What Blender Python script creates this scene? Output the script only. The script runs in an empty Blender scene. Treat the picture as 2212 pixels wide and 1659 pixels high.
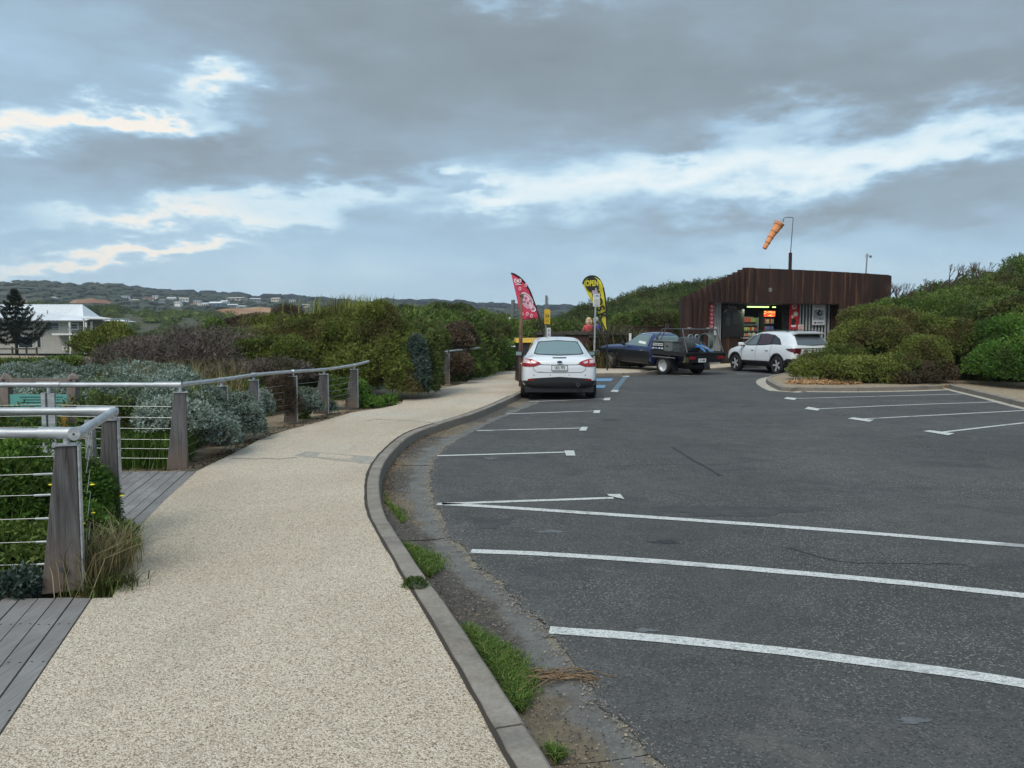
import bpy, bmesh, math, random
import numpy as np
from mathutils import Vector, Matrix
from mathutils.bvhtree import BVHTree
R = math.radians
rng = np.random.default_rng(7)
random.seed(7)
scene = bpy.context.scene
COL = scene.collection

# ------------------------------------------------------------------ camera
PITCH = math.atan(111.5/1662)
cam_d = bpy.data.cameras.new('camera'); cam = bpy.data.objects.new('camera', cam_d); COL.objects.link(cam)
cam.location = (0, 0, 1.6); cam.rotation_euler = (math.pi/2-PITCH, 0, 0)
cam_d.sensor_width = 36; cam_d.lens = 27.05; cam_d.clip_end = 6000; cam_d.clip_start = .05
scene.camera = cam
scene.view_settings.view_transform = 'Standard'; scene.view_settings.look = 'None'
scene.view_settings.exposure = 0.58; scene.view_settings.gamma = 1
scene.view_settings.use_curve_mapping = False
try:
    scene.cycles.use_denoising = True
    scene.cycles.max_bounces = 6
    scene.cycles.transparent_max_bounces = 8
    scene.cycles.volume_bounces = 0
except Exception: pass

# ------------------------------------------------------------------ node helper
class NT:
    def __init__(s, tree): s.t = tree; s.n = tree.nodes; s.l = tree.links
    def node(s, typ, **kw):
        nd = s.n.new(typ)
        for k, v in kw.items(): setattr(nd, k, v)
        return nd
    def put(s, sock, v):
        if v is None: return
        if isinstance(v, bpy.types.NodeSocket): s.l.new(v, sock)
        elif isinstance(v, (tuple, list)) and len(v) == 3 and sock.type == 'RGBA': sock.default_value = (*v, 1)
        else: sock.default_value = v
    def m(s, op, a, b=None, c=None, clamp=False):
        nd = s.node('ShaderNodeMath', operation=op, use_clamp=clamp)
        s.put(nd.inputs[0], a); s.put(nd.inputs[1], b); s.put(nd.inputs[2], c)
        return nd.outputs[0]
    def mix(s, f, a, b, blend='MIX'):
        nd = s.node('ShaderNodeMix', data_type='RGBA', blend_type=blend)
        s.put(nd.inputs[0], f); s.put(nd.inputs[6], a); s.put(nd.inputs[7], b)
        return nd.outputs[2]
    def noise(s, vec, scale, detail=4, rough=.55, dist=0, dim='3D'):
        nd = s.node('ShaderNodeTexNoise', noise_dimensions=dim)
        s.put(nd.inputs['Vector'], vec); s.put(nd.inputs['Scale'], scale)
        nd.inputs['Detail'].default_value = detail; nd.inputs['Roughness'].default_value = rough
        nd.inputs['Distortion'].default_value = dist
        return nd.outputs['Fac']
    def vor(s, vec, scale, feature='F1', out='Distance'):
        nd = s.node('ShaderNodeTexVoronoi', feature=feature); s.put(nd.inputs['Vector'], vec)
        nd.inputs['Scale'].default_value = scale
        return nd.outputs[out]
    def ramp(s, f, stops, interp='LINEAR'):
        nd = s.node('ShaderNodeValToRGB'); cr = nd.color_ramp; cr.interpolation = interp
        while len(cr.elements) < len(stops): cr.elements.new(.5)
        for e, (p, c) in zip(cr.elements, stops):
            e.position = p; e.color = (*c, 1) if not isinstance(c, (int, float)) else (c, c, c, 1)
        s.put(nd.inputs[0], f)
        return nd.outputs[0]
    def smooth(s, x, a, b):
        nd = s.node('ShaderNodeMapRange', interpolation_type='SMOOTHSTEP')
        s.put(nd.inputs[0], x); nd.inputs[1].default_value = a; nd.inputs[2].default_value = b
        nd.inputs[3].default_value = 0; nd.inputs[4].default_value = 1
        return nd.outputs[0]
    def scale(s, vec, sx, sy, sz):
        nd = s.node('ShaderNodeMapping'); s.put(nd.inputs[0], vec); nd.inputs['Scale'].default_value = (sx, sy, sz)
        return nd.outputs[0]

# ------------------------------------------------------------------ world: broken overcast
world = bpy.data.worlds.new('World'); scene.world = world; world.use_nodes = True
SUN_AZ, SUN_EL = R(205), R(48)      # compass style, from behind the photographer's left
def build_world():
    t = NT(world.node_tree); t.n.clear()
    out = t.node('ShaderNodeOutputWorld'); bg = t.node('ShaderNodeBackground'); bg2 = t.node('ShaderNodeBackground')
    sky = t.node('ShaderNodeTexSky', sky_type='NISHITA', sun_disc=False)
    sky.sun_elevation = SUN_EL; sky.sun_rotation = SUN_AZ
    t.l.new(sky.outputs[0], bg.inputs[0]); bg.inputs[1].default_value = .1
    tc = t.node('ShaderNodeTexCoord'); d = tc.outputs['Generated']
    sp = t.node('ShaderNodeSeparateXYZ'); t.l.new(d, sp.inputs[0])
    az = t.m('ARCTAN2', sp.outputs[0], sp.outputs[1]); el = t.m('ARCSINE', sp.outputs[2])
    # warped direction so every cloud edge is wispy
    w1 = t.m('SUBTRACT', t.noise(t.scale(d, 3, 3, 9), 1.6, 5, .55), .5)
    w2 = t.m('SUBTRACT', t.noise(t.scale(d, 4, 4, 11), 2.6, 6, .58), .5)
    azw = t.m('ADD', az, t.m('MULTIPLY', w1, .34)); elw = t.m('ADD', el, t.m('MULTIPLY', w2, .12))
    def gauss(u, v, su, sv, rot, amp, sharp=False):
        a0 = math.atan((u-1106)/1662); e0 = math.atan((718-v)/1662*math.cos(a0))
        sa, se = su/1662, sv/1662; c, s_ = math.cos(R(rot)), math.sin(R(rot))
        da = t.m('SUBTRACT', azw, a0); de = t.m('SUBTRACT', elw, e0)
        p = t.m('DIVIDE', t.m('ADD', t.m('MULTIPLY', da, c), t.m('MULTIPLY', de, s_)), sa)
        q = t.m('DIVIDE', t.m('SUBTRACT', t.m('MULTIPLY', de, c), t.m('MULTIPLY', da, s_)), se)
        r2 = t.m('ADD', t.m('MULTIPLY', p, p), t.m('MULTIPLY', q, q))
        return t.m('MULTIPLY', t.m('EXPONENT', t.m('MULTIPLY', r2, -1)), amp)
    big = t.noise(t.scale(d, 2.0, 2.0, 7.0), 1.25, 6, .52, .2)
    fine = t.noise(t.scale(d, 5, 5, 14), 2.4, 6, .55, .1)
    B = t.m('ADD', t.m('MULTIPLY', t.m('SUBTRACT', big, .5), .62), t.m('MULTIPLY', t.m('SUBTRACT', fine, .5), .22))
    B = t.m('MULTIPLY', B, t.m('ADD', .4, t.m('MULTIPLY', t.smooth(el, .04, .16), .6)))
    # elevation profile: pale haze low down, dark deck above, brighter again overhead
    prof = t.ramp(t.m('DIVIDE', el, math.pi/2, clamp=True), [(0, .66), (.03, .64), (.055, .59), (.09, .48), (.13, .34), (.17, .25), (.23, .22), (.29, .30), (.42, .50), (1, .68)])
    B = t.m('ADD', B, prof)
    for g in [  # u, v, radius u, radius v, tilt, amount : the breaks and the heavier banks
        (1230, 395, 330, 46, 5, .45), (1060, 432, 150, 26, -4, .30), (1750, 470, 160, 26, 6, -.12), (2080, 455, 120, 24, 4, -.10), (1380, 500, 200, 22, 3, -.07), (640, 430, 260, 20, 9, .35), (1600, 375, 260, 56, 6, .42),
        (1950, 330, 260, 46, 7, .40), (1650, 270, 110, 30, -10, .35), (2150, 300, 160, 38, 4, .33),
        (230, 268, 170, 24, 8, .75), (20, 305, 70, 24, 0, .6), (500, 208, 110, 24, 12, .55), (330, 470, 240, 16, 5, .26),
        (560, 475, 120, 16, 10, .25), (330, 540, 130, 14, 3, .5), (120, 560, 160, 14, 8, .38),
        (60, 60, 420, 130, 0, .26), (150, 420, 260, 50, 0, .10), (1400, 560, 500, 40, 0, .06), (1150, 5, 200, 24, 0, .3), (1480, 330, 100, 22, 15, -.28), (960, 400, 110, 14, 8, -.28),
        (1900, 420, 420, 40, 10, -.13), (1100, 150, 900, 100, -3, -.05), (500, 350, 400, 36, 0, -.12), (1900, 190, 500, 60, -4, -.14)]:
        B = t.m('ADD', B, gauss(*g))
    col = t.ramp(B, [(0, (.152, .186, .206)), (.2, (.190, .234, .262)), (.36, (.225, .300, .365)), (.55, (.285, .410, .520)), (.76, (.44, .570, .64)), (1, (.61, .67, .68))])
    # sunset-warm tint on the thickest breaks to the west (left)
    warm = t.m('MULTIPLY', t.smooth(B, .72, 1.0), t.smooth(az, -.22, -.42))
    col = t.mix(warm, col, (.70, .655, .585))
    t.l.new(col, bg2.inputs[0])
    bg2.inputs[1].default_value = 1.0
    ms = t.node('ShaderNodeMixShader'); ms.inputs[0].default_value = .93
    t.l.new(bg.outputs[0], ms.inputs[1]); t.l.new(bg2.outputs[0], ms.inputs[2]); t.l.new(ms.outputs[0], out.inputs[0])
build_world()
sun_d = bpy.data.lights.new('sun', 'SUN'); sun_d.energy = 1.5; sun_d.angle = R(32); sun_d.color = (1, .955, .88)
sun = bpy.data.objects.new('sun', sun_d); COL.objects.link(sun)
sdir = Vector((math.sin(SUN_AZ)*math.cos(SUN_EL), math.cos(SUN_AZ)*math.cos(SUN_EL), math.sin(SUN_EL)))
sun.rotation_euler = sdir.to_track_quat('Z', 'Y').to_euler()

# ------------------------------------------------------------------ survey helpers (photo reading -> metres)
CP, SP = math.cos(PITCH), math.sin(PITCH)
def ray(u, v):
    a, b = (u-1106)/1662, -(v-829.5)/1662
    return Vector((a, CP + b*SP, b*CP - SP))
def G(u, v, z=0.0):
    r = ray(u, v); k = (z-1.6)/r.z
    return Vector((r.x*k, r.y*k, z))
def W(u, v, d):
    r = ray(u, v); k = d/r.y
    return Vector((r.x*k, d, 1.6 + r.z*k))

# ------------------------------------------------------------------ materials
MATS = {}
def new_mat(name):
    m = bpy.data.materials.new(name); m.use_nodes = True; MATS[name] = m
    return m, NT(m.node_tree), m.node_tree.nodes['Principled BSDF']
def mat(name, col, rough=.6, metal=0, var=.12, vscale=6, bump=0, bscale=60, spec=.5, coat=0, emit=None, estr=0, alpha=None):
    if name in MATS: return MATS[name]
    m, t, p = new_mat(name)
    tc = t.node('ShaderNodeTexCoord').outputs['Object']
    if var:
        n = t.noise(tc, vscale, 6, .6)
        t.put(p.inputs['Base Color'], t.mix(t.smooth(n, .3, .7), tuple(c*(1-var) for c in col), tuple(min(1, c*(1+var)) for c in col)))
        t.put(p.inputs['Roughness'], t.m('ADD', t.m('MULTIPLY', n, .15), max(0, rough-.07)))
    else:
        p.inputs['Base Color'].default_value = (*col, 1); p.inputs['Roughness'].default_value = rough
    p.inputs['Metallic'].default_value = metal
    p.inputs['Specular IOR Level'].default_value = spec
    if coat: p.inputs['Coat Weight'].default_value = coat; p.inputs['Coat Roughness'].default_value = .05
    if emit: p.inputs['Emission Color'].default_value = (*emit, 1); p.inputs['Emission Strength'].default_value = estr
    if bump:
        b = t.node('ShaderNodeBump'); b.inputs['Strength'].default_value = bump; b.inputs['Distance'].default_value = .01
        t.put(b.inputs['Height'], t.noise(tc, bscale, 4, .6)); t.l.new(b.outputs[0], p.inputs['Normal'])
    return m
def foliage(name, stops, hue=None, rough=.62, trans=.25, patch=.9, spec=.25):
    """leaf material: colour by per-leaf 'tint' attribute; a second hue in broad natural patches"""
    m, t, p = new_mat(name)
    at = t.node('ShaderNodeAttribute'); at.attribute_name = 'tint'
    n = len(stops)
    col = t.ramp(at.outputs['Fac'], [(i/(n-1), c) for i, c in enumerate(stops)])
    if hue:
        g = t.node('ShaderNodeNewGeometry')
        f = t.smooth(t.noise(g.outputs['Position'], patch, 4, .6), .5, .62)
        col = t.mix(t.m('MULTIPLY', f, .8), col, hue)
    t.put(p.inputs['Base Color'], col); p.inputs['Roughness'].default_value = rough
    p.inputs['Specular IOR Level'].default_value = spec
    out = m.node_tree.nodes['Material Output']
    tr = t.node('ShaderNodeBsdfTranslucent'); t.put(tr.inputs[0], t.mix(.5, col, (.12, .2, .02)))
    ms = t.node('ShaderNodeMixShader'); ms.inputs[0].default_value = trans
    t.l.new(p.outputs[0], ms.inputs[1]); t.l.new(tr.outputs[0], ms.inputs[2]); t.l.new(ms.outputs[0], out.inputs[0])
    return m

# ------------------------------------------------------------------ objects
def tag(o, label=None, cat=None, group=None, kind=None):
    if label: o['label'] = label
    if cat: o['category'] = cat
    if group: o['group'] = group
    if kind: o['kind'] = kind
    return o
def empty(name, loc=(0, 0, 0), rz=0, **kw):
    o = bpy.data.objects.new(name, None); COL.objects.link(o); o.location = loc; o.rotation_euler = (0, 0, rz)
    o.empty_display_size = .2
    return tag(o, **kw)
def link(o, parent=None):
    COL.objects.link(o)
    if parent is not None: o.parent = parent
    return o
def copy_tree(o, parent=None):
    c = o.copy(); link(c, parent)
    for ch in o.children: copy_tree(ch, c)
    return c
class MB:
    def __init__(s): s.v = []; s.f = []
    def add(s, vs, fs):
        n = len(s.v); s.v += [tuple(v) for v in vs]; s.f += [tuple(i+n for i in f) for f in fs]; return s
    def box(s, c, size, rot=None, taper=1.0):
        hx, hy, hz = size[0]/2, size[1]/2, size[2]/2; pts = []
        for z, k in ((-hz, 1), (hz, taper)):
            for x, y in ((-hx, -hy), (hx, -hy), (hx, hy), (-hx, hy)): pts.append(Vector((x*k, y*k, z)))
        if rot is not None: pts = [rot @ p for p in pts]
        return s.add([p+Vector(c) for p in pts], [(3, 2, 1, 0), (4, 5, 6, 7), (0, 1, 5, 4), (1, 2, 6, 5), (2, 3, 7, 6), (3, 0, 4, 7)])
    def tube(s, pts, r, seg=10, caps=True):
        pts = [Vector(p) for p in pts]; n = len(pts); rs = r if isinstance(r, (list, tuple)) else [r]*n
        rings = []; up = None
        for i, p in enumerate(pts):
            tdir = (pts[min(i+1, n-1)]-pts[max(i-1, 0)]).normalized()
            if up is None: up = tdir.orthogonal().normalized()
            a = (up - tdir*up.dot(tdir)).normalized(); b = tdir.cross(a); up = a
            rings.append([p + (a*math.cos(2*math.pi*k/seg)+b*math.sin(2*math.pi*k/seg))*rs[i] for k in range(seg)])
        vs = [q for rg in rings for q in rg]; fs = []
        for i in range(n-1):
            for k in range(seg): fs.append((i*seg+k, i*seg+(k+1) % seg, (i+1)*seg+(k+1) % seg, (i+1)*seg+k))
        if caps: fs.append(tuple(range(seg-1, -1, -1))); fs.append(tuple((n-1)*seg+k for k in range(seg)))
        return s.add(vs, fs)
    def lathe(s, prof, axis='z', c=(0, 0, 0), seg=24, cap=True):
        vs = []; fs = []; n = len(prof); c = Vector(c)
        for r_, h in prof:
            for k in range(seg):
                a = 2*math.pi*k/seg; x, y = r_*math.cos(a), r_*math.sin(a)
                vs.append(c+Vector({'z': (x, y, h), 'x': (h, x, y), 'y': (x, h, y)}[axis]))
        for i in range(n-1):
            for k in range(seg): fs.append((i*seg+k, i*seg+(k+1) % seg, (i+1)*seg+(k+1) % seg, (i+1)*seg+k))
        if cap and prof[0][0] > 1e-5: fs.append(tuple(range(seg-1, -1, -1)))
        if cap and prof[-1][0] > 1e-5: fs.append(tuple((n-1)*seg+k for k in range(seg)))
        return s.add(vs, fs)
    def prism(s, poly, a, b, axis='z'):
        """polygon extruded from a to b along axis"""
        f = {'z': lambda p, h: (p[0], p[1], h), 'y': lambda p, h: (p[0], h, p[1]), 'x': lambda p, h: (h, p[0], p[1])}[axis]
        n = len(poly)
        vs = [f(p, a) for p in poly]+[f(p, b) for p in poly]
        fs = [tuple(range(n-1, -1, -1)), tuple(range(n, 2*n))]+[(i, (i+1) % n, n+(i+1) % n, n+i) for i in range(n)]
        return s.add(vs, fs)
    def build(s, name, m, parent=None, smooth=False, loc=None, bevel=0, auto=False):
        me = bpy.data.meshes.new(name); me.from_pydata(s.v, [], s.f); me.update()
        bm = bmesh.new(); bm.from_mesh(me); bmesh.ops.recalc_face_normals(bm, faces=bm.faces)
        if bevel: bmesh.ops.bevel(bm, geom=[e for e in bm.edges if e.is_manifold and e.calc_face_angle(0) > .6], offset=bevel, segments=2, affect='EDGES', profile=.6)
        bm.to_mesh(me); bm.free()
        if smooth:
            me.polygons.foreach_set('use_smooth', [True]*len(me.polygons))
            if auto:
                try: me.set_sharp_from_angle(angle=R(35))
                except Exception: pass
        o = bpy.data.objects.new(name, me)
        if m: me.materials.append(m)
        if loc: o.location = loc
        return link(o, parent)
def box(name, m, c, size, parent=None, rot=None, bevel=0, taper=1.0): return MB().box(c, size, rot, taper).build(name, m, parent, bevel=bevel)
def tube(name, m, pts, r, parent=None, seg=10): return MB().tube(pts, r, seg).build(name, m, parent, smooth=True, auto=True)
def text(s, size, m, parent, loc, rx=math.pi/2, rz=0, roll=0, name='lettering', align='CENTER', sx=1.0, depth=.0015, bold=0):
    cu = bpy.data.curves.new(name, 'FONT'); cu.body = s; cu.size = size; cu.align_x = align; cu.align_y = 'CENTER'
    cu.extrude = depth; cu.offset = bold; cu.resolution_u = 3; cu.materials.append(m)
    t0 = bpy.data.objects.new(name, cu); COL.objects.link(t0); bpy.context.view_layer.update()
    me = bpy.data.meshes.new_from_object(t0.evaluated_get(bpy.context.evaluated_depsgraph_get())); bpy.data.objects.remove(t0); me.name = name
    if not me.materials: me.materials.append(m)
    o = bpy.data.objects.new(name, me); link(o, parent); o.location = loc; o['kind'] = 'stuff'
    o.rotation_mode = 'XYZ'
    o.rotation_euler = (Matrix.Rotation(rz, 3, 'Z') @ Matrix.Rotation(rx, 3, 'X') @ Matrix.Rotation(roll, 3, 'Z')).to_euler()
    o.scale = (sx, 1, 1)
    return o
def sheet(name, pts, z, m, parent=None, thick=.1, kind='structure'):
    """flat slab from a plan outline"""
    b = MB().prism([(p[0], p[1]) for p in pts], z-thick, z)
    o = b.build(name, m, parent)
    if kind and parent is None: o['kind'] = kind
    return o
def resample(pts, step):
    pts = [Vector(p) for p in pts]; out = [pts[0]]
    for a, b in zip(pts, pts[1:]):
        n = max(1, int(round((b-a).length/step)))
        for i in range(1, n+1): out.append(a.lerp(b, i/n))
    return out
def smoothline(pts, it=2):
    pts = [Vector(p) for p in pts]
    for _ in range(it):
        q = [pts[0]]
        for a, b in zip(pts, pts[1:]): q += [a.lerp(b, .25), a.lerp(b, .75)]
        q.append(pts[-1]); pts = q
    return pts
def offset(pts, d):
    out = []
    for i, p in enumerate(pts):
        t_ = (pts[min(i+1, len(pts)-1)]-pts[max(i-1, 0)]); t_.z = 0; t_.normalize()
        out.append(p+Vector((t_.y, -t_.x, 0))*d)
    return out
def ribbon(name, pts, w, z, m, parent, jitter=0, thick=.003):
    pts = [Vector(p) for p in pts]; L_ = offset(pts, -w/2); R_ = offset(pts, w/2)
    if jitter:
        for q in (L_, R_):
            for p in q: p.x += random.uniform(-jitter, jitter); p.y += random.uniform(-jitter, jitter)
    n = len(pts); b = MB()
    vs = [(p.x, p.y, z) for p in L_]+[(p.x, p.y, z) for p in R_]
    return b.add(vs, [(i, i+1, n+i+1, n+i) for i in range(n-1)]).build(name, m, parent)

# ------------------------------------------------------------------ foliage engine
def wave(p, scale, seed, n=7):
    r = np.random.default_rng(seed); out = np.zeros(len(p))
    for i in range(n):
        k = r.normal(size=3); k /= np.linalg.norm(k); f = scale*(1+1.2*r.random()*i/n*2)
        out += np.sin(p@k*f + r.random()*6.28)/(1+i*.35)
    return out/3
def leaf_mesh(name, P, D, length, width, m, parent=None, tint=None, k=4, spread=.8, sprig=1.6, droop=0.0, seed=0, curl=.2):
    """k leaves on a short twig at each point P growing along D; every leaf is one folded quad"""
    r = np.random.default_rng(seed+11)
    n = len(P)
    if n == 0: return None
    P = np.repeat(P, k, 0); D = np.repeat(D, k, 0)
    tt = np.repeat(r.random(n) if tint is None else tint, k) + r.normal(0, .10, n*k)
    N = n*k
    t_ = np.tile(np.arange(k)/max(1, k), n)
    L = (length*np.repeat(.7+.6*r.random(n), k))*(.75+.5*r.random(N))
    base = P + D*(t_*length*sprig)[:, None]
    rnd = r.normal(size=(N, 3)); rnd /= np.linalg.norm(rnd, axis=1)[:, None]
    ax = D*(1-spread*.5) + rnd*spread; ax[:, 2] -= droop; ax /= np.linalg.norm(ax, axis=1)[:, None]
    side = np.cross(ax, r.normal(size=(N, 3))); side /= np.linalg.norm(side, axis=1)[:, None]
    nor = np.cross(side, ax)
    w = width*(.7+.6*r.random(N))
    mid = base + ax*(L*.5)[:, None] + nor*(L*curl*.4)[:, None]
    tip = base + ax*L[:, None]
    q_ = 3 if length > .068 else 4      # distant leaves are single triangles of the same area
    V = np.empty((N, q_, 3))
    if q_ == 4: V[:, 0] = base; V[:, 1] = mid+side*(w*.5)[:, None]; V[:, 2] = tip; V[:, 3] = mid-side*(w*.5)[:, None]
    else: V[:, 0] = base; V[:, 1] = mid+ax*(L*.1)[:, None]+side*(w*.6)[:, None]; V[:, 2] = tip-side*(w*.4)[:, None]
    me = bpy.data.meshes.new(name)
    me.vertices.add(N*q_); me.vertices.foreach_set('co', V.reshape(-1).astype(np.float32))
    me.loops.add(N*q_); me.loops.foreach_set('vertex_index', np.arange(N*q_, dtype=np.int32))
    me.polygons.add(N); me.polygons.foreach_set('loop_start', np.arange(0, N*q_, q_, dtype=np.int32))
    try: me.polygons.foreach_set('loop_total', np.full(N, q_, dtype=np.int32))
    except Exception: pass
    a = me.attributes.new('tint', 'FLOAT', 'POINT'); a.data.foreach_set('value', np.repeat(np.clip(tt, 0, 1), q_).astype(np.float32))
    me.update(); me.validate()
    me.materials.append(m)
    o = bpy.data.objects.new(name, me)
    return link(o, parent)
NLEAF = [0]; FINE = .72
def lump_points(lumps, larea, cover, seed, ground=None, rough=.16, minz=-.35, k=4, jit=.10, front=False):
    r = np.random.default_rng(seed); PP = []; DD = []; TT = []
    C = np.array([l[:3] for l in lumps], float); RR = np.array([l[3:6] for l in lumps], float)
    for i in range(len(lumps)):
        c, rad = C[i], RR[i]; p_ = 1.6
        area = 4*math.pi*(((rad[0]*rad[1])**p_+(rad[0]*rad[2])**p_+(rad[1]*rad[2])**p_)/3)**(1/p_)
        n = int(area*cover/larea/k)+8
        d = r.normal(size=(n, 3)); d /= np.linalg.norm(d, axis=1)[:, None]
        d = d[d[:, 2] > minz]
        if front: d = d[d[:, 1] < .4]
        amp = 1+rough*wave(d*rad*2.2+c, 2.4, seed+i)+.4*rough*wave(d*rad+c, 8, seed+i+50)+jit*(r.random(len(d))-.75)
        p = c + d*rad*amp[:, None]
        keep = np.ones(len(p), bool)
        near = np.where((np.abs(C-c) < (RR+rad)).all(1))[0]
        for j in near:
            if j != i:
                q = (p-C[j])/RR[j]; keep &= (q*q).sum(1) > (.88 if front else .66)
        if ground is not None: keep &= p[:, 2] > ground
        nrm = d/rad; nrm /= np.linalg.norm(nrm, axis=1)[:, None]
        lt = r.random()*.7-.12
        PP.append(p[keep]); DD.append(nrm[keep]); TT.append((lt+.5*r.random(len(p)))[keep]*.8+.1+.25*np.clip(amp[keep]-1, -.5, .5))
    return np.concatenate(PP), np.concatenate(DD), np.concatenate(TT)
def blobs(name, label, cat, lumps, m, seed=1, amp=.25, sub=2):
    # rounded tree crowns too distant to show leaves: uneven closed lumps, one mesh
    bm = bmesh.new(); bmesh.ops.create_icosphere(bm, subdivisions=sub, radius=1); base = np.array([v.co[:] for v in bm.verts]); F = [[v.index for v in f.verts] for f in bm.faces]; bm.free()
    VV = []; FF = []; n = 0; F = np.array(F); T = []; r = np.random.default_rng(seed)
    for l in lumps:
        c = np.array(l[:3]); R3 = np.array(l[3:6]); k = 1+amp*wave(base*3+c, 1.5, seed)+.10*r.normal(size=len(base))
        VV.append(c+base*R3*k[:, None]); FF.append(F+n); n += len(base); T.append(np.clip(r.random()*.7+r.random(len(base))*.3, 0, 1))
    me = bpy.data.meshes.new(name); me.from_pydata(np.concatenate(VV).tolist(), [], np.concatenate(FF).tolist()); me.materials.append(m)
    a = me.attributes.new('tint', 'FLOAT', 'POINT'); a.data.foreach_set('value', np.concatenate(T).astype(np.float32))
    o = bpy.data.objects.new(name, me); link(o); return tag(o, label, cat, kind='stuff')
def bush_core(name, lumps, m, parent, s=.98, stems=None):
    """woody interior: twiggy dead-leaf mass that stops daylight inside the bush"""
    b = MB(); r = random.Random(5)
    for (cx, cy, cz, rx, ry, rz) in lumps:
        for i in range(9):
            a = r.random()*6.28; e = r.uniform(-.5, 1.4)
            d = Vector((math.cos(a)*math.cos(e)*rx, math.sin(a)*math.cos(e)*ry, math.sin(e)*rz))*s
            mid = d*.5+Vector((r.uniform(-.1, .1)*rx, r.uniform(-.1, .1)*ry, .05))
            b.tube([(cx, cy, cz-rz*.5), (cx+mid.x, cy+mid.y, cz+mid.z), (cx+d.x, cy+d.y, cz+d.z)], [.012+.01*rx, .01+.006*rx, .004], 4, False)
    o = b.build(name, m, parent, smooth=True); o['kind'] = 'stuff'
    return o
def bush(name, label, cat, lumps, m, leaf=(.08, .035), cover=2.6, base=None, group=None, seed=1, rough=.18, stems=True, kind=None,
         ground=.05, k=4, spread=.8, droop=0, sprig=1.6, inner=True, front=None):
    front = (kind == 'stuff') if front is None else front
    leaf = (leaf[0]*FINE, leaf[1]*FINE); base = base or (np.mean([l[0] for l in lumps]), np.mean([l[1] for l in lumps]), ground)
    lo = [(l[0]-base[0], l[1]-base[1], l[2]-base[2], l[3], l[4], l[5]) for l in lumps]
    P, D, T = lump_points(lo, leaf[0]*leaf[1]*.5, cover, seed, ground=.0, rough=rough, k=k, front=front)
    NLEAF[0] += len(P)*k
    if kind == 'stuff':
        lo2 = leaf_mesh(name, P, D, leaf[0], leaf[1], m, None, T, k, spread, sprig, droop, seed); lo2.location = base
        tag(lo2, label, cat, group, 'stuff')
        if inner:
            P2, D2, T2 = lump_points([(l[0], l[1], l[2], l[3]*.78, l[4]*.78, l[5]*.78) for l in lo], leaf[0]*leaf[1]*2, 1.8, seed+3, ground=.0, rough=rough, k=1, front=True)
            lm = leaf_mesh('inner', P2, D2, leaf[0]*2, leaf[1]*2, m, None, T2, 1, 1.2, 0, 0, seed)
            me = lo2.data; bm = bmesh.new(); bm.from_mesh(me); bm.from_mesh(lm.data); bm.to_mesh(me); bm.free()
            bpy.data.objects.remove(lm)
        return lo2
    root = empty(name, base, label=label, cat=cat, group=group)
    leaf_mesh('foliage', P, D, leaf[0], leaf[1], m, root, T, k, spread, sprig, droop, seed)
    if inner:
        P2, D2, T2 = lump_points([(l[0], l[1], l[2], l[3]*.78, l[4]*.78, l[5]*.78) for l in lo], leaf[0]*leaf[1]*2, 2.2, seed+3, ground=.0, rough=rough, k=1)
        leaf_mesh('inner_foliage', P2, D2, leaf[0]*2, leaf[1]*2, m, root, T2, 1, 1.2, 0, 0, seed)
        NLEAF[0] += len(P2)
    if stems: bush_core('branches', lo, MATS['bark'], root)
    return root
def blades(name, P, H, width, m, parent=None, lean=.35, seed=0, tint=None):
    """grass blades: two stacked quads bending over"""
    r = np.random.default_rng(seed); n = len(P); a = r.random(n)*6.28
    H = H*(.6+.7*r.random(n)); ln = lean*H*(.3+1.2*r.random(n))
    d = np.stack([np.cos(a), np.sin(a), np.zeros(n)], 1); s = np.stack([-np.sin(a+.6*r.normal(size=n)), np.cos(a), np.zeros(n)], 1)*(width/2)
    z = np.array([0, 0, 1.])
    p1 = P+d*(ln*.25)[:, None]+z*(H*.55)[:, None]; p2 = P+d*ln[:, None]+z*(H*(1-.25*lean))[:, None]
    V = np.empty((n, 5, 3)); V[:, 0] = P-s; V[:, 1] = P+s; V[:, 2] = p1+s*.8; V[:, 3] = p1-s*.8; V[:, 4] = p2
    idx = np.arange(n)*5
    fs = np.concatenate([np.stack([idx, idx+1, idx+2, idx+3], 1).reshape(-1)]).astype(np.int32)
    tr = np.stack([idx+3, idx+2, idx+4], 1).reshape(-1).astype(np.int32)
    me = bpy.data.meshes.new(name); me.vertices.add(n*5); me.vertices.foreach_set('co', V.reshape(-1).astype(np.float32))
    me.loops.add(n*7); me.loops.foreach_set('vertex_index', np.concatenate([fs, tr]))
    me.polygons.add(n*2); ls = np.concatenate([np.arange(0, n*4, 4), n*4+np.arange(0, n*3, 3)]).astype(np.int32)
    me.polygons.foreach_set('loop_start', ls)
    try: me.polygons.foreach_set('loop_total', np.concatenate([np.full(n, 4), np.full(n, 3)]).astype(np.int32))
    except Exception: pass
    tt = np.clip((r.random(n) if tint is None else tint), 0, 1)
    at = me.attributes.new('tint', 'FLOAT', 'POINT'); at.data.foreach_set('value', np.repeat(tt, 5).astype(np.float32))
    me.update(); me.validate(); me.materials.append(m)
    return link(bpy.data.objects.new(name, me), parent)
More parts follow.
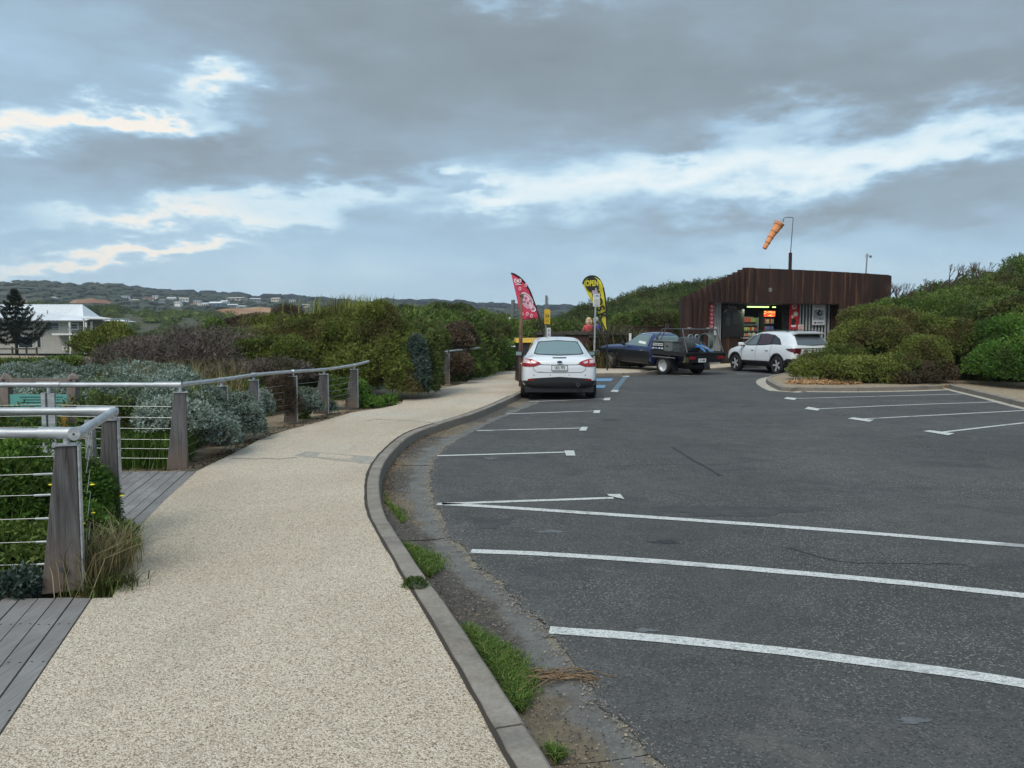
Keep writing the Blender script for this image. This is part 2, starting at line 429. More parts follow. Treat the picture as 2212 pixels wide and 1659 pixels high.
# ------------------------------------------------------------------ surface materials
def ground_mats():
    # asphalt: stone chips, worn patches, faint tyre sheen
    m, t, p = new_mat('asphalt'); g = t.node('ShaderNodeNewGeometry').outputs['Position']
    big = t.noise(g, .35, 6, .6, .4); mid = t.noise(g, 3.2, 6, .65); chip = t.vor(g, 95); chipc = t.vor(g, 95, out='Color')
    base = t.ramp(t.m('ADD', t.m('MULTIPLY', big, .6), t.m('MULTIPLY', mid, .4)), [(.32, (.055, .053, .051)), (.5, (.082, .079, .075)), (.66, (.116, .111, .104))])
    sp = t.node('ShaderNodeSeparateXYZ'); t.l.new(chipc, sp.inputs[0])
    light = t.m('MULTIPLY', t.m('GREATER_THAN', sp.outputs[0], .80), t.m('LESS_THAN', chip, .50))
    dark = t.m('MULTIPLY', t.m('LESS_THAN', sp.outputs[0], .25), t.m('LESS_THAN', chip, .55))
    gp = t.node('ShaderNodeSeparateXYZ'); t.l.new(g, gp.inputs[0])
    near = t.m('ADD', .35, t.m('MULTIPLY', t.smooth(t.noise(g, .6, 4, .6), .4, .62), .65))
    col = t.mix(t.m('MULTIPLY', light, t.m('MULTIPLY', near, .85)), base, (.27, .26, .235))
    col = t.mix(t.m('MULTIPLY', dark, .7), col, (.030, .031, .034))
    grit = t.smooth(t.noise(g, 1.1, 7, .75, .8), .57, .70)     # dusty scuffs
    col = t.mix(t.m('MULTIPLY', grit, .5), col, (.165, .15, .125))
    scuff = t.smooth(t.noise(t.scale(g, 2.2, 9, 1), 1, 6, .7, .6), .60, .70); col = t.mix(t.m('MULTIPLY', scuff, .35), col, (.15, .15, .14))
    wet = t.smooth(t.noise(t.scale(g, .9, 1.6, 1), 1, 4, .6, .8), .56, .68); col = t.mix(t.m('MULTIPLY', wet, .42), col, (.038, .039, .042))
    oil = t.m('MULTIPLY', t.smooth(t.vor(g, .42), .12, .04), t.smooth(mid, .4, .55)); col = t.mix(t.m('MULTIPLY', oil, .7), col, (.025, .025, .027))
    t.put(p.inputs['Base Color'], col); p.inputs['Roughness'].default_value = .82; p.inputs['Specular IOR Level'].default_value = .35
    b = t.node('ShaderNodeBump'); b.inputs['Strength'].default_value = .6; b.inputs['Distance'].default_value = .006
    t.put(b.inputs['Height'], t.m('SUBTRACT', t.m('MULTIPLY', mid, .4), chip)); t.l.new(b.outputs[0], p.inputs['Normal'])
    # exposed aggregate path
    m, t, p = new_mat('aggregate'); g = t.node('ShaderNodeNewGeometry').outputs['Position']
    v = t.vor(g, 150); vc = t.vor(g, 150, out='Color'); sp = t.node('ShaderNodeSeparateXYZ'); t.l.new(vc, sp.inputs[0])
    stone = t.ramp(sp.outputs[0], [(0, (.26, .18, .115)), (.10, (.46, .35, .24)), (.35, (.72, .585, .435)), (.7, (.81, .675, .515)), (1, (.90, .80, .65))])
    gap = t.m('MULTIPLY', t.smooth(v, .50, .75), .34)
    crumb = t.smooth(t.noise(t.scale(g, 105, 150, 80), 1.0, 2, .6, .8), .585, .66)
    col = t.mix(gap, stone, (.23, .19, .135))
    col = t.mix(t.m('MULTIPLY', crumb, .46), col, (.19, .15, .11))
    big = t.noise(g, .5, 5, .6, .3); col = t.mix(t.m('MULTIPLY', t.smooth(big, .35, .7), .30), col, (.50, .43, .33), 'MULTIPLY')
    col = t.mix(t.m('MULTIPLY', t.smooth(t.noise(g, .28, 4, .5), .5, .68), .35), col, (.60, .61, .60))
    tr = t.smooth(t.noise(t.scale(g, 1.6, .5, 1), 1, 5, .6, .5), .50, .66); col = t.mix(t.m('MULTIPLY', tr, .22), col, (.40, .34, .26))
    sp2 = t.smooth(t.vor(g, 1.7), .06, .03); col = t.mix(t.m('MULTIPLY', sp2, t.m('MULTIPLY', t.smooth(t.noise(g, 1.1, 2), .5, .55), .45)), col, (.13, .11, .09))
    t.put(p.inputs['Base Color'], col); p.inputs['Roughness'].default_value = .85
    b = t.node('ShaderNodeBump'); b.inputs['Strength'].default_value = .7; b.inputs['Distance'].default_value = .008
    t.put(b.inputs['Height'], t.m('SUBTRACT', 0, t.m('ADD', v, crumb))); t.l.new(b.outputs[0], p.inputs['Normal'])
    # kerb concrete
    m, t, p = new_mat('kerb_concrete'); g = t.node('ShaderNodeNewGeometry'); gpos = g.outputs['Position']
    n = t.noise(gpos, 4, 7, .65); n2 = t.noise(gpos, 46, 5, .7)
    col = t.ramp(t.m('ADD', t.m('MULTIPLY', n, .6), t.m('MULTIPLY', n2, .4)), [(.3, (.16, .132, .105)), (.5, (.265, .228, .188)), (.68, (.36, .32, .272))])
    col = t.mix(t.m('MULTIPLY', t.smooth(t.noise(gpos, 1.8, 5, .7), .52, .72), .55), col, (.10, .095, .08))
    nz = t.node('ShaderNodeSeparateXYZ'); t.l.new(g.outputs['True Normal'], nz.inputs[0])
    side = t.m('SUBTRACT', 1, t.smooth(nz.outputs[2], .3, .8))        # upright kerb faces take a blotchy darker brown
    col = t.mix(t.m('MULTIPLY', side, t.m('ADD', .25, t.m('MULTIPLY', t.smooth(n, .3, .6), .4))), col, (.09, .075, .06))
    t.put(p.inputs['Base Color'], col); p.inputs['Roughness'].default_value = .9
    b = t.node('ShaderNodeBump'); b.inputs['Strength'].default_value = .5; b.inputs['Distance'].default_value = .008
    t.put(b.inputs['Height'], n2); t.l.new(b.outputs[0], p.inputs['Normal'])
    # gutter: concrete apron buried in silt next to the kerb (uses 'across': 0 at the kerb, 1 at the asphalt)
    m, t, p = new_mat('gutter_concrete'); gpos = t.node('ShaderNodeNewGeometry').outputs['Position']
    at = t.node('ShaderNodeAttribute'); at.attribute_name = 'across'; ac = at.outputs['Fac']
    n = t.noise(gpos, 5, 7, .65); n2 = t.noise(gpos, 60, 5, .7); lo = t.noise(gpos, 1.3, 5, .6, .3)
    conc = t.ramp(t.m('ADD', t.m('MULTIPLY', n, .5), t.m('MULTIPLY', n2, .5)), [(.3, (.105, .10, .09)), (.5, (.165, .158, .145)), (.7, (.24, .23, .205))])
    chips = t.smooth(t.vor(gpos, 55), .12, .3)
    silt = t.ramp(t.noise(gpos, 22, 6, .8), [(.3, (.032, .027, .022)), (.5, (.085, .072, .058)), (.6, (.13, .112, .09)), (.75, (.22, .19, .15))])
    silt = t.mix(t.m('MULTIPLY', t.m('SUBTRACT', 1, chips), .5), silt, (.26, .24, .2))
    sandy = t.smooth(t.noise(gpos, .55, 3, .5), .48, .60)
    silt = t.mix(t.m('MULTIPLY', sandy, .45), silt, (.34, .25, .15))
    e = t.m('ADD', ac, t.m('MULTIPLY', t.m('SUBTRACT', lo, .5), 1.1)); e = t.m('ADD', e, t.m('MULTIPLY', t.m('SUBTRACT', n, .5), .45))
    col = t.mix(t.smooth(e, .46, .68), silt, conc); col = t.mix(t.m('MULTIPLY', t.smooth(t.noise(gpos, 9, 7, .75), .50, .64), .5), col, (.075, .068, .058))
    rim = t.m('MULTIPLY', t.smooth(t.m('ADD', ac, t.m('MULTIPLY', t.m('SUBTRACT', n, .5), .5)), .86, .97), t.smooth(lo, .4, .55))
    col = t.mix(t.m('MULTIPLY', rim, .7), col, (.30, .25, .16))
    t.put(p.inputs['Base Color'], col); p.inputs['Roughness'].default_value = .92
    b = t.node('ShaderNodeBump'); b.inputs['Strength'].default_value = .8; b.inputs['Distance'].default_value = .012
    t.put(b.inputs['Height'], t.m('ADD', n2, t.m('MULTIPLY', n, .7))); t.l.new(b.outputs[0], p.inputs['Normal'])
    # sand verge with litter
    m, t, p = new_mat('sand'); gpos = t.node('ShaderNodeNewGeometry').outputs['Position']
    col = t.ramp(t.noise(gpos, 9, 7, .7), [(.3, (.17, .12, .075)), (.5, (.36, .275, .18)), (.7, (.48, .385, .265))])
    lit = t.smooth(t.noise(t.scale(gpos, 40, 40, 10), 1, 6, .8, 1), .55, .63)
    col = t.mix(lit, col, (.085, .055, .035)); t.put(p.inputs['Base Color'], col); p.inputs['Roughness'].default_value = .95
    b = t.node('ShaderNodeBump'); b.inputs['Strength'].default_value = .8; b.inputs['Distance'].default_value = .02
    t.put(b.inputs['Height'], t.noise(gpos, 30, 6, .7)); t.l.new(b.outputs[0], p.inputs['Normal'])
    # scrubby earth under and beyond the vegetation
    m, t, p = new_mat('scrub_ground'); gpos = t.node('ShaderNodeNewGeometry').outputs['Position']
    col = t.ramp(t.noise(gpos, .12, 9, .7), [(.3, (.022, .032, .014)), (.45, (.038, .052, .022)), (.55, (.055, .062, .03)), (.68, (.085, .07, .045))])
    col = t.mix(t.m('MULTIPLY', t.smooth(t.noise(gpos, .011, 6, .65), .42, .6), .7), col, (.085, .085, .045))
    t.put(p.inputs['Base Color'], col); p.inputs['Roughness'].default_value = .95
    # decking boards: silver-grey hardwood
    m, t, p = new_mat('weathered_deck'); tc = t.node('ShaderNodeTexCoord').outputs['Object']; oi = t.node('ShaderNodeObjectInfo').outputs['Random']
    cb = t.node('ShaderNodeCombineXYZ'); t.put(cb.inputs[2], t.m('MULTIPLY', oi, 40)); va = t.node('ShaderNodeVectorMath', operation='ADD')
    t.l.new(tc, va.inputs[0]); t.l.new(cb.outputs[0], va.inputs[1])
    gr = t.noise(t.scale(va.outputs[0], 130, 3.5, 30), 1, 5, .65); pt = t.noise(va.outputs[0], 2.2, 4, .6)
    col = t.ramp(t.m('ADD', t.m('MULTIPLY', gr, .55), t.m('MULTIPLY', pt, .45)), [(.32, (.145, .13, .12)), (.5, (.225, .21, .20)), (.66, (.32, .31, .30))])
    col = t.mix(t.m('MULTIPLY', t.m('SUBTRACT', oi, .5), .5, clamp=True), col, (.16, .14, .125))
    t.put(p.inputs['Base Color'], col); p.inputs['Roughness'].default_value = .8
    b = t.node('ShaderNodeBump'); b.inputs['Strength'].default_value = .35; b.inputs['Distance'].default_value = .003
    t.put(b.inputs['Height'], gr); t.l.new(b.outputs[0], p.inputs['Normal'])
    # fence post timber, grain along z; a brown wet foot
    m, t, p = new_mat('weathered_post'); tc = t.node('ShaderNodeTexCoord').outputs['Object']; oi = t.node('ShaderNodeObjectInfo').outputs['Random']
    cb = t.node('ShaderNodeCombineXYZ'); t.put(cb.inputs[1], t.m('MULTIPLY', oi, 9)); va = t.node('ShaderNodeVectorMath', operation='ADD')
    t.l.new(tc, va.inputs[0]); t.l.new(cb.outputs[0], va.inputs[1])
    gr = t.noise(t.scale(va.outputs[0], 60, 60, 3.0), 1, 6, .7, .5); pt = t.noise(t.scale(va.outputs[0], 5, 5, 1.5), 1, 4, .6)
    col = t.ramp(t.m('ADD', t.m('MULTIPLY', gr, .6), t.m('MULTIPLY', pt, .4)), [(.34, (.040, .035, .034)), (.47, (.082, .076, .075)), (.57, (.128, .122, .122)), (.70, (.21, .20, .20))])
    sz = t.node('ShaderNodeSeparateXYZ'); t.l.new(tc, sz.inputs[0])
    foot = t.m('SUBTRACT', 1, t.smooth(t.m('ADD', sz.outputs[2], t.m('MULTIPLY', t.m('SUBTRACT', pt, .5), .6)), .05, .42))
    col = t.mix(t.m('MULTIPLY', foot, .55), col, (.19, .125, .085))
    crack = t.smooth(t.noise(t.scale(va.outputs[0], 30, 30, 1.1), 1, 3, .5, 1.2), .655, .70)
    col = t.mix(t.m('MULTIPLY', crack, .8), col, (.03, .022, .018))
    t.put(p.inputs['Base Color'], col); p.inputs['Roughness'].default_value = .85
    b = t.node('ShaderNodeBump'); b.inputs['Strength'].default_value = .5; b.inputs['Distance'].default_value = .006
    t.put(b.inputs['Height'], t.m('SUBTRACT', gr, crack)); t.l.new(b.outputs[0], p.inputs['Normal'])
    # galvanised steel
    m, t, p = new_mat('galvanised'); tc = t.node('ShaderNodeTexCoord').outputs['Object']
    n = t.noise(t.scale(tc, 6, 6, 40), 1, 5, .6); col = t.ramp(n, [(.35, (.36, .375, .385)), (.6, (.53, .55, .56))])
    t.put(p.inputs['Base Color'], col); p.inputs['Metallic'].default_value = .55; t.put(p.inputs['Roughness'], t.m('ADD', .36, t.m('MULTIPLY', n, .25)))
    # road paint, cracked and thinned by traffic
    for nm, c, wear in (('road_paint', (.70, .70, .66), .54), ('blue_paint', (.16, .36, .58), .56), ('worn_blue_paint', (.13, .22, .28), .5)):
        m, t, p = new_mat(nm); gpos = t.node('ShaderNodeNewGeometry').outputs['Position']
        f = t.smooth(t.noise(t.scale(gpos, 28, 60, 10), 1, 6, .75, .4), wear-.02, wear+.07)
        f = t.m('MAXIMUM', f, t.m('MULTIPLY', t.smooth(t.noise(gpos, 1.7, 6, .75, .5), .55, .64), .8)); f2 = t.smooth(t.vor(gpos, 95), .42, .7)
        t.put(p.inputs['Base Color'], t.mix(t.m('MULTIPLY', t.m('MAXIMUM', f, t.m('MULTIPLY', f2, .5)), .75), c, (.10, .10, .105))); p.inputs['Roughness'].default_value = .75
ground_mats()
BARK = mat('bark', (.085, .06, .042), .9, var=.3, vscale=20)
GALV = MATS['galvanised']; STONE = MATS['kerb_concrete']

# ------------------------------------------------------------------ terrain sheet to the horizon
def hsin(x, y, s, seed):
    r = np.random.default_rng(seed); o = 0
    for i in range(6):
        a = r.random()*6.28; f = s*(1+i*.8); o = o+np.sin((x*math.cos(a)+y*math.sin(a))*f+r.random()*6.28)/(1+i*.9)
    return o/2.2
def ss(x, a, b): q = np.clip((x-a)/(b-a), 0, 1); return q*q*(3-2*q)
RIDGE_U = [-2600, -900, -300, 0, 60, 130, 260, 330, 450, 560, 640, 700, 800, 870, 1000, 1120, 1240, 1500, 2300, 4000]
RIDGE_V = [700, 672, 646, 640, 634, 633, 634, 642, 646, 650, 652, 658, 661, 660, 664, 670, 676, 690, 700, 712]
def terrain_z(x, y):
    x = np.asarray(x, float); y = np.asarray(y, float); r = np.hypot(x, y)
    z = np.full_like(x, -.06)
    az = np.arctan2(x, y)
    u = 1106+1662*np.tan(np.clip(az, -1.3, 1.3)); v = np.interp(u, RIDGE_U, RIDGE_V); front = ss(y, 20, 60)
    crest = 1.6+(718-v)/1662*1250*np.cos(0)
    z = z + front*ss(r, 420, 1250)*(crest)*(1+.05*hsin(x, y, .008, 4))
    # scrubby middle hills on the left
    for (cx, cy, sx, sy, h) in [(-205, 300, 75, 55, 8.5), (-125, 285, 60, 45, 5), (-330, 330, 90, 80, 9), (-150, 420, 120, 60, 7.5), (-40, 330, 70, 60, 2.5)]:
        z = z+h*np.exp(-((x-cx)/sx)**2-((y-cy)/sy)**2)*(1+.10*hsin(x, y, .05, 9))
    z = z-1.6*ss(-x, 14, 40)*ss(y, 30, 60)*(1-ss(r, 150, 260))
    # right hand dune
    z = z+2.6*ss(x-(.10*(y-20)), 14.5, 24)*ss(y, 8, 24)*(1-.6*ss(r, 60, 140))
    # dune behind the kiosk and the low hill behind the flags
    z = z+2.6*np.exp(-((x-24)/19)**2-((y-84)/18)**2)+1.6*np.exp(-((x-10)/9)**2-((y-62)/9)**2)
    # dunes on the seaward left
    z = z+1.1*np.exp(-((x+8.0)/3.2)**2-((y-22.5)/4.6)**2)+.5*np.exp(-((x+11)/4)**2-((y-24)/5)**2)+.6*np.exp(-((x+4)/7)**2-((y-52)/9)**2)
    z = z+.06*hsin(x, y, .5, 2)*ss(r, 8, 30)*(1-((x > -2) & (x < 15.5) & (y < 40)))
    return z
def build_terrain():
    na = 420; radii = np.concatenate([np.linspace(.5, 14, 14)[:-1], np.geomspace(14, 70, 70)[:-1], np.geomspace(70, 520, 70)[:-1], np.geomspace(520, 1680, 46)])
    ang = np.linspace(0, 2*np.pi, na, endpoint=False)
    A, RR = np.meshgrid(ang, radii); X = RR*np.sin(A); Y = RR*np.cos(A); Z = terrain_z(X, Y)
    V = np.stack([X, Y, Z], -1).reshape(-1, 3); nr = len(radii)
    fs = []
    for i in range(nr-1):
        a = i*na; b = a+na
        for k in range(na): k2 = (k+1) % na; fs.append((a+k, b+k, b+k2, a+k2))
    V = np.concatenate([V, [[0, 0, -.06]]]); c = len(V)-1
    for k in range(na): fs.append((c, k, (k+1) % na))
    me = bpy.data.meshes.new('ground'); me.from_pydata(V.tolist(), [], fs); me.polygons.foreach_set('use_smooth', [True]*len(fs)); me.update()
    me.materials.append(MATS['scrub_ground'])
    # flip if needed
    o = bpy.data.objects.new('ground', me); link(o); tag(o, kind='structure'); me.flip_normals() if me.polygons[0].normal.z < 0 else None
build_terrain()

# ------------------------------------------------------------------ kerb line, gutter, road, path
ZP = .12
kb = [G(u, v, ZP) for u, v in [(1240, 1860), (1180, 1765), (1115, 1659), (1065, 1567), (1000, 1452), (952, 1368), (905, 1290), (879, 1253), (844, 1193), (814, 1142), (798, 1112), (791, 1073), (793, 1027), (809, 994), (835, 966), (865, 941), (898, 926), (949, 911), (1010, 893), (1064, 872), (1129, 842)]]
kb = [Vector((kb[0].x+.35, kb[0].y-1.3, ZP)), *kb]
kb = [Vector((kb[0].x+1.0, -4, ZP)), *kb, Vector((.45, 22, ZP)), Vector((.62, 25, ZP)), Vector((.78, 27.4, ZP))]
KB = resample(smoothline(kb, 2), .12)
for p in KB: p.z = ZP
KF = offset(KB, .13)     # road-side top edge of the kerb
ae = [(1436, 1659), (1359, 1581), (1303, 1528), (1278, 1473), (1234, 1423), (1178, 1346), (1103, 1288), (1076, 1253), (1034, 1219), (999, 1180), (966, 1152), (962, 1126), (935, 1078), (928, 1027), (939, 992), (967, 962), (1027, 929), (1074, 906)]
AE = [G(u, v, .01) for u, v in ae]
AE = [Vector((2.6, -4, .01)), Vector((1.45, 1.0, .01)), *AE, Vector((.60, 17.4, .01)), Vector((.95, 21.5, .01)), Vector((1.1, 25, .01)), Vector((1.2, 27.5, .01))]
AE = resample(AE, .06)
r_ = random.Random(3)
AE = [p+Vector((r_.gauss(0, .010)+.010*math.sin(p.y*7)+.006*math.sin(p.y*17), r_.gauss(0, .006), 0)) for p in AE]
# asphalt slab
sheet('road', [(p.x, p.y) for p in AE]+[(1.25, 29.4), (3.8, 29.4), (5.2, 28.6), (6.6, 29.6), (9.5, 34.0), (13, 36.2), (22, 37), (60, 37), (60, -4)], .010, MATS['asphalt'], thick=.05)
road = bpy.data.objects['road']
# footpath: left boundary read along the boards, verge and shrubs
pe = [(0, 1590), (100, 1440), (200, 1292), (243, 1291), (262, 1235), (297, 1180), (292, 1146), (355, 1082), (425, 1018), (470, 996), (520, 972), (560, 950), (620, 929), (700, 909), (760, 891), (830, 881), (868, 872), (872, 862), (930, 857), (962, 838), (1000, 829), (1030, 812), (1062, 806)]
PE = [Vector((-1.0, -4, ZP)), Vector((-1.35, 1.4, ZP))]+[G(u, v, ZP) for u, v in pe]
PE_ALL = PE+[Vector((-.9, 29.3, ZP)), Vector((-.1, 30.2, ZP)), Vector((.3, 33.4, ZP))]
plaza = [(-.1, 33.6), (4, 36), (7.4, 37), (13, 40.4), (17, 41.2), (22, 41), (22, 38.2), (17, 37.6), (13.2, 36.7), (10.9, 35.2), (9.3, 33.2), (8.2, 31.9), (6.35, 31.2), (4.9, 29.9), (4.9, 28.9), (4.0, 28.05), (1.2, 27.9), (.9, 27.6)]
sheet('footpath', [(p.x, p.y) for p in PE_ALL]+plaza+[(p.x-.004, p.y) for p in reversed(KB)], ZP, MATS['aggregate'], thick=.16)
# sandy verge under the shrubs, left of the path
vg = [(p.x+.30, p.y) for p in PE_ALL]
sheet('sandy_verge', vg+[(.3, 40), (-60, 60), (-60, -4), (-3, -4)], .075, MATS['sand'], thick=.1)

# kerb stones between the joints
kerb = empty('kerb', (0, 0, 0)); kerb['kind'] = 'structure'
def kerb_run(KB, width, stone_len, parent, z=ZP, zb=-.03, lean=.03, seedn=1, round_=.018, offs=0.0):
    rr = random.Random(seedn); back = KB; n = len(back); i = 0; acc = 0; start = 0; segs = []
    L = rr.uniform(.9, 1.1)*stone_len
    for i in range(1, n):
        acc += (back[i]-back[i-1]).length
        if acc > L or i == n-1: segs.append((start, i)); start = i; acc = 0; L = rr.uniform(.85, 1.15)*stone_len
    for (a, b) in segs:
        pts = back[a:b+1]
        if len(pts) < 2: continue
        pts = [Vector(p) for p in pts]; d0 = (pts[1]-pts[0]).normalized()*.006; pts[0] = pts[0]+d0*.6; pts[-1] = pts[-1]-(pts[-1]-pts[-2]).normalized()*.0035
        dz = rr.uniform(-.004, .006)
        prof = [(0, zb), (0, z-.006+dz), (.008, z+.002+dz), (width-round_, z+.002+dz), (width-round_*.3, z-round_*.4+dz), (width, z-round_*1.2+dz), (width+lean, zb)]
        rows = [offset(pts, q[0]+offs) for q in prof]; vs = []; fs = []; m_ = len(pts); k_ = len(prof)
        for j in range(m_):
            for q in range(k_): vs.append((rows[q][j].x, rows[q][j].y, prof[q][1]+.0025*math.sin(j*1.7+a)))
        for j in range(m_-1):
            for q in range(k_-1): fs.append((j*k_+q, j*k_+q+1, (j+1)*k_+q+1, (j+1)*k_+q))
            fs.append((j*k_+k_-1, j*k_, (j+1)*k_, (j+1)*k_+k_-1))
        fs.append(tuple(range(k_))); fs.append(tuple((m_-1)*k_+q for q in reversed(range(k_))))
        MB().add(vs, fs).build('kerb_stone', STONE, parent)
kerb_run(KB, .125, 1.35, kerb)
# end kerb in front of the bay, round nose beside the ute
kerb_run(resample([Vector((.80, 27.42, ZP)), Vector((1.15, 27.9, ZP)), Vector((4.0, 28.02, ZP))], .2), .13, 1.4, kerb, seedn=4)
kerb_run(resample(smoothline([Vector((4.02, 28.04, ZP)), Vector((4.9, 28.6, ZP)), Vector((5.2, 29.4, ZP)), Vector((6.3, 30.9, ZP)), Vector((8.2, 31.8, ZP)), Vector((9.3, 33.1, ZP)), Vector((10.9, 35.1, ZP)), Vector((13.2, 36.6, ZP)), Vector((17, 37.5, ZP)), Vector((22, 38.1, ZP))]), .25), .12, 1.5, kerb, seedn=5)
# gutter slabs
def gutter():
    root = empty('gutter', (0, 0, 0)); root['kind'] = 'structure'
    from mathutils.kdtree import KDTree
    n = 0; step = 10; K = KF
    aeT = [p for p in AE]
    def nearest(p, last):
        best = min(aeT, key=lambda q: (q-p).length_squared); return best
    outer = []
    for p in K[::2]: outer.append(nearest(Vector((p.x, p.y, .01)), None))
    inner = K[::2]
    # smooth outer a little so slabs run under the asphalt edge
    m = len(inner); i = 0; rr = random.Random(8)
    while i < m-1:
        j = min(m-1, i+rr.choice([5, 6, 7, 8])); vs = []; fs = []; att = []; na = 9
        zt = rr.uniform(-.003, .004)
        for a in range(i, j+1):
            P = inner[a]; Q = outer[a]; e = (inner[min(a+1, m-1)]-inner[max(a-1, 0)]).normalized()*.0022
            sh = e if a == i else (-e if a == j else e*0)
            for k in range(na):
                f = k/(na-1); X = P.lerp(Vector((Q.x, Q.y, P.z)), f*1.06)+sh
                vs.append((X.x, X.y, .002+zt-.02*math.sin(f*3.14)*.5)); att.append(f)
        for a in range(j-i):
            for k in range(na-1): fs.append((a*na+k, a*na+k+1, (a+1)*na+k+1, (a+1)*na+k))
        o = MB().add(vs, fs).build('gutter_slab', MATS['gutter_concrete'], root)
        at = o.data.attributes.new('across', 'FLOAT', 'POINT'); at.data.foreach_set('value', att)
        for poly in o.data.polygons: poly.use_smooth = True
        if o.data.polygons[0].normal.z < 0: o.data.flip_normals()
        i = j
gutter()
silt_bed = sheet('silt_bed', [(p.x-.02, p.y) for p in KF]+[(p.x+.15, p.y) for p in reversed(AE)], -.022, MATS['sand'], thick=.02)

# painted bay lines (parts of the road)
PAINT, BLUE, WBLUE = MATS['road_paint'], MATS['blue_paint'], MATS['worn_blue_paint']
def line(pts, w=.08, m=PAINT, z=.014, name='bay_line'):
    P = resample(smoothline([G(u, v, .01) for u, v in pts], 1), .15); return ribbon(name, P, w, z, m, road, jitter=.0035)
def quad(pts, m=PAINT, z=.0185, name='bay_marker'):
    vs = [G(u, v, z) for u, v in pts]; o = MB().add(vs, [(0, 1, 2, 3)]).build(name, m, road)
    if o.data.polygons[0].normal.z < 0: o.data.flip_normals()
    return o
line([(1143, 868), (1306, 861.5)]); quad([(1303, 864.5), (1306, 859), (1319, 859), (1317, 864.5)])
line([(1095, 894.5), (1283, 888)]); quad([(1281, 892), (1284, 886), (1297, 886), (1295, 892)])
line([(1030, 930.5), (1255, 925)]); quad([(1251, 930), (1256, 922), (1270, 922), (1266, 930)])
line([(944, 985), (1225, 977)]); quad([(1223, 984), (1219, 973), (1240, 973), (1243, 984)])
line([(955, 1089), (1325, 1076)]); quad([(1316, 1071), (1311, 1067), (1340, 1067), (1349, 1078)])
line([(944, 1089), (1000, 1091), (1200, 1104), (1600, 1131), (1900, 1154), (2212, 1180), (2600, 1212)], .10)
line([(1018, 1191), (1200, 1198), (1500, 1219), (1900, 1254), (2212, 1287), (2700, 1345)], .10)
line([(1188, 1362), (1400, 1377), (1700, 1408), (2000, 1446), (2212, 1477), (2700, 1560)], .10)
line([(1712, 861), (1850, 857.5), (2092, 851)]); quad([(1693, 861), (1700, 857.5), (1722, 860), (1716, 864)])
line([(1755, 884), (1950, 875), (2196, 867)]); quad([(1738, 883), (1746, 878.5), (1772, 883), (1766, 887)])
line([(1850, 906), (2212, 887), (2500, 872)]); quad([(1831, 904), (1843, 901.5), (1888, 907), (1878, 911)])
line([(2035, 934), (2212, 913.5), (2500, 885)]); quad([(1994, 931), (2008, 929), (2062, 936), (2048, 940)])
line([(1352, 813), (1326, 845)], .16, WBLUE); quad([(1318, 846), (1324, 842), (1338, 843), (1333, 847)]); quad([(1343, 813), (1347, 810), (1361, 811), (1358, 814)])
quad([(1285, 823), (1285, 817.5), (1325, 817.5), (1320, 823)], BLUE, name='disabled_bay_marking'); quad([(1285, 838), (1285, 832), (1309, 832), (1305, 838)], BLUE, name='disabled_bay_marking')
line([(1590, 807.5), (1770, 811)], .09); line([(1470, 811), (1500, 812)], .09)
# skid mark and an old crack sealed with bitumen
mat('tyre_rubber_mark', (.028, .028, .03), .7, var=.3, vscale=30)
mat('bitumen_patch', (.055, .054, .052), .75, var=.25, vscale=6)
ribbon('skid_mark', resample([G(1452, 966, .01), G(1475, 980, .01), G(1500, 996, .01), G(1530, 1012, .01), G(1556, 1028, .01)], .12), .035, .0135, MATS['tyre_rubber_mark'], road, jitter=.012)
def crack(pts, seed, w=.012):
    r = random.Random(seed); P = resample([G(u, v, .01) for u, v in pts], .10); ph = r.random()*6
    for i, p in enumerate(P): p.x += r.gauss(0, .012)+.05*math.sin(i*.5+ph); p.y += r.gauss(0, .012)+.04*math.sin(i*.37+ph)
    ribbon('crack', P, w, .0128, MATS['tyre_rubber_mark'], road, jitter=.004)
crack([(1300, 1010), (1420, 1002), (1560, 1004), (1700, 990)], 4); crack([(1700, 1180), (1850, 1215), (2100, 1225)], 5); crack([(1390, 850), (1600, 846), (1900, 846)], 6, .02)
def blob(name, u, v, ru, rv, m, z=.0125, seed=0, parent=None):
    rr = random.Random(seed); n = 30; vs = []
    for i in range(n):
        a = 6.283*i/n; k = 1+.22*math.sin(3*a+seed)+.15*math.sin(7*a+2*seed)+rr.uniform(-.08, .08)
        vs.append(G(u+ru*k*math.cos(a), v+rv*k*math.sin(a), z))
    o = MB().add(vs, [tuple(range(n))]).build(name, m, parent)
    if o.data.polygons[0].normal.z < 0: o.data.flip_normals()
    return o
mat('grey_patch', (.12, .125, .125), .6, var=.3, vscale=9)
for i, (u, v, a, b) in enumerate([(1190, 1148, 32, 3), (1395, 1361, 28, 4), (1975, 1556, 34, 7), (1060, 990, 14, 2)]): blob('repair_patch', u, v, a, b, MATS['grey_patch'], seed=i, parent=road)
blob('bitumen_patch', 1590, 1103, 170, 11, MATS['bitumen_patch'], .0118, 3, road); blob('bitumen_patch', 1435, 1170, 30, 4, MATS['tyre_rubber_mark'], .0122, 5, road)
blob('bitumen_patch', 1060, 1128, 42, 12, MATS['bitumen_patch'], .0119, 9, road)
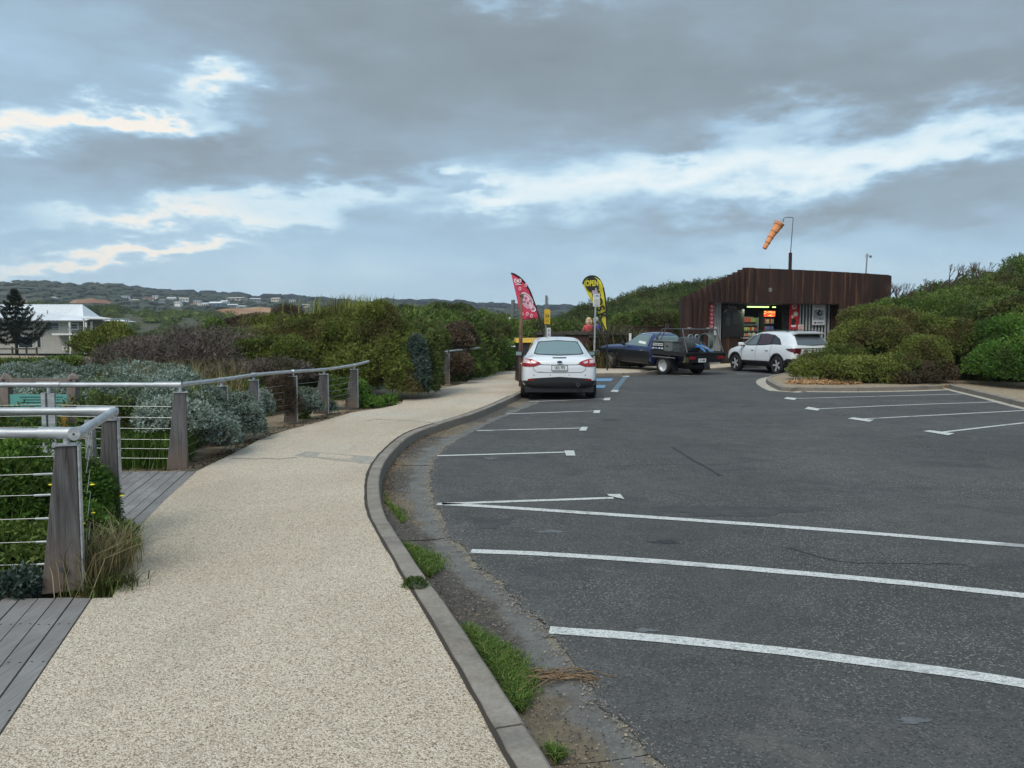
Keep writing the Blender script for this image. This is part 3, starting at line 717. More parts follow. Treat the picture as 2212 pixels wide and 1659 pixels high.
# manhole frame and saw joints in the path
cover = empty('access_cover', G(720, 990, ZP), label='flat concrete framed access cover let into the beige footpath beside the kerb', cat='access cover')
cx, cy = cover.location.x, cover.location.y
def path_quad(name, pts, z, m, parent, thick=.01, off=None):
    P = [G(u, v, ZP) for u, v in pts]
    o = MB().prism([(p.x-cx, p.y-cy) for p in P], -thick, z, 'z').build(name, m, parent); return o
path_quad('concrete_frame', [(637, 985), (660, 975.5), (809, 987), (799, 1003)], .004, mat('cover_concrete', (.36, .325, .27), .9, var=.2, vscale=12), cover)
path_quad('infill', [(684, 987), (693, 980.5), (765, 986.5), (758, 993)], .008, MATS['aggregate'], cover)
mat('joint_dark', (.05, .04, .03), .9)
path = bpy.data.objects['footpath']
for pts in ([(560, 990), (605, 992), (640, 988)], [(500, 990.5), (560, 992)], [(792, 910), (812, 905), (830, 907)], [(812, 906), (900, 910), (948, 915)]):
    ribbon('saw_joint', resample([G(u, v, ZP) for u, v in pts], .2), .014, ZP+.003, MATS['joint_dark'], path)
ribbon('kerb_joint', [p+Vector((-.012, 0, 0)) for p in KB if p.y < 18], .02, ZP+.0035, MATS['joint_dark'], path, jitter=.004)

# boardwalks
def boardwalk(label_y0, y1, xL, e0, e1, name_root):
    """boards run parallel to the path edge e0->e1 and stop at y0 and y1"""
    root = empty('boardwalk', (0, 0, 0)); root['kind'] = 'structure'
    d = Vector((e1.x-e0.x, e1.y-e0.y)); slope = d.x/d.y; pw = .094/math.cos(math.atan(abs(slope)))
    x0 = e0.x-(e0.y)*slope  # x of the path edge at y = 0
    k = 0; rr = random.Random(2); nl = MB()
    while True:
        xr = x0-.012-k*pw; xl = xr-pw+.0075
        a, b = label_y0+rr.uniform(-.01, .01), y1+rr.uniform(-.008, .008); dz = rr.uniform(-.0025, .0025)
        if xr+a*slope < xL: break
        q = MB().prism([(xl+a*slope, a), (xr+a*slope, a), (xr+b*slope, b), (xl+b*slope, b)], .085, ZP+dz)
        o = q.build('plank', MATS['weathered_deck'], root)
        for yy in np.arange(a+.12, b, .45):
            for f in (.22, .78):
                X = xl+(xr-xl)*f+yy*slope; nl.box((X, yy, ZP+dz+.0004), (.009, .009, .002))
        k += 1
    o = nl.build('nail_heads', mat('nail_dark', (.05, .05, .05), .6, var=0), root); o['kind'] = 'stuff'
boardwalk(-3.5, G(200, 1292, ZP).y, -6.5, G(0, 1590, ZP), G(200, 1292, ZP), 1)
boardwalk(5.62, G(425, 1018, ZP).y, -9.0, G(292, 1146, ZP), G(425, 1018, ZP), 2)
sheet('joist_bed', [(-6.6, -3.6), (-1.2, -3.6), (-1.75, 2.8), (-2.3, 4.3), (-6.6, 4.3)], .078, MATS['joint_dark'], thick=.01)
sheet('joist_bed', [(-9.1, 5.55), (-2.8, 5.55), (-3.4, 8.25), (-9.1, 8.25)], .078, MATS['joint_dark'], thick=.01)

# island and right-hand kerb
isl = [(1700, 838), (1712, 834.5), (1760, 836), (1860, 836), (1960, 834), (2022, 832)]
IS = [G(u, v, ZP) for u, v in isl]
IS = [Vector((15.5, 33.5, ZP)), Vector((12.2, 31.0, ZP)), Vector((9.4, 27.2, ZP)), Vector((8.2, 24.6, ZP)), *IS]
IS_S = resample(smoothline(IS, 2), .25)
rk = [Vector((12.7, 22.0, ZP)), G(2063, 832, ZP), G(2110, 842, ZP), G(2160, 853, ZP), G(2212, 866, ZP), G(2400, 905, ZP)]
rk = [*rk, Vector((14.6, 9, ZP)), Vector((14.8, -4, ZP))]
# left-to-right run with road on the right-hand side of travel
run = list(IS_S); run.reverse()
kerb_run(list(reversed(offset([Vector(p) for p in IS_S], 0)))[::-1], .14, 2.4, kerb, seedn=6)
RK = resample(smoothline(rk, 2), .25)
kerb_run(RK, .14, 2.4, kerb, seedn=7)
sheet('island_soil', [(p.x, p.y) for p in IS_S]+[(12.9, 22.2)]+[(p.x, p.y) for p in RK]+[(70, -4), (70, 40), (16, 36)], .105, MATS['sand'], thick=.1)
# concrete apron round the island kerb
AP = resample(smoothline(IS, 2), .25); mat('pale_concrete', (.44, .39, .31), .85, var=.25, vscale=5)
for nm, run_, w0, w1 in (('kerb_apron', [p for p in IS_S if p.y < 28], .15, .46), ('kerb_apron', [p for p in RK if 12 < p.y < 21.8], .15, .34)):
    a = offset(run_, w0); b = offset(run_, w1); n = len(a)
    MB().add([(p.x, p.y, .013) for p in a]+[(p.x, p.y, .013) for p in b], [(i, i+1, n+i+1, n+i) for i in range(n-1)]).build(nm, MATS['pale_concrete'], kerb)

# loose grit and crumbled asphalt along the gutter and the ragged edge
def grit(name, label, pts, w, n, size, m_, seed, z=.008):
    r = np.random.default_rng(seed); PT = np.array([[p.x, p.y, z] for p in pts]); C_ = PT[r.integers(0, len(PT), n)]+np.stack([r.normal(0, w, n), r.normal(0, w*.5, n), np.zeros(n)], 1)
    S = size*(.4+1.2*r.random(n)**2); o8 = np.array([[1, 0, 0], [0, 1, 0], [-1, 0, 0], [0, -1, 0], [0, 0, .7]], float); F8 = [(0, 1, 4), (1, 2, 4), (2, 3, 4), (3, 0, 4)]
    A_ = r.random(n)*6.28; V = []; F = []
    for i in range(n):
        c, s_ = math.cos(A_[i]), math.sin(A_[i]); q = o8*S[i]; V.append(np.stack([q[:, 0]*c-q[:, 1]*s_*.7, q[:, 0]*s_+q[:, 1]*c*.7, q[:, 2]], 1)+C_[i]); F += [tuple(k+5*i for k in f) for f in F8]
    me = bpy.data.meshes.new(name); me.from_pydata(np.concatenate(V).tolist(), [], F); me.materials.append(m_); o = bpy.data.objects.new(name, me); link(o); tag(o, label, 'gravel', kind='stuff')
near = [p for p in KF if 1.5 < p.y < 13]; nearA = [p for p in AE if 1.5 < p.y < 11]
gm = mat('grit_grey', (.17, .16, .145), .9, var=.6, vscale=90); gd = mat('grit_dark', (.05, .043, .036), .9, var=.5, vscale=80); gt = mat('grit_tan', (.33, .27, .19), .9, var=.4, vscale=80)
grit('gravel', 'dark crumbs and silt along the foot of the kerb', offset(near, .16), .09, 3200, .006, gd, 1)
grit('gravel', 'pale grit scattered in the gutter', offset(near, .24), .12, 1800, .005, gt, 2)
grit('gravel', 'grey stone chips along the crumbling asphalt edge', nearA, .035, 2600, .0075, gm, 3, .011)
grit('gravel', 'sandy grit along the crumbling asphalt edge', offset(nearA, -.03), .03, 1600, .006, gt, 4, .008)
# ------------------------------------------------------------------ handrail fences
POSTM = MATS['weathered_post']; STEEL = mat('steel_wire', (.42, .43, .42), .45, .6, var=.1)
def timber_post(parent, x, y, zb, zt, yaw=0.0, w0=.26, w1=.14, d=.095, channel=1, skew=.35, plate=True, rail_z=1.03):
    """tapered hardwood post: straight on the road side, battered on the other"""
    h = zt-zb; a = Matrix.Rotation(yaw, 3, 'Z')
    xr = w1*.5; poly = [(xr-w0+.0, 0), (xr, 0), (xr-.004, h), (xr-w1, h)]
    b = MB().prism(poly, -d/2, d/2, 'y'); b.v = [tuple(a @ Vector(v)) for v in b.v]
    o = b.build('post', POSTM, parent, loc=(x, y, zb), bevel=.006)
    if channel:
        c = MB(); c.box((xr+.006, 0, h*.5), (.008, d+.012, h+.004)); c.v = [tuple(a @ Vector(v)) for v in c.v]
        c.build('steel_strip', GALV, o)
    if plate:
        c = MB(); c.box((xr-w1*.5, 0, h+.005), (w1+.03, d+.02, .009)); c.tube([(xr-w1*.5, 0, h+.009), (xr-w1*.5, 0, rail_z-zb)], .019, 12)
        for sx in (-1, 1): c.lathe([(.009, h+.009), (.009, h+.018), (.004, h+.021)], 'z', (xr-w1*.5+sx*(w1*.5+.002), 0, 0), 8)
        c.v = [tuple(a @ Vector(v)) for v in c.v]
        c.build('rail_bracket', GALV, o, smooth=True, auto=True)
    return Vector((x, y, zb))+a @ Vector((xr-w1*.5, 0, 0))
def rail(parent, pts, r=.0285, joints=()):
    o = tube('handrail', GALV, pts, r, parent, 16)
    for (p, q) in joints: tube('rail_joint', GALV, [p, q], r+.006, o, 16)
    return o
def wire(parent, pts, r=.0021):
    P = []
    for a, b in zip(pts, pts[1:]):
        a, b = Vector(a), Vector(b); sag = .006*(b-a).length
        for k in range(6): f = k/6; P.append(a.lerp(b, f)-Vector((0, 0, sag*4*f*(1-f)*.5)))
    return tube('wire', STEEL, P+[Vector(pts[-1])], min(r, .0026) if r < .004 else r*.7, parent, 5)
# corner fence round the planted patch between the two boardwalks
f1 = empty('handrail_fence', (-2.46, 4.34, ZP), label='nearest galvanised handrail fence, timber posts turning a corner between the two boardwalks', cat='fence')
O = f1.location
def loc(p): return Vector(p)-O
A = Vector((-2.46, 4.34, 1.03)); B = Vector((-2.86, 5.50, 1.035))
timber_post(f1, *(loc((-2.53, 4.34, 0))[:2]), .0-0, .96-ZP, .36, .205, .108, .06, rail_z=1.03-ZP)
timber_post(f1, *(loc((-2.89, 5.50, 0))[:2]), .0, .97-ZP, .3, .15, .098, .06, rail_z=1.035-ZP)
c = MB().box((-2.86-.15-O.x, 5.44-O.y, .44), (.055, .012, .84)).box((-2.86-.118-O.x, 5.44-O.y, .44), (.008, .05, .84)).build('steel_angle', GALV, f1)
for xx in (-6.2,):
    timber_post(f1, *(loc((xx, 4.30, 0))[:2]), 0, .84, 0, .26, .14, .1, rail_z=1.03-ZP); timber_post(f1, *(loc((xx, 5.52, 0))[:2]), 0, .84, 0, .26, .14, .1, rail_z=1.03-ZP)
dAB = (B-A).normalized()
rail(f1, [loc(A+Vector((-5, -.04, 0))), loc(A)], joints=[(loc(A+Vector((-.22, 0, 0))), loc(A+Vector((.012, 0, 0))))])
rail(f1, [loc(A-dAB*.02), loc(B+dAB*.01)])
rail(f1, [loc(B+Vector((-5, 0, .0))), loc(B)], joints=[(loc(B+Vector((-.26, 0, 0))), loc(B+Vector((.02, 0, 0))))])
b = MB().lathe([(.0, -.005), (.036, -.004), (.038, 0), (.038, .05), (.03, .06), (0, .06)], 'y', (0, -.045, 0), 20); b.build('end_cap', GALV, f1, smooth=True, auto=True, loc=loc(A))
MB().lathe([(.0, -.002), (.006, -.002), (.006, .003)], 'y', (0, -.052, 0), 8).build('cap_screw', mat('dark_hole', (.02, .02, .02), .6, var=0), f1, loc=loc(A))
b = MB().lathe([(0, -.036), (.03, -.02), (.036, 0), (.03, .02), (0, .036)], 'z', (0, 0, 0), 16); b.build('elbow', GALV, f1, smooth=True, loc=loc(B))
for z in (.27, .40, .535, .67, .79, .89):
    wire(f1, [loc((-7.4, 4.30, z-.02)), loc((-5, 4.31, z-.035)), loc((-2.56, 4.33, z+.01))])
    if z < .85: tube('turnbuckle', GALV, [loc((-2.72, 4.33, z+.003)), loc((-2.56, 4.33, z+.01))], .007, f1, 6)
    wire(f1, [loc((-2.46, 4.40, z)), loc((-2.98, 5.40, z+.02))])
    wire(f1, [loc((-2.96, 5.50, z)), loc((-5, 5.52, z-.01)), loc((-8, 5.52, z))])
for z in (.35, .5, .65, .8, .9): MB().lathe([(.011, 0), (.011, .014), (.005, .018)], 'y', (-2.86-.15-O.x, 5.415-O.y, z-ZP), 8).build('bolt', GALV, f1)
MB().lathe([(.0, -.004), (.016, -.004), (.02, .0), (.02, .006)], 'y', (-2.545-O.x, 4.28-O.y, .14), 10).build('bolt', mat('rusty_bolt', (.06, .055, .055), .7), f1)
# long fence following the path
f2 = empty('handrail_fence', (-3.58, 8.28, ZP), label='long curved handrail fence of tapered timber posts climbing beside the silver shrubs', cat='fence')
O = f2.location
ps = [(-3.58, 8.28, .95, .215, .12), (-3.76, 9.95, .90, .22, .12), (-3.90, 11.6, .875, .24, .12), (-3.62, 12.7, .87, .22, .11), (-3.42, 13.97, .835, .28, .14), (-3.10, 15.1, .87, .26, .13)]
tops = []
for i, (x, y, zt, w0, w1) in enumerate(ps):
    rz_ = zt+.085
    yaw = [.28, .22, .15, .1, .05, .05][i]
    p = timber_post(f2, x-O.x, y-O.y, 0, zt-ZP, yaw, w0, w1, .065, rail_z=rz_-ZP, channel=(i != 0))
    tops.append(Vector((p.x, p.y, rz_-ZP)))
for p in ps[-1:]: pass
T = tops
endp = T[-1]+(T[-1]-T[-2]).normalized()*.62+Vector((0, 0, .035))
rail(f2, [Vector((-4.5, -.0, T[0].z)), T[0]], .0275, joints=[(T[0]+Vector((-.27, 0, 0)), T[0]+Vector((.02, 0, 0))), (Vector((-5.0-O.x-.13, 0, T[0].z)), Vector((-5.0-O.x+.13, 0, T[0].z)))])
rail(f2, smoothline([T[0], T[1], T[2]], 2), .0275); rail(f2, smoothline([T[2], T[3], T[4], T[5], endp], 2), .0275, joints=[(T[2]-(T[2]-T[1]).normalized()*.05, T[2]+(T[3]-T[2]).normalized()*.05)])
for q in T[1:]: MB().lathe([(.034, -.03), (.034, .03)], 'x', (0, 0, 0), 12).build('rail_saddle', GALV, f2, loc=q, smooth=True, auto=True)
for x_ in (-5.0, -6.6):
    b = MB().box((x_-O.x-.045, 0, .40), (.045, .07, .86)).box((x_-O.x+.028, 0, .40), (.075, .03, .85)).tube([(x_-O.x, 0, .82), (x_-O.x, 0, T[0].z)], .019, 12)
    b.build('steel_post', GALV, f2)
for z in (.235, .34, .44, .56, .68, .80):
    wire(f2, [Vector((-4.6, 0, z-.1-.01)), Vector((-1.42, 0, z-.1)), Vector((-.1, 0, z-ZP))], .0032)
    for a, b_ in zip(ps, ps[1:]):
        wire(f2, [Vector((a[0]-O.x-.02, a[1]-O.y, (z-ZP)*a[2]/.95)), Vector((b_[0]-O.x-.02, b_[1]-O.y, (z-ZP)*b_[2]/.95))], .0032)
# short bit further up the path, and the rail in the hedge
f3 = empty('handrail_fence', (-1.85, 22, ZP), label='short run of handrail on one timber post between the dark bushes and the far hedge', cat='fence')
O = f3.location
timber_post(f3, 0, 0, 0, .86, 0, .2, .12, .1, rail_z=.93)
timber_post(f3, -.35, 2.4, 0, .86, 0, .2, .12, .1, rail_z=.93)
rail(f3, [Vector((-.40, -1.1, .86)), Vector((0, 0, .93)), Vector((.45, 1.3, .97)), Vector((.82, 2.3, .99))], .034)
for z in (.2, .35, .5, .65, .8): wire(f3, [Vector((-.55, -1.2, z)), Vector((0, 0, z)), Vector((-.35, 2.4, z))], .005)
f4 = empty('handrail_fence', (-1.75, 30.6, ZP), label='farthest handrail, running level through the top of the bright green hedge', cat='fence')
rail(f4, [Vector((-.05, 0, .93)), Vector((1.3, -.9, .93)), Vector((2.0, -1.0, .93))], .04)
MB().box((.0, 0, .42), (.09, .09, .86)).build('steel_post', GALV, f4); MB().box((1.0, -.75, .45), (.2, .09, .9)).build('steel_post', GALV, f4)

# ------------------------------------------------------------------ timber framed information board
ib = empty('information_board', W(92, 850, 8.95)); ib.location.z = .05
tag(ib, 'low timber-framed information board with a teal and orange map panel behind the handrail', 'sign')
TB = mat('board_timber', (.19, .15, .13), .8, var=.25, vscale=14)
for sx in (-.42, .36):
    o = box('post', TB, (sx, 0, .5), (.10, .10, 1.0), ib, bevel=.008)
    MB().lathe([(.075, 1.0), (.075, 1.015), (.05, 1.05), (.0, 1.085)], 'z', (sx, 0, 0), 4).build('post_cap', TB, o)
box('crossbar', TB, (-.03, -.01, .965), (.70, .05, .10), ib)
m, t, p = new_mat('map_print'); tc = t.node('ShaderNodeTexCoord').outputs['Object']; sp = t.node('ShaderNodeSeparateXYZ'); t.l.new(tc, sp.inputs[0])
nz = t.noise(tc, 5, 4, .6); e = t.m('ADD', t.m('MULTIPLY', sp.outputs[0], -.9), t.m('ADD', sp.outputs[2], t.m('MULTIPLY', nz, .25)))
t.put(p.inputs['Base Color'], t.mix(t.smooth(e, .58, .62), (.42, .26, .05), (.12, .36, .32))); p.inputs['Roughness'].default_value = .5
box('map_panel', m, (-.03, -.02, .60), (.70, .02, .46), ib)
mat('ink', (.012, .02, .02), .6, var=0)
for k in range(5): box('text_line', MATS['ink'], (-.0, -.0325, .80-.032*k), (.5-.06*(k % 2), .003, .006), ib)
# ------------------------------------------------------------------ vegetation
FOL = {}
FOL['coast_green'] = foliage('coast_green', [(.034, .060, .016), (.085, .137, .029), (.156, .221, .047), (.260, .312, .091)], (.085, .060, .030), patch=.7)
FOL['olive'] = foliage('olive', [(.039, .054, .015), (.104, .134, .027), (.189, .220, .044), (.305, .317, .085)], (.13, .095, .04), patch=.8)
FOL['dark'] = foliage('dark_green', [(.022, .035, .011), (.057, .084, .022), (.108, .142, .038), (.189, .209, .068)], (.05, .035, .02), patch=.6)
FOL['bright'] = foliage('bright_green', [(.027, .062, .013), (.062, .144, .022), (.119, .237, .035), (.213, .325, .062)], (.06, .09, .02), patch=1.5)
FOL['silver'] = foliage('silver_leaf', [(.10, .13, .10), (.20, .25, .205), (.31, .37, .32), (.42, .48, .43)], (.10, .13, .055), patch=1.4, trans=.12)
FOL['bluegreen'] = foliage('blue_green', [(.018, .030, .024), (.042, .066, .054), (.078, .114, .096), (.132, .174, .150)], None, trans=.12)
FOL['brown'] = foliage('dry_brown', [(.035, .022, .014), (.085, .055, .035), (.14, .095, .06), (.22, .16, .11)], (.055, .06, .025), patch=1.1, trans=.1)
FOL['purple'] = foliage('dry_purple', [(.042, .031, .029), (.090, .067, .060), (.150, .114, .098), (.240, .192, .162)], (.07, .065, .03), patch=1.0, trans=.08)
FOL['lime'] = foliage('lime_tips', [(.035, .045, .010), (.11, .13, .025), (.26, .27, .06), (.42, .42, .13)], None, patch=1)
FOL['grass'] = foliage('grass_blades', [(.035, .070, .012), (.08, .155, .022), (.135, .24, .035), (.30, .30, .10)], None, trans=.3)
FOL['fresh'] = foliage('fresh_blades', [(.035, .075, .015), (.07, .14, .025), (.12, .22, .04), (.19, .29, .07)], None, trans=.3)
FOL['straw'] = foliage('straw', [(.10, .085, .035), (.24, .185, .09), (.38, .30, .16), (.50, .42, .25)], None, trans=.2)
FOL['reed'] = foliage('reed_blades', [(.026, .029, .013), (.065, .068, .029), (.130, .124, .058), (.247, .215, .117)], None, trans=.15)
FOL['pine'] = foliage('pine_needles', [(.006, .010, .006), (.014, .022, .012), (.025, .036, .018), (.045, .058, .03)], None, trans=.05)
FOL['mulch'] = foliage('wood_chips', [(.28, .13, .05), (.46, .25, .11), (.60, .38, .2), (.70, .52, .32)], None, trans=0)
FOL['litter'] = foliage('leaf_litter', [(.05, .03, .018), (.13, .08, .045), (.24, .16, .09), (.34, .26, .16)], None, trans=0)
rr = random.Random(21)
def LU(u, v, d, ru, rv, ry=None):
    """lump from a sighted centre (u, v), distance d, and apparent radii"""
    p = W(u, v, d); a = ru/1662*d; b = rv/1662*d
    return (p.x, p.y, p.z, a, ry if ry else a, b)
def scatter(lumps, n, seed, s=.45, up=.35):
    """break each lump into itself plus smaller ones round its surface"""
    r = random.Random(seed); out = []
    for (x, y, z, a, b, c) in lumps:
        out.append((x, y, z, a*.86, b*.86, c*.86))
        for _ in range(n):
            t_ = r.uniform(0, 6.28); e = r.uniform(-.25, 1.35); k = r.uniform(.7, 1.2)*s
            out.append((x+math.cos(t_)*math.cos(e)*a*.72, y+math.sin(t_)*math.cos(e)*b*.72, z+math.sin(e)*c*.72, a*k, b*k, c*k*.85))
    return out

# --- planted patch inside the corner fence
def patch_near():
    L_ = []
    for i in range(34):
        x = rr.uniform(-6.6, -3.15); y = rr.uniform(4.55, 5.35); h = .42+.28*rr.random()+.12*math.sin(x*2)+(.10 if x < -3.4 else 0)
        L_.append((x, y, h*.55+.05, .28, .25, h*.62))
    bush('ground_cover', 'dense bright green ground cover filling the fenced corner patch behind the nearest post', 'plants', L_, FOL['bright'], (.055, .021), 2.2, kind='stuff', seed=3, rough=.3, ground=.06, spread=.7)
    L2 = [(x, 4.50+rr.random()*.1, .12+.06*rr.random(), .2, .14, .22+.12*rr.random()) for x in np.linspace(-6, -2.75, 16)]
    bush('ground_cover', 'darker leafy weeds along the end of the nearest boardwalk, beneath the wires', 'plants', L2, FOL['coast_green'], (.05, .022), 2.6, kind='stuff', seed=5, rough=.3, ground=.06)
    n = 5200; P = np.stack([rng.uniform(-6.6, -3.0, n), rng.uniform(4.45, 5.4, n), rng.uniform(.10, .42, n)], 1)
    tag(blades('green_grass', P, .34, .009, FOL['fresh'], lean=.8, seed=61), 'fresh green arching grass among the ground cover in the fenced corner patch', 'grass', kind='stuff')
    n = 4200; P = np.stack([rng.uniform(-6.8, -3.75, n), rng.uniform(8.35, 9.1, n), rng.uniform(.06, .18, n)], 1)
    tag(blades('green_grass', P, .40, .011, FOL['fresh'], lean=.7, seed=62), 'fresh green grass beneath the wires at the far edge of the second boardwalk', 'grass', kind='stuff')
    # bushy green with yellow flowers between post and path
    L3 = scatter([(-2.93, 5.12, .34, .19, .28, .30), (-2.80, 4.88, .22, .17, .22, .24), (-2.98, 5.42, .28, .16, .2, .28), (-2.72, 5.12, .13, .14, .2, .13), (-2.62, 4.75, .12, .12, .14, .13)], 5, 2)
    sh = bush('flowering_shrub', 'leafy green shrub dotted with small yellow flowers spilling from the nearest post onto the path', 'shrub', L3, FOL['bright'], (.05, .020), 2.2, seed=8, rough=.3, ground=.08)
    ym = mat('yellow_petal', (.85, .68, .03), .6, var=.1)
    for i in range(11):
        x, y = rr.uniform(-3.0, -2.55), rr.uniform(4.7, 5.3); z = rr.uniform(.20, .60)-.5*(x+3.0)
        MB().lathe([(0, .004), (.008, .006), (.017, 0), (.012, -.003)], 'z', (0, 0, 0), 7).build('flower', ym, sh, loc=(x-sh.location.x, y-sh.location.y, z+.05))
    for i in range(3):
        x, y = rr.uniform(-4.2, -2.9), rr.uniform(4.7, 5.2)
        MB().lathe([(0, .004), (.008, .006), (.017, 0), (.012, -.003)], 'z', (0, 0, 0), 7).build('flower', ym, sh, loc=(x-sh.location.x, y-sh.location.y, .55))
    n = 520; P = np.stack([rng.normal(-2.47, .055, n), rng.normal(4.60, .16, n), np.full(n, .08)], 1)
    tag(blades('dry_grass', P, .40, .005, FOL['straw'], lean=.7, seed=4), 'dry straw-coloured grass tuft standing against the path side of the nearest post', 'grass', kind='stuff')
    n = 500; P = np.stack([rng.normal(-2.38, .09, n), rng.normal(4.40, .07, n), np.full(n, .09)], 1)
    tag(blades('green_grass', P, .13, .007, FOL['coast_green'], lean=.9, seed=6), 'low green grass fringe at the foot of the nearest post', 'grass', kind='stuff')
    L5 = scatter([(-2.80, 4.26, .15, .13, .08, .10)], 5, 4)
    bush('weed', 'blue-green leafy weed growing over the boards left of the nearest post', 'weed', L5, FOL['bluegreen'], (.045, .022), 2.0, seed=9, rough=.3, ground=.12, stems=False)
patch_near()

# --- vegetation behind the second boardwalk: silver cushions, green creeper
SILV = (.060, .028)
def left_field():
    L_ = []
    for i in range(120):
        y = rr.uniform(8.7, 15.5); x = rr.uniform(-.80*y, -4.2-.02*y)
        if x < -.72*y: continue
        h = .33+.25*rr.random()+.018*(y-8); L_.append((x, y, h*.5, .5, .5, h*.72))
    bush('ground_cover', 'tangled green creeper covering the ground behind the second boardwalk', 'plants', L_, FOL['coast_green'], (.095, .036), 1.8, kind='stuff', seed=13, rough=.3, ground=.06)
    L_ = []
    for i in range(46):
        d = rr.uniform(9.3, 15.0); u = rr.uniform(-160, 410)
        p = W(u, 800, d); h = .55+.05*(d-9)+.15*rr.random(); L_.append((p.x, p.y, h*.75, .32+.2*rr.random(), .35, .27))
    for d in np.linspace(8.9, 14, 15):
        p = W(330+rr.uniform(-70, 60), 860, d); L_.append((p.x, p.y, .62+.04*(d-9), .36, .3, .22))
    bush('cushion_bush', 'silver-grey cushion plants sprawling through the creeper behind the handrail', 'plants', L_, FOL['silver'], SILV, 1.9, kind='stuff', seed=17, rough=.4, ground=.06)
left_field()
silver = [
 ('large silver-leaved cushion bush at the path edge right after the first long-fence post', [LU(438, 915, 9.2, 30, 50), LU(475, 935, 9.3, 34, 48), LU(450, 880, 9.6, 34, 36), LU(498, 950, 9.7, 20, 22)], 5),
 ('rounded silver bush between the second and third posts of the long fence', [LU(520, 890, 11.0, 30, 38), LU(545, 900, 11.2, 22, 30), (-3.72, 10.6, .3, .25, .25, .25)], 5),
 ('narrow silver bush behind the third post of the long fence', [LU(572, 880, 12.0, 14, 32)], 5),
 ('silver bush between the fourth and fifth posts of the long fence', [LU(662, 868, 13.4, 24, 27), LU(675, 880, 13.5, 18, 18)], 5),
 ('small silver tuft just right of the fifth long-fence post', [LU(712, 882, 14.3, 13, 12)], 4),
]
for i, (lb, L_, n) in enumerate(silver):
    bush('cushion_bush', lb, 'bush', scatter(L_, n, 40+i, .5), FOL['silver'], (.052, .026), 2.3, seed=40+i, rough=.35, ground=.08)
bush('dry_bush', 'dry brown twiggy bush tangled in the wires right of the third long-fence post', 'bush', scatter([LU(608, 850, 12.7, 30, 44), LU(625, 880, 12.8, 26, 22)], 6, 3), FOL['brown'], (.06, .012), 1.5, seed=50, rough=.5, ground=.08, spread=1.1)
bush('dry_bush', 'grey-brown dead patch of bush beside the second long-fence post', 'bush', scatter([LU(470, 868, 10.2, 20, 20)], 5, 4), FOL['brown'], (.05, .012), 1.6, seed=51, rough=.5, ground=.08, spread=1.1)
bush('green_bush', 'low green bush creeping onto the path after the last long-fence post', 'bush', scatter([LU(800, 872, 15.6, 26, 12), LU(838, 868, 16, 18, 10), LU(775, 850, 16.3, 30, 25)], 5, 6), FOL['bright'], (.07, .03), 2.3, seed=52, rough=.3, ground=.08)
bush('green_bush', 'green bush growing through the rail between the fourth and last fence posts', 'bush', scatter([LU(720, 850, 15.2, 34, 34), LU(650, 900, 13.6, 16, 9)], 5, 7), FOL['coast_green'], (.08, .03), 2.3, seed=53, rough=.3, ground=.08)

# --- purple-brown dry scrub and the round dune bush
def dryscrub():
    L_ = []
    for i in range(80):
        d = rr.uniform(15.0, 24); u = rr.uniform(255, 500)
        p = W(u, 718, d); h = .95+.35*ss(u, 300, 460)*rr.uniform(.8, 1.1)+.022*(d-15)
        L_.append((p.x, d, h*.62, .5+.25*rr.random(), .55, h*.42))
    bush('dry_scrub', 'dense purple-brown leafless scrub beyond the handrail, between house and round dune bush', 'scrub', L_, FOL['purple'], (.15, .020), .95, kind='stuff', seed=60, rough=.5, ground=.0, spread=1.0, sprig=2.6, k=5)
    L_ = [LU(rr.uniform(430, 560), rr.uniform(715, 770), rr.uniform(19, 21.5), rr.uniform(18, 34), rr.uniform(15, 26)) for i in range(9)]
    bush('green_bush', 'green bushes pushing up through the purple dry scrub, left of the dune bush', 'bush', scatter(L_, 3, 9), FOL['coast_green'], (.10, .04), 2.0, seed=61, rough=.3, ground=.0)
    bush('green_bush', 'yellow-green bushes in the hollow between the purple scrub and the round dune bush', 'bush', scatter([LU(470, 770, 17.5, 44, 30), LU(530, 775, 17, 46, 34), LU(590, 770, 17.2, 44, 38), LU(560, 745, 19.5, 50, 34), LU(500, 740, 20.5, 40, 30), LU(640, 775, 16.8, 36, 36)], 6, 19), FOL['olive'], (.09, .035), 2.2, seed=62, rough=.3, ground=.0)
    bush('dry_bush', 'purple-brown bare bush behind the third to fifth posts of the long fence', 'bush', scatter([LU(560, 812, 14.6, 60, 22), LU(610, 806, 14.8, 50, 24), LU(500, 815, 14, 44, 20)], 6, 20), FOL['purple'], (.11, .016), 1.4, seed=63, rough=.5, ground=.0, spread=1.0)
    n = 2600; d = rng.uniform(12, 16, n); u = rng.uniform(250, 520, n); P = np.stack([(u-1106)/1662*d, d, np.full(n, .25)], 1)
    tag(blades('dry_grass', P, .80, .014, FOL['straw'], lean=.3, seed=14, tint=rng.uniform(0, .6, n)), 'tall tawny dry grass standing in front of the purple scrub', 'grass', kind='stuff')
dryscrub()
dune = [LU(770, 764, 18.6, 98, 86, 1.5), LU(700, 762, 19.5, 98, 84, 1.7), LU(640, 748, 21, 85, 58, 1.7), LU(835, 790, 17.6, 45, 75, .7), LU(815, 730, 18.2, 55, 70, .9), LU(760, 815, 17.6, 60, 50, .8), LU(580, 745, 21.5, 60, 60, 1.5)]
bush('dune_bush', 'large rounded olive green dune bush crowned with upright shoots, beside the long fence', 'bush', scatter(dune, 10, 11, .36), FOL['olive'], (.105, .036), 2.2, seed=70, rough=.34, ground=-.02)
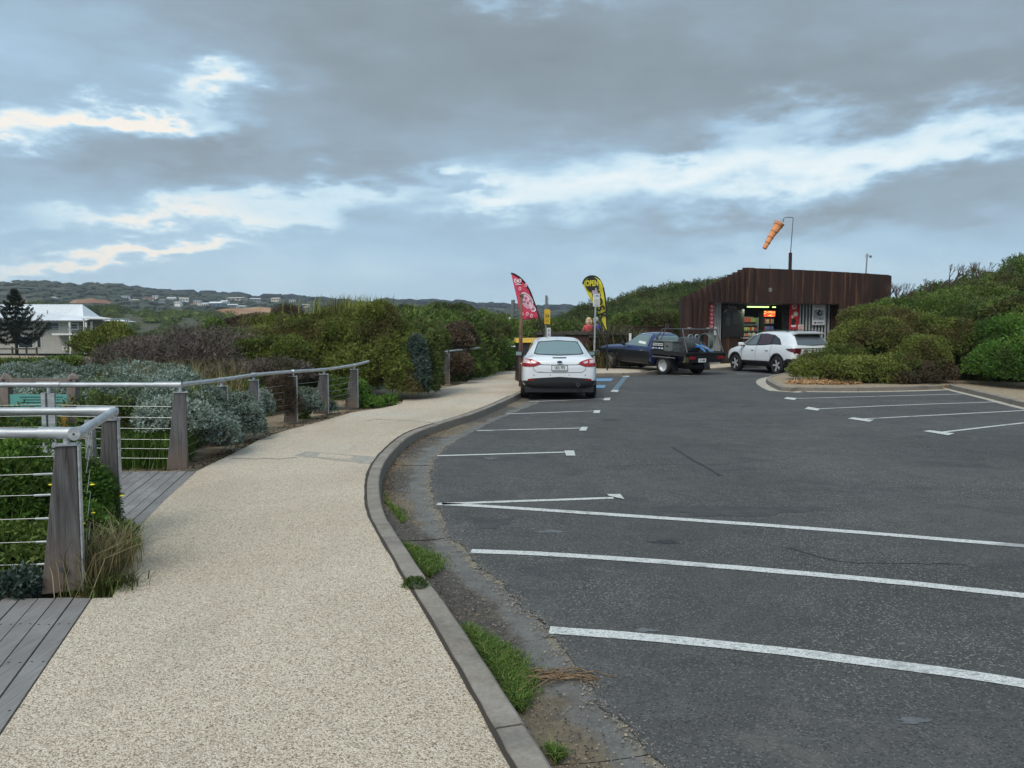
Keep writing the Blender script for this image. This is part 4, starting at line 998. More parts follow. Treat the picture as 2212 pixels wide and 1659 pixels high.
bush('dune_bush', 'brown dry flank of scrub on the left shoulder of the round dune bush', 'bush', scatter([LU(560, 730, 22.5, 70, 48, 1.2), LU(610, 715, 22.5, 50, 44, 1), LU(520, 760, 20, 50, 36, 1), LU(610, 790, 17.8, 60, 34, .8)], 8, 12, .4), FOL['brown'], (.10, .028), 2.0, seed=71, rough=.3, ground=0)
n = 340; u = rng.normal(765, 48, n); d = rng.uniform(18.4, 19.6, n); P = np.stack([(u-1106)/1662*d, d, 2.05+.0*u], 1)
tag(blades('green_shoots', P, .46, .020, FOL['olive'], lean=.3, seed=15, tint=rng.uniform(.5, 1, n)), 'upright grassy shoots on the crown of the round dune bush', 'grass', kind='stuff')
col_bushes = [
 ('dark olive bush at the right foot of the round dune bush', [LU(885, 790, 17.6, 26, 60), LU(872, 750, 18, 30, 50), LU(860, 830, 17.0, 22, 30), LU(884, 838, 17.0, 22, 20, .4), LU(872, 800, 17.3, 30, 36, .6)], 'olive'),
 ('upright blue-green bush on the path edge between two darker bushes', [LU(905, 800, 17.3, 16, 55, .35), LU(900, 770, 17.4, 15, 40, .3), LU(912, 830, 17.2, 12, 30, .25)], 'bluegreen'),
 ('dark upright bush leaning over the path right of the blue-green bush', [LU(932, 780, 18.2, 20, 64, .5), LU(940, 740, 18.8, 24, 36, .6), LU(922, 832, 17.6, 20, 24, .4), LU(938, 820, 18.0, 16, 28, .4), LU(900, 740, 19.0, 30, 34, .6)], 'dark'),
 ('rounded rusty brown bush behind the short handrail', [LU(975, 745, 23.5, 44, 40), LU(1000, 735, 24.5, 32, 34)], 'brown'),
 ('small brown bush under the short handrail post', [LU(990, 795, 22.3, 30, 28, .4), LU(958, 800, 22.8, 20, 30, .3)], 'brown'),
 ('green bush at the corner of the path before the far hedge', [LU(1012, 790, 23.8, 20, 32, .4), LU(1020, 800, 24.0, 16, 14, .3)], 'coast_green'),
]
for i, (lb, L_, k_) in enumerate(col_bushes):
    bush('bush', lb, 'bush', scatter(L_, 7, 80+i, .42), FOL[k_], (.10, .036), 2.4, seed=80+i, rough=.28, ground=.05)
hd = [LU(u, 775, 30.2+.1*math.sin(u), 28, 28, .7) for u in range(1038, 1128, 13)]
bush('hedge', 'bright green hedge swallowing the farthest handrail, left of the wooden post', 'hedge', scatter(hd, 5, 90, .5), FOL['bright'], (.15, .055), 2.4, seed=90, rough=.25, ground=.05)
def back_scrub():
    L_ = []
    for i in range(90):
        d = rr.uniform(24, 44); u = rr.uniform(850, 1240); top = np.interp(u, [850, 900, 960, 1020, 1120, 1240], [690, 682, 684, 688, 694, 708])+rr.uniform(0, 40)*(44-d)/20
        p = W(u, top, d); r_ = rr.uniform(.9, 1.7); 
        if (d < 32 and u > 1020) or (d < 40.5 and u > 1092): continue
        L_.append((p.x, d, p.z-r_*.75, r_, r_, r_*.8))
        L_.append((p.x+rr.uniform(-1, 1), d-1.0, max(.5, p.z-r_*1.6), r_, r_, r_*.9))
    bush('coastal_scrub', 'green coastal scrub rising behind the path hedge, left of the pink flag', 'scrub', L_, FOL['coast_green'], (.22, .08), 1.7, kind='stuff', seed=92, rough=.25, ground=-.3)
    L_ = [LU(u, 678+rr.uniform(-3, 8), 52, 22, 13, 2.0) for u in range(880, 1010, 16)]
    bush('coastal_scrub', 'dark brown-green scrub knoll on the skyline behind the coastal scrub', 'scrub', scatter(L_, 3, 5), FOL['dark'], (.26, .09), 2.0, kind='stuff', seed=93, rough=.25, ground=-.3)
back_scrub()

# --- skyline hill behind the flags and the bushes round the kiosk
def hill_scrub():
    L_ = []; prof_u = [1150, 1200, 1240, 1300, 1340, 1400, 1500, 1600]; prof_v = [722, 700, 676, 657, 640, 628, 606, 600]
    for i in range(330):
        f = rr.random(); d = 44+36*f; u = rr.uniform(1150, 1600); v = np.interp(u, prof_u, prof_v)
        v = v+(1-f)**1.1*(740-v)*1.0+rr.uniform(0, 8); p = W(u, v, d); r_ = rr.uniform(1.2, 2.4)
        L_.append((p.x, d, p.z-r_*.7, r_, r_, r_*.8))
    bush('coastal_scrub', 'windswept dark green scrub covering the hill behind the yellow flag', 'scrub', L_, FOL['dark'], (.27, .095), 1.05, kind='stuff', seed=95, rough=.28, ground=-.5)
    L_ = [LU(rr.uniform(1330, 1500), rr.uniform(690, 712), rr.uniform(41, 44), 26, 16, 1.2) for i in range(14)]
    bush('green_bush', 'brighter green bushes on the slope directly behind the blue ute cab', 'bush', scatter(L_, 3, 96), FOL['coast_green'], (.2, .07), 2.2, seed=96, rough=.25, ground=-.2)
    n = 3600; u = rng.uniform(1262, 1485, n); d = rng.uniform(33.5, 36.5, n); P = np.stack([(u-1106)/1662*d, d, np.full(n, .15)], 1)
    Hh = np.interp(u, [1262, 1300, 1340, 1400, 1485], [1.4, 1.75, 1.7, 1.3, .9])
    tag(blades('reeds', P, Hh, .07, FOL['reed'], lean=.45, seed=17), 'dark brown reedy grass clumps between the low wall and the kiosk', 'grass', kind='stuff')
    n = 700; u = rng.uniform(1255, 1330, n); d = rng.uniform(31.6, 33, n); P = np.stack([(u-1106)/1662*d, d, np.full(n, .12)], 1)
    tag(blades('reeds', P, .8, .05, FOL['straw'], lean=.9, seed=18, tint=rng.uniform(0, .5, n)), 'arching dry sedge in front of the ute bonnet', 'grass', kind='stuff')
hill_scrub()

# --- right-hand island hedge and dune thicket
HEDGE = [
 ('low spreading olive groundcover shrub on the island tip above the orange wood chips', 'olive', [LU(1770, 800, 23.6, 42, 28, 1.3), LU(1830, 805, 23.4, 50, 26, 1.2), LU(1890, 806, 23.2, 48, 26, 1.1), LU(1940, 800, 23.4, 40, 30, 1.1)], .13),
 ('taller olive shrub beside the rear of the white SUV', 'olive', [LU(1852, 742, 25.5, 44, 42, 1.2), LU(1872, 700, 26.5, 42, 30, 1.1), LU(1822, 772, 25, 32, 22, .9)], .13),
 ('rounded olive shrub right of centre on the island, above the brown tangle', 'olive', [LU(1990, 775, 23.6, 42, 38, 1.2), LU(1925, 745, 25.2, 52, 48, 1.3), LU(1890, 700, 27, 40, 30, 1.3)], .13),
 ('brown woody tangle at the foot of the island shrubs beside the kerb', 'brown', [LU(1990, 812, 22.7, 38, 24, .6), LU(2025, 806, 22.9, 28, 24, .6), LU(1945, 818, 22.5, 30, 12, .4)], .09),
 ('shadowed dark thicket in the hollow where the island meets the dune', 'dark', [LU(2060, 760, 24.5, 40, 60, 1.4), LU(2045, 720, 26, 44, 45, 1.4), LU(2095, 720, 25.5, 36, 50, 1.3)], .14),
 ('spreading olive shrub bridging the island shrubs and the dune', 'olive', [LU(1945, 715, 26, 50, 36, 1.3), LU(2000, 735, 25, 50, 40, 1.3), LU(2040, 745, 24.5, 40, 44, 1.2), LU(1900, 735, 25.6, 40, 40, 1.0)], .12),
 ('mid green shrub on the dune above the island', 'coast_green', [LU(1965, 684, 28, 60, 34, 1.6), LU(2025, 690, 27, 56, 40, 1.4), LU(1920, 690, 27.5, 44, 26, 1.3), LU(2060, 670, 27.5, 50, 36, 1.4)], .15),
 ('bright green leafy bush at the right edge overhanging the kerb', 'bright', [LU(2160, 790, 21.6, 42, 44, 1.1), LU(2200, 800, 20.6, 40, 42, 1.0), LU(2180, 740, 22.6, 50, 44, 1.3), LU(2240, 780, 20.4, 40, 60, 1.0)], .12),
 ('bushy mid green shrub higher on the dune at the right edge', 'coast_green', [LU(2170, 690, 24.5, 60, 40, 1.5), LU(2230, 690, 23.5, 50, 50, 1.4)], .14),
 ('lighter green shrub on the upper dune above the dark hollow', 'coast_green', [LU(2110, 655, 28, 50, 32, 1.6), LU(2160, 640, 29, 46, 34, 1.6)], .16),
]
for i, (lb, k_, L_, lf) in enumerate(HEDGE):
    bush('shrub', lb, 'shrub', scatter(L_, 9, 110+i, .4), FOL[k_], (lf, lf*.34), 2.3 if k_ != 'brown' else 1.8, seed=110+i, rough=.38, ground=.05, droop=.10, sprig=2.2)
def dune_thicket():
    L_ = []; pu = [1760, 1790, 1850, 1900, 1950, 2000, 2050, 2100, 2150, 2212, 2400, 2700]; pv = [725, 704, 676, 650, 632, 622, 606, 588, 572, 550, 500, 440]
    for i in range(420):
        f = rr.random(); u = rr.uniform(1780, 2700); d0 = np.interp(u, [1780, 2000, 2212, 2700], [28.5, 26.5, 23.5, 19]); d = d0+f*14
        v = np.interp(u, pu, pv); v = v+(1-f)*(770-v)*.85+rr.uniform(0, 10); p = W(u, v, d); r_ = rr.uniform(.6, 1.25)
        if u < 1930 and d > 31: continue
        L_.append((p.x, d, p.z-r_*.75, r_, r_, r_*.8))
    a = [l for i, l in enumerate(L_) if i % 3]; b = [l for i, l in enumerate(L_) if i % 3 == 0]
    bush('dune_thicket', 'thick green coastal shrubs massed up the dune at the right', 'scrub', a, FOL['coast_green'], (.19, .066), 1.7, kind='stuff', seed=97, rough=.3, ground=-.3)
    bush('dune_thicket', 'darker brownish scrub scattered through the dune thicket at the right', 'scrub', b, FOL['dark'], (.18, .06), 1.7, kind='stuff', seed=98, rough=.3, ground=-.3)
dune_thicket()
def twigs(name, label, cx, cy, cz, spread, h, n, seed, lean=.5):
    b = MB(); r = random.Random(seed)
    def grow(p, d, L, rad, k):
        q = p+d*L; b.tube([p, p.lerp(q, .5)+Vector((r.uniform(-.05, .05), 0, .03))*L, q], [rad, rad*.8, rad*.55], 4, False)
        if k:
            for _ in range(3): grow(q if r.random() < .6 else p.lerp(q, .6), (d+Vector((r.uniform(-.6, .6)+lean*.3, r.uniform(-.5, .5), r.uniform(-.1, .5)))).normalized(), L*.68, rad*.55, k-1)
    for i in range(n):
        grow(Vector((r.uniform(-spread, spread), r.uniform(-spread*.4, spread*.4), 0)), Vector((r.uniform(-.4, .4)+lean*.3, r.uniform(-.3, .3), 1)).normalized(), h*.34, .03, 3)
    o = b.build(name, BARK, smooth=True, loc=(cx, cy, cz)); tag(o, label, 'shrub'); return o
p = W(1940, 640, 38); twigs('bare_shrub', 'bare wind-bent grey shrub on the skyline between kiosk and dune', p.x, p.y, p.z-.5, .8, 1.5, 9, 3)
p = W(2105, 590, 33); twigs('bare_shrub', 'bare twigs poking from the dune crest at upper right', p.x, p.y, p.z-.4, 1.3, 1.1, 10, 5)
p = W(2035, 612, 36); twigs('bare_shrub', 'sparse dead stems on the dune crest left of the higher bare twigs', p.x, p.y, p.z-.4, .9, .8, 7, 6)
# orange mulch and kerbside weeds
n = 5200; th = rng.uniform(0, 6.28, n); q = np.sqrt(rng.random(n)); c0 = G(1775, 829, .12)
P = np.stack([c0.x+.15+1.05*q*np.cos(th), c0.y+.30+.42*q*np.sin(th), .12+.07*(1-q)+.03*rng.random(n)], 1)
D = rng.normal(size=(n, 3)); D[:, 2] *= .25; D /= np.linalg.norm(D, axis=1)[:, None]
tag(leaf_mesh('wood_chips', P, D, .11, .022, FOL['mulch'], None, rng.random(n), 1, .2, 0, 0, 3), 'orange wood chip mulch on the tip of the island', 'mulch', kind='stuff')
def kerbgrass(label, u0, v0, u1, v1, w, n, h, seed, name='grass_clump'):
    a, b = G(u0, v0, .0), G(u1, v1, .0); r = np.random.default_rng(seed); t_ = np.clip(r.beta(1.6, 1.6, n), 0, 1)
    X = a.x+(b.x-a.x)*t_; Y = a.y+(b.y-a.y)*t_; off = np.abs(r.normal(0, w*.55, n))*np.sin(np.pi*np.clip(t_, .05, .95))
    o = blades(name, np.stack([X+off, Y+.15*off, np.zeros(n)+.003], 1), h*.9*(1.15-off/(w*2.2)).clip(.3, 1.2)*(.55+.6*r.random(n)), .0042, FOL['grass'], lean=1.0, seed=seed, tint=np.where(r.random(n) < .12, .98, r.random(n)*.9))
    return tag(o, label, 'grass')
kerbgrass('small bright green grass tuft in the gutter below the kerb bend', 830, 1085, 868, 1133, .11, 900, .045, 1)
kerbgrass('bright green grass clump in the gutter opposite the second long bay line', 871, 1180, 925, 1250, .17, 3600, .055, 2)
kerbgrass('largest bright green grass strip along the kerb near the twig pile', 1002, 1362, 1125, 1545, .16, 8000, .058, 3)
kerbgrass('tiny grass sprig in the gutter at the bottom edge', 1180, 1622, 1200, 1652, .06, 260, .06, 5)
kerbgrass('thin mossy grass in the gutter above the kerb bend', 826, 1060, 835, 1090, .07, 160, .03, 6)
L5 = scatter([(0, 0, .0, .05, .03, .02)], 3, 4); q = G(893, 1268, ZP)
bush('weed', 'small green weed rooted in the joint between kerb and path', 'weed', [(q.x+l[0], q.y+l[1], ZP+.01, .05, .03, .025) for l in L5], FOL['bright'], (.02, .008), 2, seed=3, ground=ZP, stems=False, inner=False)
# twigs and leaf litter in the gutter
b = MB(); r2 = random.Random(12); c0 = G(1190, 1462, .02)
for i in range(38):
    x, y = c0.x+r2.gauss(0, .10), c0.y+r2.gauss(0, .035); a = r2.gauss(0, .45); L0 = r2.uniform(.03, .11)
    b.tube([(x-L0*math.cos(a), y-L0*math.sin(a), .012), (x, y+r2.gauss(0, .006), .014+.02*r2.random()), (x+L0*math.cos(a), y+L0*math.sin(a), .012)], [.0028, .0034, .0018], 5)
tag(b.build('twig_pile', mat('dry_twig', (.20, .13, .07), .9, var=.4, vscale=40), smooth=True), 'little pile of brown dry twigs washed up beside the gutter grass', 'twigs', kind='stuff')
def litter(label, pts, w, n, size, seed, z=.012, m='litter'):
    r = np.random.default_rng(seed); PT = resample([G(u, v, z) for u, v in pts], .1); idx = r.integers(0, len(PT), n)
    B_ = np.array([[p.x, p.y, z] for p in PT])[idx]; B_[:, 0] += r.normal(0, w, n); B_[:, 1] += r.normal(0, w*.6, n)
    D = r.normal(size=(n, 3)); D[:, 2] = np.abs(D[:, 2])*.12; D /= np.linalg.norm(D, axis=1)[:, None]
    tag(leaf_mesh('leaf_litter', B_, D, size, size*.28, FOL[m], None, r.random(n), 1, .15, 0, 0, seed, curl=.3), label, 'leaf litter', kind='stuff')
litter('brown leaf litter caught in the gutter round the kerb bend', [(835, 1085), (832, 1030), (850, 985), (900, 950), (960, 925)], .06, 2200, .028, 1)
litter('dark bark crumbs in the gutter along the near kerb', [(900, 1230), (1000, 1340), (1100, 1500), (1200, 1650)], .10, 1400, .014, 2)
litter('dry litter on the sandy strip between path and silver bushes', [(420, 1012), (500, 975), (620, 925), (760, 888), (840, 874)], .10, 2600, .035, 3, .085)
litter('litter on the sand beside the nearest post and path edge', [(205, 1290), (262, 1235), (297, 1170)], .07, 700, .02, 4, .085)
# ------------------------------------------------------------------ distance: ridge, woods, houses, pine
def far_lumps(cond, n, rmin, rmax, seed, zfac=.8):
    r = random.Random(seed); out = []
    while len(out) < n:
        q = cond(r)
        if q is None: continue
        x, y = q; z = float(terrain_z(np.array([x]), np.array([y]))[0]); a = r.uniform(rmin, rmax)
        out.append((x, y, z+a*.2, a, a, a*zfac))
    return out
FOL['far'] = foliage('far_bush', [(.022, .032, .016), (.040, .052, .025), (.055, .066, .032), (.08, .08, .045)], None, trans=0)
FOL['ridge'] = foliage('ridge_trees', [(.006, .010, .008), (.012, .018, .014), (.02, .027, .02)], None, trans=0)
def c1(r):
    d = r.uniform(132, 330); u = r.uniform(-260, 900)
    return ((u-1106)/1662*d, d)
for nm, k_, n_, sd in (('dull green scrub rolling over the low hills beyond the white house', 'coast_green', 300, 4), ('darker thickets dotted over the low hills beyond the white house', 'dark', 260, 14)):
    L_ = far_lumps(c1, n_, 1.2, 3.6, sd, .55)
    bush('coastal_scrub', nm, 'scrub', L_, FOL[k_], (.85, .34), 1.0, kind='stuff', seed=200+sd, ground=-9, inner=False, rough=.3)
    blobs('scrub_canopy', nm.replace('dull', 'rounded').replace('darker', 'inner canopy of darker'), 'scrub', [(l[0], l[1], l[2], l[3]*.93, l[4]*.93, l[5]*.93) for l in L_], FOL[k_], sd)
def c2(r):
    d = r.uniform(360, 1000); u = r.uniform(-300, 1300)
    return ((u-1106)/1662*d, d)
blobs('far_scrub', 'patchy bushland on the slope below the distant ridge', 'scrub', far_lumps(c2, 2400, 2.5, 8, 5, .4), FOL['far'], 5, sub=1)
def c3(r):
    d = r.uniform(1180, 1270); u = r.uniform(-400, 1330)
    if math.sin(u*.021)+math.sin(u*.053+1) < -.5+.6*(u > 380) and r.random() < .8: return None
    return ((u-1106)/1662*d, d)
RL = [(l[0], l[1], l[2]-1, l[3]*1.7, l[4]*1.2, l[5]) for l in far_lumps(c3, 760, 5, 12, 6, .8)]
blobs('far_woodland', 'dark line of trees along the crest of the distant ridge', 'woodland', RL, FOL['ridge'], 6, .12)
# eroded ochre banks
m, t, p = new_mat('ochre_earth'); gpos = t.node('ShaderNodeNewGeometry').outputs['Position']
col = t.ramp(t.noise(t.scale(gpos, .03, .03, .16), 1, 7, .65), [(.35, (.19, .075, .045)), (.5, (.30, .155, .085)), (.65, (.40, .27, .16))]); t.put(p.inputs['Base Color'], col); p.inputs['Roughness'].default_value = .95
def bank(u0, u1, v0, v1, d, seed, name='eroded_bank'):
    n, k = 40, 8; vs = []; r = random.Random(seed)
    for j in range(k):
        for i in range(n):
            f = i/(n-1); u = u0+(u1-u0)*f; e = math.sin(math.pi*f)**.6; g_ = j/(k-1)
            vt = v0+(1-e)*(v1-v0)*.8+1.2*math.sin(f*17+seed); p_ = W(u, v1+(vt-v1)*g_, d+g_*26+4*math.sin(f*23+g_*3))
            vs.append(p_)
    o = MB().add(vs, [(j*n+i, j*n+i+1, (j+1)*n+i+1, (j+1)*n+i) for j in range(k-1) for i in range(n-1)]).build(name, MATS['ochre_earth'], None, smooth=True); o['kind'] = 'structure'
bank(425, 668, 664, 690, 350, 1); bank(150, 240, 645, 655, 520, 2); bank(20, 60, 646, 655, 560, 3)
# houses on the ridge
WALLS = {'white': mat('far_white_wall', (.78, .78, .76), .8), 'cream': mat('far_cream_wall', (.62, .55, .44), .8), 'red': mat('far_red_roof', (.24, .11, .08), .8), 'grey': mat('far_grey_roof', (.25, .26, .27), .7), 'blue': mat('far_blue_glass', (.12, .20, .28), .3), 'pale': mat('far_pale_roof', (.60, .62, .62), .6)}
DARKWIN = mat('dark_window', (.02, .025, .03), .15, var=0)
def far_house(u, v, wpx, hpx, wall, roof, d, label, storeys=1):
    for d in np.arange(520, 1230, 12.):      # walk out until the hillside is met at this bearing
        q = W(u, v+hpx, d)
        if float(terrain_z(np.array([q.x]), np.array([q.y]))[0]) >= q.z-.5: break
    p = W(u, v, d); s = d/1662; w = wpx*s; h = hpx*s; dp = w*.7; rz = random.uniform(-.3, .3)
    root = empty('house', (p.x, p.y, p.z-h+1.5), rz, label=label, cat='house', group='houses on the distant ridge')
    box('wall', WALLS[wall], (0, 0, h*.35-3), (w, dp, h*.7+6), root)
    MB().prism([(-dp*.58, h*.7), (dp*.58, h*.7), (0, h)], -w*.54, w*.54, 'x').build('roof', WALLS[roof], root)
    for k in range(3): box('window', DARKWIN, (w*(-.32+.32*k), -dp*.5-.05, h*.36), (w*.16, .12, h*.3), root)
FH = [(322, 646, 20, 8, 'cream', 'red', 'brown-roofed house at the left end of the ridge houses'), (352, 650, 14, 6, 'grey', 'grey', 'small grey house below the brown-roofed one on the ridge'),
 (371, 645, 17, 9, 'white', 'pale', 'small bright white house high on the ridge, left of centre'), (398, 646, 18, 8, 'white', 'cream', 'cream-roofed house just right of the small bright white ridge house'),
 (428, 652, 16, 8, 'cream', 'grey', 'grey-roofed house between the cream-roofed and blue-fronted ridge houses'), (446, 657, 18, 8, 'white', 'pale', 'low white house left of the blue-fronted ridge house'),
 (469, 655, 30, 12, 'blue', 'white', 'largest white house on the ridge with a blue glass front'), (503, 660, 20, 8, 'grey', 'pale', 'low grey house right of the blue-fronted ridge house'),
 (512, 645, 36, 8, 'cream', 'cream', 'long cream house alone near the ridge crest'), (552, 647, 20, 7, 'grey', 'pale', 'grey house right of the long cream ridge house'),
 (597, 646, 18, 7, 'cream', 'cream', 'cream house at the right end of the ridge houses'), (272, 642, 16, 7, 'white', 'grey', 'pale house among trees above the white beach house'), (118, 645, 12, 5, 'white', 'pale', 'tiny white shed on the hillside behind the pine'), (386, 655, 14, 6, 'white', 'pale', 'white cottage below the cream-roofed ridge house'), (418, 659, 12, 5, 'cream', 'red', 'small red-roofed cottage left of the low white ridge house'), (486, 652, 16, 7, 'white', 'white', 'bright white house tucked behind the blue-fronted ridge house'), (522, 663, 18, 6, 'white', 'pale', 'low white shed right of the low grey ridge house'), (292, 650, 14, 5, 'cream', 'cream', 'cream bungalow left of the brown-roofed ridge house'), (336, 641, 12, 6, 'white', 'grey', 'tiny white house on the crest above the grey ridge house'), (632, 650, 14, 6, 'white', 'grey', 'white house beside the last cream house on the ridge'),
 (660, 660, 16, 5, 'cream', 'cream', 'low cream house beside the shoulder of the dune bush')]
for (u, v, w, h, a, b_, lb) in FH: far_house(u, v, w, h, a, b_, 1120 if v < 652 else 980, lb)

# ------------------------------------------------------------------ white beach house
WH = mat('render_wall', (.42, .40, .35), .85, var=.08, vscale=1.2); WR = mat('white_metal_roof', (.74, .76, .77), .55, var=.05); TRIM = mat('white_trim', (.74, .74, .70), .5, var=.05); GUT = mat('grey_gutter', (.16, .17, .17), .6)
hs = empty('beach_house', (-66, 106, -1.3), label='large white-roofed two-storey beach house with balcony behind the pine', cat='house')
hx, hy, hz = hs.location
def HP(u, v, dd=0):
    p = W(u, v, 106+dd); return Vector((p.x-hx, p.y-hy, p.z-hz))
S_ = 106/1662
zb = 0; zt = HP(0, 693).z; xl = HP(-160, 700).x; xr = HP(153, 700).x
box('wall', WH, ((xl+xr)/2, 5, zt/2), (xr-xl, 10, zt), hs)
box('wall', WH, (HP(170, 700).x, 7, zt/2), (HP(185, 0).x-HP(153, 0).x, 6, zt), hs)
# hipped roof with a flatter veranda skirt
rz_ = HP(0, 655).z; e = zt+.02; xa = HP(-200, 0).x; x1 = HP(113, 0).x; x2 = HP(133, 0).x; x3 = HP(186, 0).x
rv = [(xa, -1.4, e), (x3, -1.4, e), (x3, 11, e), (xa, 11, e), (xa, 4.5, rz_), (x1, 4.5, rz_), (x2, 2.4, HP(0, 682).z), (x2, 6.8, HP(0, 682).z)]
MB().add(rv, [(0, 1, 6, 5, 4), (1, 2, 7, 6), (2, 3, 4, 5, 7), (5, 6, 7), (0, 4, 3), (0, 3, 2, 1)]).build('roof', WR, hs)
rf = hs.children[-1]
for k in range(46):
    x = xa+.5+k*.5
    if x < x1: 
        q = MB().box((x, 1.5, (e+rz_)/2+.02), (.05, 6.55, .04), Matrix.Rotation(math.atan2(rz_-e, 5.9), 3, 'X')); q.build('roof_seam', WR, rf)
box('gutter', GUT, ((xa+x3)/2, -1.45, e-.06), (x3-xa, .12, .16), hs)
for (u0, u1, v0, v1) in [(147, 168, 700, 711), (81, 89, 728, 750), (41, 71, 727, 750), (100, 128, 698, 712), (15, 34, 698, 712)]:
    a, b_ = HP(u0, v0), HP(u1, v1); w = box('window', TRIM, ((a.x+b_.x)/2, -.03, (a.z+b_.z)/2), (b_.x-a.x+.2, .08, a.z-b_.z+.2), hs); box('pane', DARKWIN, ((a.x+b_.x)/2, -.09, (a.z+b_.z)/2), (b_.x-a.x, .05, a.z-b_.z), w)
za = HP(0, 722).z; box('balcony_floor', TRIM, ((HP(98, 0).x+HP(186, 0).x)/2, -.8, za), (HP(186, 0).x-HP(98, 0).x, 1.5, .25), hs)
for u in (136, 172, 184): box('veranda_post', TRIM, (HP(u, 0).x, -1.3, zt/2-.05), (.22, .22, zt-.1), hs)
for k in range(4): box('balcony_rail', STEEL, ((HP(98, 0).x+HP(186, 0).x)/2, -1.48, za+.35+.22*k), (HP(186, 0).x-HP(98, 0).x, .04, .04), hs)
ac = box('air_conditioner', TRIM, (HP(115, 0).x, -.3, HP(0, 752).z), (.62, .35, .5), hs); MB().lathe([(0, -.01), (.18, -.01), (.18, .01)], 'y', (HP(115, 0).x, -.49, HP(0, 752).z), 16).build('fan_grille', DARKWIN, ac)
MB().lathe([(.06, 0), (.06, .5), (.14, .55), (.02, .7)], 'z', (HP(56, 0).x, 2, HP(0, 677).z-.2), 10).build('flue', GUT, hs, smooth=True)
cp = empty('carport', (HP(205, 0).x+hx, 106, -1.3), label='flat-roofed carport on thin posts at the right of the beach house', cat='carport')
box('roof', WR, (0, 0, HP(0, 689).z), (4.0, 5, .14), cp)
for x, y in ((-1.8, -2.3), (1.8, -2.3), (1.2, -2.3), (1.8, 2.3)): box('post', TRIM, (x, y, HP(0, 689).z/2), (.12, .12, HP(0, 689).z), cp)
# norfolk pine: whorls of upswept branches clothed in needles
def pine():
    d = 72; base = W(37, 772, d); top = W(37, 624, d); H = top.z-base.z; root = empty('norfolk_pine', base, label='dark Norfolk pine with upswept whorled branches in front of the beach house', cat='tree')
    MB().tube([(0, 0, -.5), (0, 0, H*.5), (0, 0, H)], [.16, .10, .015], 8).build('trunk', BARK, root, smooth=True)
    lv = [(.965, .14), (.93, .30), (.885, .45), (.84, .62), (.785, .95), (.725, 1.25), (.665, 1.55), (.60, 1.95), (.535, 2.35), (.47, 2.8), (.40, 3.1), (.33, 3.0), (.27, 2.5)]
    r = np.random.default_rng(5)
    for j, (f, L0) in enumerate(lv):
        nb = 6 if j > 3 else 5; a0 = r.random()*6
        for k in range(nb):
            a = a0+6.283*k/nb+r.normal(0, .12); L1 = L0*.92*(.8+.3*r.random()); n = 20+int(46*L1); s = r.random(n)**.8
            zc = H*f+L1*(-.28*np.sin(s*2.6)+.40*s**2.2)
            X = L1*s*math.cos(a); Y = L1*s*math.sin(a)
            P = np.stack([X, Y, zc], 1)+r.normal(0, .035+.02*L1*.3, (n, 3)); D = np.stack([np.full(n, math.cos(a)), np.full(n, math.sin(a)), .5+0*s], 1)+r.normal(0, .5, (n, 3)); D /= np.linalg.norm(D, axis=1)[:, None]
            br = leaf_mesh('branch', P, D, .20, .06, FOL['pine'], root, None, 3, .5, .5, 0, j*9+k)
pine()
# rail fence and lime-tipped shrub before the house
fr = empty('rail_fence', W(20, 762, 60), label='low dark rail fence in front of the beach house lawn', cat='fence'); box('rail', BARK, (0, 0, .3), (4.4, .08, .10), fr)
for x in (-2.1, -1.0, .2, 1.3, 2.1): box('post', BARK, (x, .08, 0), (.1, .1, .9), fr)
bush('lime_shrub', 'yellow-green shrub with pale tips, right of the beach house', 'shrub', scatter([LU(215, 740, 26, 36, 26), LU(185, 750, 26, 28, 18), LU(245, 730, 26.5, 30, 26), LU(262, 745, 26, 22, 22), LU(225, 755, 25.5, 44, 18)], 9, 31, .4), FOL['lime'], (.17, .06), 1.7, seed=210, rough=.3, ground=-.8, droop=-.25, spread=.7)
bush('green_bush', 'low mixed green bushes in front of the beach house wall', 'bush', scatter([LU(60, 790, 30, 40, 7), LU(120, 788, 30, 46, 8), LU(10, 790, 30, 40, 7), LU(150, 784, 29, 26, 8)], 6, 32, .5), FOL['coast_green'], (.15, .06), 2, seed=211, rough=.3, ground=-.8)
# ------------------------------------------------------------------ vehicles
GLASS = mat('tinted_glass', (.025, .032, .036), .06, var=0, spec=.8); GLASS2 = mat('green_glass', (.16, .23, .23), .07, var=0, spec=.9)
RUB = mat('tyre_rubber', (.018, .018, .019), .8, var=.15, vscale=20); BLK = mat('black_plastic', (.018, .018, .020), .5, var=.1); RIM = mat('alloy', (.50, .51, .52), .35, .25, var=.1)
WPAINT = mat('white_car_paint', (.76, .79, .81), .22, var=.02, coat=.6); RED = mat('tail_lamp_red', (.30, .012, .018), .15, var=0, spec=.7); LCLEAR = mat('tail_lamp_clear', (.62, .45, .45), .15, var=0, spec=.7)
CHR = mat('chrome', (.75, .76, .77), .12, .95, var=0); PLATE = mat('plate_white', (.75, .77, .75), .5, var=0); SEAM = mat('panel_gap', (.05, .052, .055), .7, var=0)
NAVY = mat('navy_car_paint', (.016, .030, .105), .22, var=.05, coat=.8); BLACKP = mat('satin_black_paint', (.010, .011, .014), .35, var=.1)
